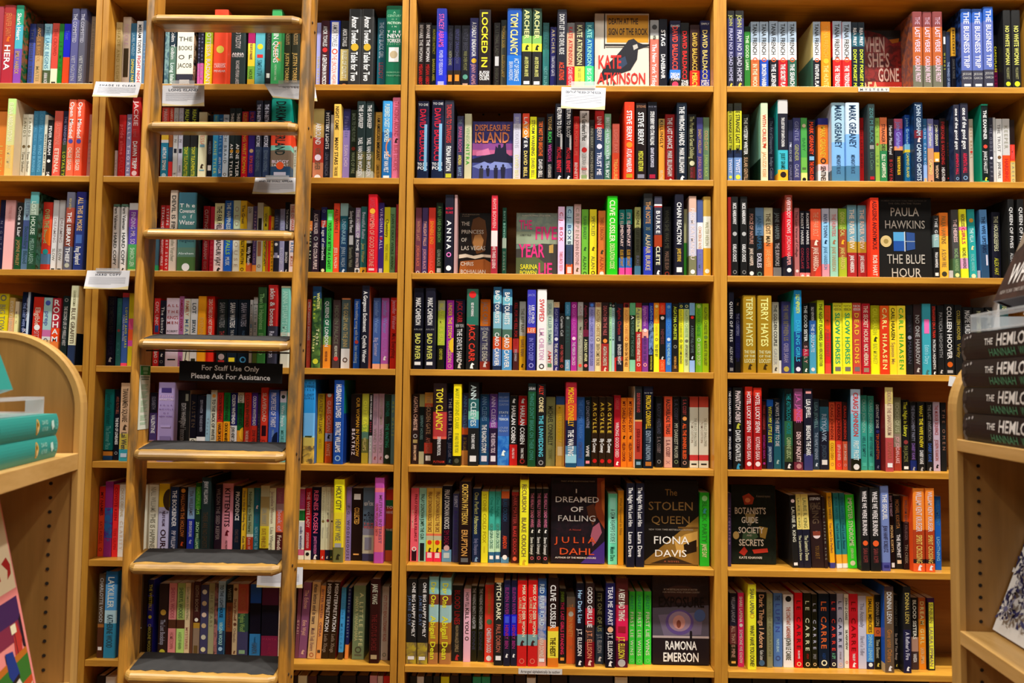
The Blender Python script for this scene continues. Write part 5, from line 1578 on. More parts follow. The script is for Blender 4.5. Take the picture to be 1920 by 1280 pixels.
for b in books:
    bands = parse_bands(b['bg'])
    k = ALBEDO[b['row']]
    cm = book_cover_mesh(b['t'], b['h'], b['d'], b['hard'], bands, b['items'], b['side'], k)
    pm = page_block_mesh(b['t'], b['h'], b['d'], b['hard'])
    lean = math.radians(b['lean'])
    loc = Vector((b['wx0'], b['y0'], b['z'] + 0.0006 + max(0.0, b['t'] * math.sin(lean))))
    if b['single']:
        nm = 'hardcover_book' if b['hard'] else 'paperback_book'
        o = cm.build(nm, M['print'], ink=True, loc=loc)
        if lean:
            o.rotation_euler = (0, lean, 0)
            if lean < 0:
                o.location.z += 0
        pm.build('page_block', M['paper'], o)
        col, let = cover_words(b)
        for trial in range(3):
            lab = '%s %s%s, %s from left on %s shelf, %s' % (col, 'hardcover' if b['hard'] else 'paperback', let, ordinal(b['n']), SHELF_NAME[b['row']], BAY_NAME[b['bay']])
            if len(lab.split()) <= 16:
                break
            if trial == 0:
                let = ''
            else:
                col = col.split(' and ')[0]
        tag(o, lab,
            'book', '%ss on the %s shelf of the %s' % ('hardcover' if b['hard'] else 'paperback', SHELF_NAME[b['row']], BAY_NAME[b['bay']]))
    else:
        n = len(spare.v)
        rot = Matrix.Rotation(lean, 3, 'Y')
        spare.v += [tuple(rot @ Vector(map(float, p)) + loc) for p in cm.v]
        spare.f += [tuple(n + i for i in f) for f in cm.f]
        spare.c += cm.c
        spare.c2 += cm.c2
        n = len(spare.v)
        paper = rgb('d8c9a6')
        spare.v += [tuple(rot @ Vector(map(float, p)) + loc) for p in pm.v]
        spare.f += [tuple(n + i for i in f) for f in pm.f]
        spare.c += [paper] * len(pm.f)
        spare.c2 += [paper] * len(pm.f)
if spare.v:
    tag(spare.build('slim_paperback', M['print'], ink=True), 'the slimmest paperbacks scattered among the other spines on every shelf', 'book', kind='stuff')
print('BOOKS', len(books), 'hard', sum(b['hard'] for b in books), 'soft', len(soft), 'spare', sum(not b['single'] for b in books))

# ------------------------------------------------------------------ books standing face out
# elements in cover coordinates, u from the left, v from the top: r rectangle, e ellipse, p polygon, t text in a box
COVERS = {
    'rook': (27, 'd6cec0', 'abstract', [
        ('r', 'c9921c', .22, .02, .99, .38), ('r', '2a2624', .17, .0, .19, .46), ('r', '2a2624', .17, .40, 1, .425), ('r', '6a645c', .20, .435, 1, .447),
        ('t', '2a1c10', 'DEATH AT THE', .25, .80, .06, .14, 1), ('t', '2a1c10', 'SIGN OF THE ROOK', .25, .97, .19, .28, 1),
        ('p', '23232b', [(.62, .35), (.72, .33), (.80, .38), (.99, .425), (.80, .47), (.78, .60), (.66, .74), (.40, .80), (.04, .92), (.16, .72), (.40, .55), (.52, .45)]),
        ('p', 'b8b4ac', [(.70, .42), (.78, .40), (.80, .45), (.72, .48)]), ('p', '35455f', [(.40, .62), (.56, .56), (.60, .66), (.46, .74)]),
        ('r', '3a342c', .24, .90, .26, .99), ('r', '3a342c', .34, .88, .36, .99),
        ('t', 'd8332c', 'KATE', .06, .49, .54, .72, 1), ('t', 'd8332c', 'ATKINSON', .06, .94, .77, .92, 1), ('t', '7a7068', 'A JACKSON BRODIE BOOK', .42, .90, .95, .975, 0)]),
    'gone': (105, '8a2823', '5a1c1a', [
        ('p', '2c2622', [(.2, 0), (1, 0), (1, .16), (.85, .20), (.55, .06)]), ('p', 'b06a20', [(.72, .14), (.97, .12), (.95, .18), (.80, .20)]),
        ('t', 'c9a79c', 'WHEN', .05, .62, .09, .33, 1), ('t', 'c9a79c', "SHE'S", .20, .72, .34, .56, 1), ('t', 'c9a79c', 'GONE', .44, .94, .57, .78, 1),
        ('p', 'b23428', [(.2, .79), (1, .79), (1, 1), (.2, 1)]), ('t', 'd8b48c', 'REA', .04, .44, .78, .98, 1), ('t', 'd8b48c', 'FREY', .50, .92, .92, .995, 1)]),
    'island': (75, '35357a', '4a3f86', [
        ('r', '8a4a8c', .0, .36, 1, .47), ('r', 'b8628c', .0, .47, 1, .56), ('p', 'c878a0', [(.1, .50), (.4, .44), (.45, .55), (.1, .57)]),
        ('p', '1c1c38', [(0, .62), (.3, .56), (.55, .53), (.58, .40), (.63, .44), (.64, .38), (.70, .38), (.71, .44), (.76, .42), (.78, .36), (.83, .36), (.85, .52), (1, .60), (1, .68), (0, .70)]),
        ('r', '454c8c', .0, .68, 1, 1), ('p', '7f8cc4', [(.0, .74), (.3, .66), (.45, .70), (.55, .66), (.9, .68), (1, .76), (.6, .80), (.2, .79)]),
        ('e', '20203c', .23, .745, .026, .022), ('p', '33323f', [(.18, .77), (.28, .77), (.27, .99), (.17, .99)]),
        ('e', '20203c', .39, .745, .026, .022), ('p', '20203c', [(.34, .77), (.44, .77), (.42, .90), (.37, .90)]),
        ('e', '20203c', .59, .735, .026, .022), ('p', '20203c', [(.54, .76), (.64, .76), (.63, .96), (.55, .96)]),
        ('e', '20203c', .77, .725, .028, .024), ('p', '20203c', [(.71, .75), (.83, .75), (.81, .95), (.73, .95)]),
        ('t', 'dd8a5c', 'DISPLEASURE', .05, .93, .05, .155, 1), ('t', 'dd8a5c', 'ISLAND', .05, .92, .17, .35, 1)]),
    'vegas': (75, '1a1512', '241a14', [
        ('p', '6a4420', [(.42, .10), (.60, .06), (.80, .12), (.86, .35), (.80, .62), (.55, .66), (.40, .50), (.36, .25)]), ('p', 'b88650', [(.48, .36), (.66, .34), (.76, .44), (.70, .58), (.50, .60), (.42, .48)]),
        ('p', 'a0602c', [(.05, .78), (.80, .74), (1, .80), (1, 1), (0, 1)]), ('p', 'd8ccb8', [(0, .675), (.2, .66), (.45, .69), (.7, .665), (1, .675), (1, .72), (.75, .71), (.5, .74), (.25, .715), (0, .735)]),
        ('t', 'cfc8ba', 'THE', .06, .32, .14, .205, 0), ('t', 'cfc8ba', 'PRINCESS', .06, .76, .27, .335, 0), ('t', 'cfc8ba', 'OF', .06, .24, .40, .465, 0), ('t', 'cfc8ba', 'LAS VEGAS', .06, .82, .53, .60, 0),
        ('t', 'dcd6ca', 'CHRIS', .05, .46, .785, .85, 0), ('t', 'dcd6ca', 'BOHJALIAN', .05, .84, .91, .975, 0), ('t', 'a89a84', 'a novel', .08, .30, .04, .06, 0), ('t', 'a89a84', 'NEW YORK TIMES BESTSELLING AUTHOR', .08, .62, .015, .035, 0)]),
    'fiveyear': (75, '7d8c84', '8d9a8a', [
        ('r', '9aa68e', 0, .30, 1, .50), ('p', '4c4a46', [(.0, .58), (.35, .56), (.62, .49), (1, .50), (1, 1), (0, 1)]), ('p', '5f6a48', [(0, .72), (.5, .70), (.8, .86), (.5, 1), (0, 1)]),
        ('p', 'c9a860', [(.80, .52), (.90, .50), (.90, .64), (.80, .64)]), ('t', 'd8d4c8', 'A JAW-DROPPING LITTLE NOVEL', .14, .84, .03, .055, 0),
        ('t', 'e23f86', 'THE', .07, .38, .11, .26, 1), ('t', 'e23f86', 'FIVE', .45, .99, .21, .42, 1), ('t', 'e23f86', 'YEAR', .07, .68, .49, .71, 1), ('t', 'e23f86', 'LIE', .53, .88, .79, .99, 1),
        ('t', '4a4a44', 'A DOMESTIC THRILLER', .09, .36, .34, .37, 0), ('t', 'd8d43c', 'SARINA', .10, .52, .82, .90, 1), ('t', 'd8d43c', 'BOWEN', .09, .50, .92, .99, 1)]),
    'bluehour': (48, '22211f', '22211f', [
        ('t', '6c675f', 'NUMBER ONE NEW YORK TIMES AUTHOR OF', .07, .92, .03, .05, 0), ('t', '8c867c', 'THE GIRL ON THE TRAIN', .20, .81, .065, .085, 0),
        ('t', 'cfcabf', 'PAULA', .23, .77, .12, .23, 0), ('t', 'cfcabf', 'HAWKINS', .12, .88, .28, .385, 0),
        ('r', '5ea8d8', .28, .43, .48, .54), ('r', '2c5ca8', .28, .54, .48, .665), ('p', '35558f', [(.52, .43), (.68, .44), (.68, .64), (.52, .66)]), ('r', 'c4ccd4', .48, .425, .50, .67), ('r', '9aa8b4', .50, .54, .68, .55),
        ('e', 'd8c48c', .14, .545, .105, .072), ('e', 'a89458', .14, .545, .045, .03),
        ('t', 'bdb8ae', 'THE BLUE', .15, .86, .70, .82, 0), ('t', 'bdb8ae', 'HOUR', .22, .78, .87, .985, 0)]),
    'dreamed': (52, '1f1a20', '2a1c24', [
        ('p', '8a4022', [(.86, 0), (1, 0), (1, .60), (.92, .52), (.80, .40), (.86, .22)]), ('p', 'b06430', [(.93, .05), (1, .02), (1, .45), (.95, .36)]), ('p', '5a3424', [(.66, .34), (.80, .30), (.86, .46), (.78, .56), (.70, .46)]),
        ('p', '9a5868', [(.78, .58), (.90, .52), (.95, .64), (.86, .74), (.78, .80), (.74, .68)]), ('p', '48307a', [(.55, 1), (1, .74), (1, 1)]),
        ('t', 'dcd8d4', 'I', .44, .50, .13, .18, 1), ('t', 'dcd8d4', 'DREAMED', .07, .90, .22, .29, 0), ('t', 'dcd8d4', 'OF', .36, .60, .34, .40, 1), ('t', 'dcd8d4', 'FALLING', .12, .84, .44, .51, 0),
        ('t', 'c8542c', 'JULIA', .08, .84, .69, .765, 0), ('t', 'c8542c', 'DAHL', .15, .81, .82, .90, 0), ('t', 'cfc8c0', 'AUTHOR OF THE MISSING HOURS', .08, .84, .925, .945, 1), ('t', 'a04434', 'A Novel', .34, .56, .60, .62, 0),
        ('t', '9c948c', 'TWIST AFTER BREATHTAKING TWIST', .18, .82, .035, .05, 0)]),
    'stolen': (52, '1c1815', '1c1815', [
        ('p', '8c6a30', [(.0, .96), (.55, .66), (1, .42), (1, 1), (0, 1)]), ('p', 'c09850', [(.55, .72), (.75, .64), (.98, .60), (.98, .78), (.80, .86), (.6, .86)]), ('p', '2a1c12', [(.72, .76), (.96, .70), (.96, .84), (.74, .88)]),
        ('p', '3c2c1c', [(.1, .99), (.5, .90), (.9, .99)]), ('r', '6a4c24', .62, .55, .99, .57),
        ('t', '9a7c48', 'The', .38, .61, .10, .18, 0), ('t', '8a6c40', 'STOLEN', .07, .91, .25, .355, 0), ('t', '8a6c40', 'QUEEN', .12, .85, .42, .515, 0),
        ('t', '9c9488', 'NEW YORK TIMES BESTSELLING AUTHOR', .08, .90, .575, .595, 0), ('t', 'e4e0da', 'FIONA', .16, .82, .66, .755, 0), ('t', 'e4e0da', 'DAVIS', .18, .78, .82, .905, 0), ('t', 'b4684c', 'A NOVEL', .36, .64, .95, .97, 0)]),
    'botanist': (52, '17231c', '121c18', [
        ('p', 'a8442c', [(.25, .14), (.40, .10), (.52, .16), (.48, .24), (.30, .25)]), ('e', 'd8885c', .37, .19, .06, .03), ('p', '9c8c5c', [(.30, .36), (.55, .36), (.50, .46), (.44, .50), (.36, .46)]),
        ('p', '4a6448', [(.26, .60), (.52, .56), (.60, .66), (.40, .72), (.24, .68)]), ('e', 'c4a868', .10, .64, .07, .05), ('p', 'a08440', [(.62, .52), (.82, .54), (.76, .68), (.64, .66)]),
        ('p', 'a83428', [(.16, .86), (.28, .78), (.36, .84), (.28, .90)]), ('p', 'b83c2c', [(.46, .82), (.80, .80), (.82, .85), (.5, .87)]),
        ('t', 'd8d2c4', "BOTANIST'S", .07, .78, .28, .365, 1), ('t', 'd8d2c4', 'GUIDE', .22, .60, .40, .48, 1), ('t', 'c8c2b4', 'TO', .36, .44, .49, .515, 0), ('t', 'd8d2c4', 'SOCIETY', .15, .72, .53, .61, 1), ('t', 'c8c2b4', 'AND', .34, .46, .625, .65, 0), ('t', 'd8d2c4', 'SECRETS', .16, .72, .685, .77, 1),
        ('t', 'c8c4b8', 'KATE KHAVARI', .16, .68, .905, .935, 1), ('t', '8a8070', 'A botanical mystery', .56, .88, .12, .15, 0)]),
    'exposure': (52, '32272c', '2a2024', [
        ('e', '4a3432', .50, .20, .30, .10), ('p', '55505c', [(0, .36), (1, .32), (1, .68), (0, .70)]), ('p', '6c6276', [(.1, .44), (.9, .40), (.86, .66), (.2, .68)]), ('e', '5c4a7c', .48, .52, .25, .145), ('e', '8a7484', .48, .51, .20, .115), ('e', 'b08078', .47, .52, .11, .08), ('e', '7a4438', .465, .54, .04, .045),
        ('e', '4a5c86', .84, .44, .10, .07), ('r', 'a89a98', .0, .675, 1, .70), ('p', '241c20', [(0, .70), (1, .70), (1, 1), (0, 1)]), ('r', '1c181c', .66, .64, .70, .73), ('e', '1c181c', .68, .63, .02, .016),
        ('t', 'b8b0a8', 'BY THE BESTSELLING AUTHOR OF SHUTTER', .20, .80, .135, .155, 0), ('t', 'a8a098', 'A BIG NATIONAL NOVEL OF INDIAN COUNTRY', .18, .84, .165, .185, 0),
        ('t', '1a1416', 'EXPOSURE', .10, .92, .225, .345, 1), ('t', 'e0dcd4', 'RAMONA', .22, .78, .73, .83, 1), ('t', 'e0dcd4', 'EMERSON', .18, .82, .86, .965, 1)]),
}
FACE_LABEL = {
    'rook': 'pale cover facing out with a black bird and a mustard panel, middle bay, top shelf',
    'gone': 'worn red cover facing out between teal and salmon spines, far-right bay, top shelf',
    'island': 'blue and purple cover facing out with a castle silhouette, middle bay, second shelf',
    'vegas': 'black cover facing out crossed by a torn paper strip, middle bay, third shelf',
    'fiveyear': 'grey-green cover facing out with tall pink lettering, middle bay, third shelf',
    'bluehour': 'black cover facing out with a blue window and a gold seal, far-right bay',
    'dreamed': 'black cover facing out with an orange profile along its edge, middle bay, sixth shelf',
    'stolen': 'black cover facing out with a golden vaulted building, middle bay, sixth shelf',
    'botanist': 'dark green cover facing out with flowers around its title, far-right bay, sixth shelf',
    'exposure': 'murky cover facing out with an eye-like lens, middle bay, seventh shelf'}


def art(mb, w, h, els, k, conv, y0=0.0):
    """flat printed artwork; conv(u_metres_from_left, z_metres_from_bottom, lift) -> point"""
    lift = 0.0003
    for e in els:
        c = boost(rgb(e[1]), k)
        if e[0] == 'r':
            _, _, u0, v0, u1, v1 = e
            v = [(u0 * w, (1 - v1) * h), (u1 * w, (1 - v1) * h), (u1 * w, (1 - v0) * h), (u0 * w, (1 - v0) * h)]
            tri = [(0, 1, 2), (0, 2, 3)]
        elif e[0] == 'e':
            d, tri = disc(22)
            v = [(e[2] * w + p[0] * e[4] * w, (1 - e[3]) * h + p[1] * e[5] * h) for p in d]
        elif e[0] == 'p':
            from mathutils.geometry import tessellate_polygon
            v = [(u * w, (1 - q) * h) for u, q in e[2]]
            tri = []
            for t3 in tessellate_polygon([[Vector((p[0], p[1], 0)) for p in v]]):
                a, b, c3 = (v[i] for i in t3)
                area = (b[0] - a[0]) * (c3[1] - a[1]) - (b[1] - a[1]) * (c3[0] - a[0])
                tri.append(tuple(t3) if area > 0 else tuple(reversed(t3)))
        else:
            _, _, txt, u0, u1, v0, v1, bold = e
            g, tri = fit_text(txt, bool(bold), (u1 - u0) * w, (v1 - v0) * h, 1.5, 0.35)
            v = [((u0 + u1) / 2 * w + a, (1 - (v0 + v1) / 2) * h + b) for a, b in g]
        mb.tris([conv(a, b, lift) for a, b in v], tri, c)
        lift += 0.00009


for fo_ in faceout:
    d = {'gone': 0.085, 'vegas': 0.06, 'fiveyear': 0.055, 'island': 0.058, 'botanist': 0.075}.get(fo_['name'], 0.045)
    z = SHELF_Z[fo_['row']]
    yb = project((on_plane(fo_['x0'], 640)[0], 0, z))[1]
    _, bgc, bg2, els = COVERS[fo_['name']]
    x0 = on_plane(fo_['x0'], yb, d)[0]
    x1 = on_plane(fo_['x1'], yb, d)[0]
    if fo_['name'] == 'gone':
        x0 -= 0.022
    if fo_['name'] == 'vegas':
        x1 += 0.02
    cxm = (x0 + x1) / 2
    for q in by_shelf[(fo_['row'], fo_['bay'])]:
        if (q['wx0'] + q['wx1']) / 2 < cxm:
            x0 = max(x0, q['wx1'] + 0.0012)
        else:
            x1 = min(x1, q['wx0'] - 0.0012 - (0.012 if q['lean'] < 0 else 0))
    w = x1 - x0
    h = min(on_plane((fo_['x0'] + fo_['x1']) / 2, fo_['top'], d)[2] - z, 0.262)
    t = 0.028
    k = ALBEDO[fo_['row']]
    c0 = boost(rgb(bgc), k)
    c1 = boost(rgb(bg2), k) if len(bg2) == 6 else c0
    mb = MB()
    th = 0.002
    mb.box((0, 0, 0), (w, th, h), c0, c1)
    mb.box((0, t - th, 0), (w, t, h), c0)
    mb.box((0, th, 0), (th, t - th, h), c0)
    art(mb, w, h, els, k, lambda a, b, l: (a, -l, b))
    o = mb.build('face_out_book', M['print'], ink=True, loc=(x0, d, z + 0.0006 + 0.002))
    pb = MB()
    pb.box((th + 0.0002, th + 0.0002, 0.003), (w - 0.004, t - th - 0.0002, h - 0.003))
    pb.build('page_block', M['paper'], o)
    o.rotation_euler = (-0.03, 0, 0)
    tag(o, FACE_LABEL[fo_['name']], 'book', 'novels facing out on the shelves')

# ------------------------------------------------------------------ printed strips on the shelf fronts
def strip(name, px0, px1, py0, py1, row, text, label, tcol='3a3a44'):
    a, b = on_plane(px0, (py0 + py1) / 2, 0), on_plane(px1, (py0 + py1) / 2, 0)
    h = (py1 - py0) / 622 * 0.98
    zc = SHELF_Z[row] - BOARD / 2
    w = b[0] - a[0]
    mb = MB()
    mb.box((0, -0.0008, 0), (w, 0, h), rgb('d4d0cc'))
    g, tri = fit_text(text, False, w * 0.9, h * 0.55, 1.3, 0.4)
    mb.tris([(w / 2 + p[0], -0.0011, h / 2 + p[1]) for p in g], tri, rgb(tcol))
    o = mb.build(name, M['card'], ink=True, loc=(a[0], -0.0006, zc - h / 2))
    tag(o, label, 'label')


strip('shelf_strip', 1609, 1667, 165, 173, 1, 'MYSTERY', 'small white genre strip stuck to the top shelf edge below the worn red face-out cover')
strip('shelf_strip', 972, 1054, 1254, 1264, 7, 'Arranged alphabetically by author', 'white paper strip about alphabetical order on the lowest visible shelf edge of the middle bay')

# ------------------------------------------------------------------ review cards hanging from the shelf edges
CARDS = [
    # top-left px, top-right px, bottom-right px, bottom-left px, distance, title, label, clip px span
    ((180, 153), (265, 155), (257, 183), (173, 181), -0.045, 'SHADE IS CLEAR', 'white review card tilted over the upright left of the ladder, under the top shelf', None),
    ((305, 160), (383, 160), (383, 199), (304, 199), -0.03, 'LONG ISLAND', 'white review card hanging under the thick cream boxed spine, behind the top of the ladder', (322, 365, 151, 161)),
    ((495, 157), (590, 158), (595, 190), (512, 183), -0.06, 'NOTES', 'shaded review card seen behind the ladder below the top rung, beside its right rail', (522, 562, 151, 161)),
    ((1053, 163), (1136, 165), (1134, 206), (1052, 203), -0.03, 'DEATH AT THE SIGN OF THE ROOK', 'white review card hanging under the cover with the black bird, middle bay', (1071, 1117, 153, 164)),
    ((479, 333), (557, 333), (557, 364), (473, 363), -0.035, 'AND HE SHALL APPEAR', 'white review card on the second shelf edge beside the right rail of the ladder', (498, 542, 329, 334)),
    ((164, 507), (244, 507), (240, 543), (157, 541), -0.045, 'HARD COPY', 'white review card on the upright left of the ladder, below the third shelf', (180, 225, 503, 508)),
    ((484, 1063), (568, 1063), (567, 1102), (481, 1101), -0.05, 'KITTENTITS', 'white review card passing behind the right ladder rail, above the seventh shelf', None)]
for q0, q1, q2, q3, y, title, label, clip in CARDS:
    a, b = on_plane(*q0, y), on_plane(*q1, y)
    ytop = y
    # foot of the card swings out or in a little
    c, e = on_plane(*q2, y - 0.012), on_plane(*q3, y - 0.012)
    A, B, C_, E = map(Vector, (a, b, c, e))
    nrm = (B - A).cross(E - A).normalized()
    if nrm.y > 0:
        nrm = -nrm
    org = (A + B) / 2

    def at(u, v, l):
        p = (A * (1 - u) + B * u) * (1 - v) + (E * (1 - u) + C_ * u) * v
        return tuple(p + nrm * l - org)

    mb = MB()
    w_ = rgb('e0e0e4')
    for l0, flip in ((0.0005, False), (-0.0005, True)):
        p = [at(0, 1, l0), at(1, 1, l0), at(1, 0, l0), at(0, 0, l0)]
        mb.face(p[::-1] if flip else p, w_)
    for (ua, va), (ub, vb) in (((0, 0), (1, 0)), ((1, 0), (1, 1)), ((1, 1), (0, 1)), ((0, 1), (0, 0))):
        mb.face([at(ua, va, 0.0005), at(ub, vb, 0.0005), at(ub, vb, -0.0005), at(ua, va, -0.0005)], w_)
    n = 12
    for i in range(n):
        u0, u1 = i / n, (i + 1) / n
        hh = lambda u: 1 - (0.05 + 0.14 * (2 * u - 1) ** 2 * (0.6 + 0.4 * u))
        mb.face([at(u0, .995, .0008), at(u1, .995, .0008), at(u1, hh(u1), .0008), at(u0, hh(u0), .0008)], rgb('e0cc92'))
    W, H = (B - A).length, (E - A).length
    g, tri = fit_text(title, True, W * min(0.8, 0.065 * len(title)), H * 0.115)
    mb.tris([at(0.5 + p[0] / W, 0.225 - p[1] / H, .0010) for p in g], tri, rgb('3c4658'))
    for i in range(7):
        v0 = 0.37 + i * 0.06
        u1 = 0.92 if i < 6 else 0.6
        mb.face([at(.08, v0 + .014, .0009), at(u1, v0 + .014, .0009), at(u1, v0, .0009), at(.08, v0, .0009)], rgb('a2a6b2'))
    root = mb.build('review_card', M['card'], ink=True, loc=org)
    tag(root, label, 'card', 'review cards hanging from the shelf edges')
    if clip:
        ca, cb = on_plane(clip[0], clip[3], y - 0.004), on_plane(clip[1], clip[2], y - 0.004)
        cb_ = MB()
        z0, z1 = ca[2] - org.z, max(cb[2] - org.z, ca[2] - org.z + 0.008)
        cb_.box((ca[0] - org.x, y - 0.0055 - org.y, z0), (cb[0] - org.x, y - 0.003 - org.y, z1))
        cb_.box((ca[0] - org.x, y - 0.0055 - org.y, z0 - 0.002), (cb[0] - org.x, 0.004 - y * 0 - org.y - 0.006, z0))
        cb_.build('clip', M['clear'], root)

# ------------------------------------------------------------------ the rolling ladder
def ladder_y(z):
    return -0.21 + 0.036 * z


def on_ladder(px, py, ahead=0.0):
    # plane y = -0.21 + 0.036 z, shifted towards the camera by AHEAD
    d = ray(px, py)
    n = np.array([0.0, 1.0, -0.036])
    t = (-0.21 - ahead - n @ CAM) / (n @ d)
    return CAM + d * t


lad_top, lad_bot = on_ladder(288, -20), on_ladder(236, 1262)
root = empty('rolling_ladder', (on_ladder(390, 1262)[0], ladder_y(FLOOR_Z), FLOOR_Z))
tag(root, 'worn wooden library ladder with seven rungs in view, leaning in front of the bookcases', 'ladder')
RX, RY, RZ = root.location


def rail_line(pt, pb):
    """world x as a function of z through two picked points on the ladder plane"""
    a, b = on_ladder(*pt), on_ladder(*pb)
    return lambda z: a[0] + (b[0] - a[0]) * (z - a[2]) / (b[2] - a[2])


L_out, L_in = rail_line((275, 0), (219, 1250)), rail_line((288.5, 0), (236, 1250))
R_in, R_out = rail_line((566, 0), (520, 1250)), rail_line((583, 0), (536.5, 1250))
RAIL_D = 0.078
for xa, xb, sd in ((L_out, L_in, -1), (R_in, R_out, 1)):
    mb = MB()
    rings = []
    zs = [FLOOR_Z + 0.002] + list(np.linspace(FLOOR_Z + 0.1, 1.25, 20)) + [1.3]
    for i, z in enumerate(zs):
        x0, x1, y = xa(z), xb(z), ladder_y(z)
        wob = 0.0006 * math.sin(i * 2.3 + sd)
        r = 0.005
        ring_ = [(x0 + r, y), (x1 - r, y), (x1, y + r), (x1, y + RAIL_D - r), (x1 - r, y + RAIL_D), (x0 + r, y + RAIL_D), (x0, y + RAIL_D - r), (x0, y + r)]
        rings.append([(p[0] + wob - RX, p[1] - RY, z - RZ) for p in ring_][::-1])
    mb.loft(rings[::-1])
    mb.build('rail', M['rail'], root)

RUNGS = [((287, 35), (566, 38)), ((279, 236), (558, 237)), ((270, 437), (550, 441)), ((259, 643), (544, 648)), ((249, 851), (538, 856)), ((240, 1063), (531, 1067)), ((228, 1266), (525, 1276))]
for (la, ra) in RUNGS:
    A, B = on_ladder(*la, 0.006), on_ladder(*ra, 0.006)
    zc = (A[2] + B[2]) / 2
    y = ladder_y(zc)
    x0, x1 = L_in(zc) - 0.004, R_in(zc) + 0.003
    mb = MB()
    # rounded nose in front, flat top and bottom running back; both ends chamfered to a point at the nose
    nose = [(0.5 * math.pi + math.pi * i / 8) for i in range(9)]
    th, dp, TILT = 0.0285, 0.084, 0.19
    rings = []
    for f, s, cut in ((0.0, 0.50, 0.020), (0.0, 0.8, 0.010), (0.055, 1.0, 0.0), (0.5, 1.0, 0.0), (0.945, 1.0, 0.0), (1.0, 0.8, 0.010), (1.0, 0.50, 0.020)):
        x = x0 + (x1 - x0) * f
        sag = (B[2] - A[2]) * (f - 0.5)
        prof = []
        for a in nose:
            prof.append((-0.012 + cut - 0.0 + math.cos(a) * 0.016 * s, math.sin(a) * th / 2 * s))
        prof.append((dp, -th / 2 * 0.85))
        prof.append((dp, th / 2))
        rings.append([(x - RX, y + p[0] + 0.006 - RY, zc + sag + p[1] + p[0] * TILT - RZ) for p in prof])
    rg = mb.build('rung', M['rung'], root)
    # fix ring duplicates: first and last pairs sit at the same x, so nudge them into a bevel
    rg_me = rg.data
    mb2 = MB()
    for i, dx in ((0, 0.0), (1, 0.006), (2, 0.0), (4, 0.0), (5, -0.006), (6, 0.0)):
        rings[i] = [(p[0] + dx, p[1], p[2]) for p in rings[i]]
    mb2.loft(rings)
    bpy.data.objects.remove(rg)
    bpy.data.meshes.remove(rg_me)
    rg = mb2.build('rung', M['rung'], root, smooth=False)
    # anti-slip tape on the tread, with torn front edge
    tp = MB()
    n = 26
    rr = random.Random(int(zc * 1000))
    front = [-0.006 + rr.uniform(-0.004, 0.004) for _ in range(n + 1)]
    xa, xb = x0 + 0.014, x1 - 0.012
    zt = zc + th / 2
    for i in range(n):
        u0, u1 = i / n, (i + 1) / n
        sg = lambda u: (B[2] - A[2]) * (u - 0.5)
        bump = lambda u: 0.0022 + 0.0012 * math.sin(u * 9 + zc * 7) + 0.0008 * math.sin(u * 23)
        p = [(xa + (xb - xa) * u0, y + 0.006 + front[i], zt + sg(u0) + 0.0008), (xa + (xb - xa) * u1, y + 0.006 + front[i + 1], zt + sg(u1) + 0.0008),
             (xa + (xb - xa) * u1, y + 0.006 + dp * 0.45, zt + sg(u1) + bump(u1)), (xa + (xb - xa) * u0, y + 0.006 + dp * 0.45, zt + sg(u0) + bump(u0)),
             (xa + (xb - xa) * u1, y + 0.006 + dp, zt + sg(u1) + 0.0012), (xa + (xb - xa) * u0, y + 0.006 + dp, zt + sg(u0) + 0.0012)]
        p = [(q[0] - RX, q[1] - RY, q[2] + (q[1] - y - 0.006) * TILT - RZ) for q in p]
        tp.face([p[0], p[1], p[2], p[3]])
        tp.face([p[3], p[2], p[4], p[5]])
    tape = tp.build('grip_tape', M['tape'], rg)
    sl = tape.modifiers.new('thickness', 'SOLIDIFY')
    sl.thickness = 0.0012
    # two bolts through the outer face of the right rail
    for dy, dz in ((0.022, 0.004), (0.05, -0.012)):
        bo = MB()
        xr = R_out(zc)
        bo.loft([[(xr + dx - RX, y + dy + math.cos(t) * r - RY, zc + dz + math.sin(t) * r - RZ) for t in [2 * math.pi * j / 10 for j in range(10)]] for dx, r in ((-0.002, 0.0045), (0.001, 0.0045), (0.0022, 0.003))])
        bo.build('bolt', M['dark_metal'], root)

# green and white bookmark stuck to the inner face of the left rail
bm = MB()
zt, zb = on_ladder(270, 684)[2], on_ladder(258, 806)[2]
for_h = zt - zb


def on_rail(u, v, l):
    z = zt - (zt - zb) * v
    return (L_in(z) + 0.0012 + l, ladder_y(z) + 0.008 + u * 0.062 + 0.012 * 0, z)


def rq(u0, v0, u1, v1, c, l):
    bm.face([on_rail(u0, v1, l), on_rail(u1, v1, l), on_rail(u1, v0, l), on_rail(u0, v0, l)], rgb(c))


rq(0, 0, 1, 1, 'd4d6c4', 0)
bm.face([on_rail(0, 1, -.0008), on_rail(0, 0, -.0008), on_rail(1, 0, -.0008), on_rail(1, 1, -.0008)], rgb('d4d6c4'))
rq(0.03, .012, .97, .155, '1f7a34', .0004)
rq(.25, .03, .75, .085, '8ac49a', .0006)
rq(.3, .10, .7, .14, '8ac49a', .0006)
rq(.1, .175, .9, .195, '6a7a68', .0004)
rq(.15, .21, .85, .23, '6a7a68', .0004)
for v0, v1 in ((.30, .40), (.41, .52), (.55, .64), (.65, .75), (.78, .88), (.89, .95)):
    k = int((v1 - v0) / 0.022)
    for i in range(k):
        rq(.18, v0 + i * 0.022, .8 - 0.12 * (i % 3), v0 + i * 0.022 + 0.014, 'a9c4a4', .0004)
bo_ = bm.build('bookmark', M['card'], ink=True)
tag(bo_, 'long green and white bookmark taped to the left rail of the ladder', 'bookmark')

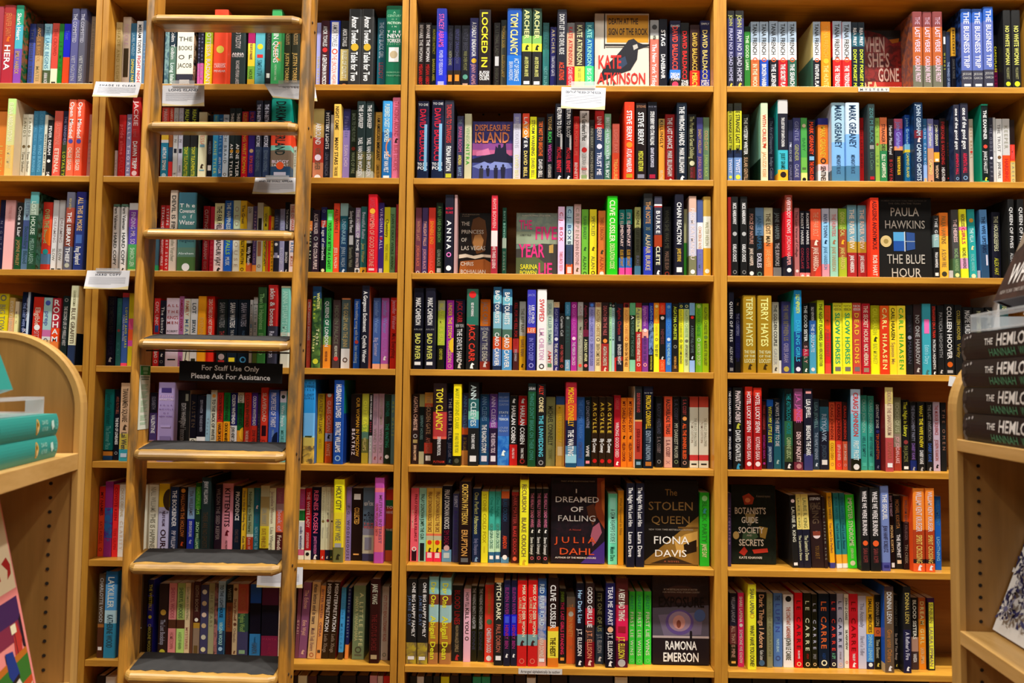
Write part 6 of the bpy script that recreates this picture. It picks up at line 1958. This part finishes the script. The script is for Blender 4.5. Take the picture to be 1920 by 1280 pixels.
# black sign hanging under the fourth rung
a, b = on_ladder(337, 676, -0.03), on_ladder(530, 682, -0.03)
c, e = on_ladder(529, 719, -0.03), on_ladder(336, 713, -0.03)
A, B, C_, E = map(Vector, (a, b, c, e))
nrm = (B - A).cross(A - E).normalized()
if nrm.y > 0:
    nrm = -nrm
org = (A + B) / 2
root = empty('staff_sign', org)
tag(root, 'small black sign with white lettering hung on cord from the fourth ladder rung', 'sign')


def at2(u, v, l):
    return tuple((A * (1 - u) + B * u) * (1 - v) + (E * (1 - u) + C_ * u) * v + nrm * l - org)


mb = MB()
blk = rgb('0d0c0d')
fr = [at2(0, 1, .0015), at2(1, 1, .0015), at2(1, 0, .0015), at2(0, 0, .0015)]
bk = [at2(0, 1, -.0015), at2(1, 1, -.0015), at2(1, 0, -.0015), at2(0, 0, -.0015)]
mb.face(fr, blk)
mb.face(bk[::-1], blk)
for i in range(4):
    j = (i + 1) % 4
    mb.face([fr[j], fr[i], bk[i], bk[j]], blk)
W, H = (B - A).length, (E - A).length
for txt, u0, u1, v0 in (('For Staff Use Only', .215, .775, .30), ('Please Ask For Assistance', .115, .885, .72)):
    g, tri = fit_text(txt, True, (u1 - u0) * W, H * .27, 1.3, 0.5)
    mb.tris([at2((u0 + u1) / 2 + p[0] / W, v0 - p[1] / H, .0019) for p in g], tri, rgb('f4f4f4'))
mb.build('sign_board', M['card'], root, ink=True)
mb = MB()
zc = on_ladder(400, 658)[2]
p0 = Vector((L_in(zc) + 0.003, ladder_y(zc) + 0.035, on_ladder(282, 656)[2])) - org
p1 = Vector((R_in(zc) - 0.003, ladder_y(zc) + 0.035, on_ladder(548, 661)[2])) - org
mb.tube([p0, p1], 0.0022)
for u in (0.045, 0.955):
    s = Vector(at2(u, .06, 0))
    mb.tube([s, s + Vector((0.004, -0.003, 0.012)), Vector((s.x + 0.002, p0.y, p0.z + (p1.z - p0.z) * u))], 0.0012)
mb.build('cord', M['cord'], root)

# ------------------------------------------------------------------ display fixtures in front, each one a rounded end panel with shelves
def fixture(name, label, corner_px, depth, away, sgn, radius, py_arc, py_top, py_shelves, holes_px, width=0.5, reach=0.75):
    """corner_px: picture x of the panel's front edge; AWAY: unit vector along the shelf front, away from the camera; sgn +1: fixture extends right"""
    e1 = Vector((-away[0], -away[1], 0)).normalized()
    e2 = Vector((e1.y * -1, e1.x, 0))
    if e2.x * sgn < 0:
        e2 = -e2
    P0 = at_depth(corner_px, py_shelves[0][0], depth)
    base = Vector((P0[0], P0[1], FLOOR_Z))
    root = empty(name, base)
    tag(root, label, 'display shelf')

    def L(a, z, t):           # a into the fixture from its front edge, t along the shelf towards the viewer (negative: panel thickness)
        p = e2 * a + e1 * t
        return (p.x, p.y, z - FLOOR_Z)

    z_of = lambda py, px=corner_px: at_depth(px, py, depth)[2]
    z_arc, z_top = z_of(py_arc), z_of(py_top)
    R = z_top - z_arc
    out = [(0.0, FLOOR_Z)] + [(R - R * math.cos(t), z_arc + R * math.sin(t)) for t in [math.pi / 2 * i / 16 for i in range(17)]] + [(width, z_top), (width, FLOOR_Z)]
    ED, TH = 0.013, 0.03
    # core panel, set inside the edging
    inn = [(a, z) for a, z in out]
    ins = [(ED, FLOOR_Z)] + [(R - (R - ED) * math.cos(t), z_arc + (R - ED) * math.sin(t)) for t in [math.pi / 2 * i / 16 for i in range(17)]] + [(width, z_top - ED), (width, FLOOR_Z)]
    mb = MB()
    fw = [L(a, z, 0.0) for a, z in ins]
    bk = [L(a, z, -TH) for a, z in ins]
    n = len(ins)
    # fan of quads keeps the face planar and tidy
    mb.face(fw if sgn < 0 else fw[::-1])
    mb.face(bk[::-1] if sgn < 0 else bk)
    for i in range(n):
        j = (i + 1) % n
        mb.face([fw[i], fw[j], bk[j], bk[i]])
    pn = mb.build('end_panel', M['fixture'], root)
    # drilled holes for the shelf pins
    hx, hy0, hy1, step = holes_px
    mh = MB()
    d, tri = disc(12)
    zz = z_of(hy0, hx)
    a_h = None
    best = 9
    for q in range(10, 400):
        aa = q / 1000
        p = base + e2 * aa
        px = project((p.x, p.y, zz))[0]
        if abs(px - hx) < best:
            best, a_h = abs(px - hx), aa
    py = hy0
    while py < hy1:
        zz = z_of(py, corner_px)
        mh.tris([L(a_h + p[0] * 0.0032, zz + p[1] * 0.0032, 0.0005) for p in d], tri if sgn > 0 else [t3[::-1] for t3 in tri], (0, 0, 0))
        py += step
    mh.build('pin_hole', M['hole'], pn)
    # solid wood edging round the front edge and the curve
    me_ = MB()
    rings = []
    bb = 0.004
    for (ao, zo), (ai, zi) in zip(out[:-2], ins[:-2]):
        mo = lambda f: (ao + (ai - ao) * f, zo + (zi - zo) * f)
        rings.append([L(*mo(1), -TH - 0.001), L(*mo(.25), -TH - 0.001), L(*mo(0), -TH + bb), L(*mo(0), -bb), L(*mo(.25), 0.0015), L(*mo(1), 0.0015)])
    rings.append([tuple(Vector(p) + e2 * (width - R)) for p in rings[-1]])
    me_.loft(rings if sgn > 0 else [r[::-1] for r in rings])
    me_.build('edging', M['fixture_edge'], root)
    shelves = []
    for py0, py1, a0 in py_shelves:
        z1, z0 = z_of(py0), z_of(py1)
        mb = MB()
        pts = [[L(a0, z0, 0.0008), L(a0 + width - 0.02, z0, 0.0008), L(a0 + width - 0.02, z1, 0.0008), L(a0, z1, 0.0008)], [L(a0, z0, reach), L(a0 + width - 0.02, z0, reach), L(a0 + width - 0.02, z1, reach), L(a0, z1, reach)]]
        mb.loft(pts if sgn < 0 else [r[::-1] for r in pts])
        mb.build('shelf', M['fixture_shelf'], root, bevel=0.0012)
        shelves.append(z1)
    for p in (root,):
        pass
    return base, e1, e2, shelves


LB, L1, L2, LS = fixture('display_fixture', 'rounded oak display end carrying the teal books, at the left edge of the picture', 152, 1.455, (-0.218, 1.0), -1, .14, 769, 622, [(849, 880, 0.004), (1270, 1302, 0.004)], (96, 905, 1275, 26.2))
RB, R1, R2, RS = fixture('display_fixture', 'rounded oak display end carrying the stacked black novels, at the right edge of the picture', 1790, 1.40, (0.083, 1.0), 1, .14, 770, 640, [(823, 845, 0.003), (1176, 1201, 0.003)], (1834, 872, 1275, 22.0))


def frame_obj(o, org, ex, ey, ez=Vector((0, 0, 1))):
    mt = Matrix.Identity(4)
    for i in range(3):
        mt[i][0], mt[i][1], mt[i][2], mt[i][3] = ex[i], ey[i], ez[i], org[i]
    o.matrix_world = mt
    return o


def lying_book(name, org, ex, ey, L, W, T, bgc, els, edge, label, group, reverse=False):
    """a closed hardcover lying flat: spine along +ex facing -ey, thickness up"""
    mb = MB()
    c = rgb(bgc)
    th = 0.0028
    mb.box((0, 0.0, 0), (L, W, th), c)
    mb.box((0, 0.0, T - th), (L, W, T), c)
    n = 8
    for i in range(n):
        z0, z1 = T * i / n, T * (i + 1) / n
        y0, y1 = (-0.004 * (1 - (2 * q / T - 1) ** 2) for q in (z0, z1))
        mb.face([(0, y0, z0), (L, y0, z0), (L, y1, z1), (0, y1, z1)], c)
        mb.face([(0, 0.003, z0), (0, y0, z0), (0, y1, z1), (0, 0.003, z1)], c)
        mb.face([(L, y0, z0), (L, 0.003, z0), (L, 0.003, z1), (L, y1, z1)], c)
    art(mb, L, T, els, 1.0, lambda a, b, l: (a, -l - 0.004 * (1 - (2 * min(max(b / T, 0), 1) - 1) ** 2), b))
    o = mb.build(name, M['print'], ink=True)
    frame_obj(o, org, ex, ey)
    pb = MB()
    pb.box((0.003, 0.004, th + 0.0002), (L - 0.003, W - 0.003, T - th - 0.0002))
    pb.build('page_block', M['paper'] if edge is None else edge, o)
    tag(o, label, 'book', group)
    return o


# stacked black novels on the right fixture: spines face the front edge, running towards the viewer
LIFT = 0.0006
M['dark_edge'] = plain('dark_sprayed_page_edge', '2a1c1e', 0.7, noise=0.2)
T_ = 0.0452
els = [('p', '6a6462', [(0, .72), (.03, .60), (.05, .95), (.03, 1), (0, 1)]), ('p', '3c3234', [(0, .1), (.05, .2), (.07, .5), (.03, .6), (0, .5)]), ('e', 'a09a98', .085, .16, .012, .05), ('e', 'a09a98', .13, .13, .012, .06), ('e', '8a8482', .055, .2, .01, .04),
       ('r', '57504e', .09, .25, .092, .8), ('r', '57504e', .115, .3, .117, .75),
       ('t', 'dcd8d4', 'THE', .34, .45, .26, .50, 1), ('t', 'dcd8d4', 'HEMLOCK', .49, .985, .12, .56, 1), ('t', '5c9a78', 'HANNAH', .39, .72, .64, .92, 0), ('t', '5c9a78', 'WHITTEN', .76, .985, .64, .92, 0)]
els = [(e[0], e[1], *([[(u, 1 - v if False else v) for u, v in e[2]]] if e[0] == 'p' else e[2:])) for e in els]
names = ['topmost of the four stacked black novels on the right display shelf', 'second from the top of the four stacked black novels on the display shelf',
         'third from the top of the four stacked black novels on the display shelf', 'lowest of the four stacked black novels, lying on the right display shelf']
T0 = 0.045
b0 = None
for q in range(0, 400):
    p = RB + R1 * (q / 1000) + R2 * 0.012
    if project((p.x, p.y, RS[0]))[0] >= 1812:
        b0 = q / 1000
        break
zz = RS[0] + LIFT
for i in range(4):
    jit = [0.0, 0.004, 0.002, 0.006][i]
    o_ = RB + R1 * (b0 - jit) + R2 * (0.010 + 0.002 * (i % 2))
    o_.z = zz
    lying_book('hardcover_book', o_, R1, R2, 0.25, 0.158, T_, '1f171a', els, M['dark_edge'], names[3 - i], 'black novels stacked on the right display shelf')
    zz += T_ + 0.0005
stack_top = zz

# clear stand with a tilted dark novel on top of the stack
b1 = b0 + 0.02
st = empty('book_stand', RB + R1 * (b0 + 0.05) + R2 * 0.02)
st.location.z = stack_top + 0.0006
tag(st, 'clear acrylic book stand on top of the stacked black novels', 'book stand')
mb = MB()


def S(t, a, z):
    p = R1 * t + R2 * a
    return (p.x, p.y, z)


def slab(p, u, v, w):
    """box from corner p along vectors u, v, w"""
    p, u, v, w = map(Vector, (p, u, v, w))
    r0 = [p, p + u, p + u + v, p + v]
    return [[tuple(q) for q in r0], [tuple(q + w) for q in r0]]


mb.loft(slab(S(-0.02, -0.012, 0.0), S(0.2, 0, 0), S(0, 0.13, 0), (0, 0, 0.003)))
mb.loft(slab(S(-0.02, -0.012, 0.026), S(0.2, 0, 0), S(0, 0.03, 0), (0, 0, 0.004)))
mb.loft(slab(S(-0.02, 0.0735, 0.031), S(0.2, 0, 0), S(0, 0.004, 0), S(0, 0.05, 0.11)))
for t in (-0.02, 0.176):
    mb.loft(slab(S(t, -0.012, 0.003), S(0.004, 0, 0), S(0, 0.13, 0), S(0, 0.0, 0.024)))
mb.build('tray', M['clear'], st)
mb = MB()
w, h, t = 0.155, 0.235, 0.04
c = rgb('2a1d1c')
mb.box((0, 0, 0), (w, 0.003, h), c, rgb('3a2824'))
mb.box((0, t - 0.003, 0), (w, t, h), c)
mb.box((0, 0.003, 0), (0.003, t - 0.003, h), c)
art(mb, w, h, [('p', '8a7c6c', [(0, .34), (.10, .30), (.16, .42), (.10, .58), (.02, .62), (.0, .5)]), ('p', '6a4a38', [(.05, .0), (.3, .05), (.24, .25), (.08, .28)]),
               ('t', 'dcd8d4', 'HEMLOCK', .28, .98, .52, .68, 1), ('t', 'dcd8d4', 'WHITTEN', .13, .98, .72, .88, 1), ('t', 'a8a09a', 'NEW YORK TIMES BESTSELLING AUTHOR', .08, .98, .925, .955, 0)], 1.0, lambda a, b, l: (a, -l, b))
o = mb.build('hardcover_book', M['print'], ink=True)
tilt = 0.42
ex = R1.copy()
up = (R2 * math.sin(tilt) + Vector((0, 0, 1)) * math.cos(tilt)).normalized()
ey = up.cross(ex)
if ey.dot(R2) < 0:
    ey = -ey
og = RB + R1 * (b0 + 0.075) + R2 * 0.024
og.z = stack_top + 0.0325 + t * math.sin(tilt)
frame_obj(o, og, ex, ey, up)
pb = MB()
pb.box((0.004, 0.0032, 0.003), (w - 0.003, t - 0.0032, h - 0.003))
pb.build('page_block', M['dark_edge'], o)
tag(o, 'dark novel propped on the clear stand above the stacked black novels', 'book')

# white picture book with ink flowers, propped on the right fixture's lower shelf
mb = MB()
w, h, t = 0.28, 0.275, 0.014
mb.box((0, 0, 0), (w, t, h), rgb('dcd8d2'))
rr = random.Random(11)
ink = [('r', 'cfcbc6', .075, .07, .93, .93)]
for i in range(420):
    u, v = .08 + .84 * rr.random() ** 1.7, rr.uniform(.08, .92)
    a = rr.uniform(0, 6.28)
    s = rr.uniform(.018, .045)
    pts = [(u + s * math.cos(a), v + s * math.sin(a)), (u + .35 * s * math.cos(a + 1.57), v + .35 * s * math.sin(a + 1.57)), (u - s * math.cos(a), v - s * math.sin(a)), (u + .35 * s * math.cos(a - 1.57), v + .35 * s * math.sin(a - 1.57))]
    pts = [(min(max(p, .08), .92), min(max(q, .08), .92)) for p, q in pts]
    ink.append(('p', rr.choice(['26264a', '34345c', '4a4a70', '8a8898', 'bcb8b8', 'cfcbc6']), pts))
for u, v in ((.16, .84), (.2, .55), (.34, .72), (.5, .9), (.7, .8)):
    for q in range(9):
        a = q * 0.7
        ink.append(('p', '2a2a50', [(u, v), (u + .07 * math.cos(a), v + .07 * math.sin(a)), (u + .07 * math.cos(a + .35), v + .07 * math.sin(a + .35))]))
        ink.append(('p', 'c4c0c0', [(u, v), (u + .05 * math.cos(a + .1), v + .05 * math.sin(a + .1)), (u + .05 * math.cos(a + .25), v + .05 * math.sin(a + .25))]))
    ink.append(('e', '6a6888', u, v, .018, .018))
art(mb, w, h, ink, 1.0, lambda a, b, l: (a, -l * 0.4, b))
o = mb.build('picture_book', M['print'], ink=True)
tilt = 0.36
up = (R2 * math.sin(tilt) + Vector((0, 0, 1)) * math.cos(tilt)).normalized()
ey = up.cross(R1)
if ey.dot(R2) < 0:
    ey = -ey
b2, a2 = 0.2, 0.05
best = 1e9
for q in range(0, 300, 4):
    for a in range(0, 200, 5):
        p = RB + R1 * (q / 1000) + R2 * (a / 1000)
        x, y = project((p.x, p.y, RS[1]))
        e_ = (x - 1861) ** 2 + (y - 1187) ** 2
        if e_ < best:
            best, b2, a2 = e_, q / 1000, a / 1000
og = RB + R1 * b2 + R2 * a2
og.z = RS[1] + 0.0008 + t * math.sin(tilt)
frame_obj(o, og, R1, ey, up)
tag(o, 'white book with a dark ink flower drawing, leaning on the right display', 'book')

# teal books on the left fixture
b0 = 0.05
for q in range(0, 400):
    p = LB + L1 * (q / 1000) + L2 * 0.02
    if project((p.x, p.y, LS[0]))[0] <= 103:
        b0 = q / 1000
        break
TT = 0.0365
Ls = 0.235
teal_els = [('e', 'd8a83c', .28, .5, .052, .36), ('e', '4a3420', .275, .42, .018, .13), ('e', 'f0d49c', .29, .62, .022, .16),
            ('t', '9ad4c8', 'DAVID', .42, .62, .22, .42, 1), ('t', '9ad4c8', 'AUTHOR', .42, .62, .52, .72, 1), ('p', 'c8e4dc', [(.74, .3), (.82, .26), (.84, .6), (.78, .72), (.73, .5)]), ('t', '6cb8ac', 'LB', .87, .97, .3, .7, 1),
            ]
zz = LS[0] + LIFT
eL = -L1            # reading direction runs away from the viewer on this side
for i in range(2):
    o_ = LB + L1 * (b0 + Ls) + L2 * 0.02
    o_.z = zz
    lying_book('hardcover_book', o_, eL, L2, Ls, 0.155, TT, '2c8f86', [(e[0], e[1]) + tuple(e[2:]) for e in [(q[0], q[1]) + ((q[2] * .55 + .45,) + tuple(q[3:4]) + (q[4] * .55, q[5]) if q[0] == 'e' else ((q[2], q[3] * .55 + .45, q[4] * .55 + .45) + tuple(q[5:])) if q[0] == 't' else ([(u * .55 + .45, v) for u, v in q[2]],)) for q in teal_els]], None,
               ['lower of the two teal books lying on the left display shelf', 'upper of the two teal books lying on the left display shelf'][i], 'teal books stacked on the left display shelf')
    zz += TT + 0.0006
st = empty('book_stand', LB + L1 * (b0 + 0.03) + L2 * 0.03)
st.location.z = zz + 0.0006
tag(st, 'clear stand on the two teal books, at the left edge of the picture', 'book stand')


def S2(t, a, z):
    p = L1 * t + L2 * a
    return (p.x, p.y, z)


mb = MB()
mb.loft(slab(S2(0.0, 0.0, 0.0), S2(0.2, 0, 0), S2(0, 0.10, 0), (0, 0, 0.003)))
mb.loft(slab(S2(0.0, 0.0, 0.024), S2(0.2, 0, 0), S2(0, 0.03, 0), (0, 0, 0.0045)))
for t in (0.0, 0.196):
    mb.loft(slab(S2(t, 0.0, 0.003), S2(0.003, 0, 0), S2(0, 0.028, 0), S2(0, 0.0, 0.0205)))
mb.build('tray', M['clear'], st)
mb = MB()
w, h, t = 0.155, 0.225, 0.034
c = rgb('2c8f86')
mb.box((0, 0, 0), (w, t, h), c)
art(mb, w, h, [('e', 'd8a83c', .5, .5, .2, .14), ('t', 'bfe6dc', 'SEA', .2, .8, .15, .3, 1)], 1.0, lambda a, b, l: (a, -l, b))
o = mb.build('hardcover_book', M['print'], ink=True)
tilt = 0.36
up = (L2 * math.sin(tilt) + Vector((0, 0, 1)) * math.cos(tilt)).normalized()
ey = up.cross(eL)
if ey.dot(L2) < 0:
    ey = -ey
bq = b0
for q in range(0, 400):
    p_ = LB + L1 * (q / 1000) + L2 * 0.032
    if project((p_.x, p_.y, zz + 0.03))[0] <= 24:
        bq = q / 1000
        break
og = LB + L1 * (bq + w) + L2 * 0.032
og.z = zz + 0.0306 + t * math.sin(tilt)
frame_obj(o, og, eL, ey, up)
tag(o, 'teal book standing tilted on the clear stand, cut by the left picture edge', 'book')

# pink bordered baseball picture book on the left fixture's lower shelf
mb = MB()
w, h, t = 0.30, 0.366, 0.012
mb.box((0, 0, 0), (w, t, h), rgb('e88a86'))
art(mb, w, h, [('r', 'e6d4b4', .0, .015, .985, .48), ('p', 'b02a2e', [(.86, .35), (.93, .33), (.965, .37), (.955, .41), (.90, .43), (.92, .39)]), ('p', 'b02a2e', [(.5, .33), (.8, .31), (.82, .42), (.52, .44)]),
               ('r', '4a2c60', .0, .515, .965, .66), ('r', '8a3450', .0, .62, .965, .70), ('p', 'c0403a', [(.84, .68), (.90, .62), (.935, .70), (.90, .79), (.82, .78)]), ('p', '2a1c30', [(.93, .62), (.965, .60), (.965, .76), (.935, .74)]),
               ('r', 'e8e0c0', .82, .625, .885, .665), ('r', '3a2c3c', .852, .665, .858, .80), ('p', 'c0742c', [(0, .80), (.965, .75), (.965, .78), (0, .83)]), ('p', '3f7a34', [(0, .83), (.965, .78), (.965, .90), (0, .94)]), ('p', 'c4582c', [(0, .94), (.965, .88), (.965, .99), (0, .99)]), ('p', 'e8d8c0', [(.86, .955), (.955, .91), (.955, .918), (.865, .965)]),
               ('p', '24408c', [(.70, .72), (.79, .73), (.825, .84), (.76, .88), (.70, .82)]), ('p', 'e6e2da', [(.70, .87), (.80, .845), (.86, .93), (.85, .99), (.70, .99)]), ('p', '2c2420', [(.70, .855), (.815, .835), (.82, .855), (.70, .875)])],
    1.0, lambda a, b, l: (a, -l, b))
o = mb.build('picture_book', M['print'], ink=True)
tilt = 0.215
up = (L2 * math.sin(tilt) + Vector((0, 0, 1)) * math.cos(tilt)).normalized()
ey = up.cross(eL)
if ey.dot(L2) < 0:
    ey = -ey
best = 1e9
b2, a2 = 0.1, 0.05
for q in range(0, 400, 4):
    for a in (0.03, 0.04):
        p = LB + L1 * (q / 1000) + L2 * a
        x, y = project((p.x, p.y, LS[1]))
        if abs(x - 72) < best:
            best, b2, a2 = abs(x - 72), q / 1000, a
og = LB + L1 * (b2 + w) + L2 * a2
og.z = LS[1] + 0.0008 + t * math.sin(tilt)
frame_obj(o, og, eL, ey, up)
tag(o, 'pink bordered picture book of a night ball game, on the left display', 'book')

# small white tag on the shelf end beside the right fixture
mb = MB()
p = on_plane(1785, 714, -0.012)
mb.box((-0.009, -0.001, -0.016), (0.009, 0.001, 0.014), rgb('dcdcdc'))
o = mb.build('price_tag', M['card'], ink=True, loc=p)
o.rotation_euler = (0, 0.15, 0)
tag(o, 'tiny white paper tag on the fourth shelf end beside the rounded display', 'tag')

for _b in (False, True):
    fc, fo = _fc[_b]
    bpy.data.objects.remove(fo)
    bpy.data.curves.remove(fc)
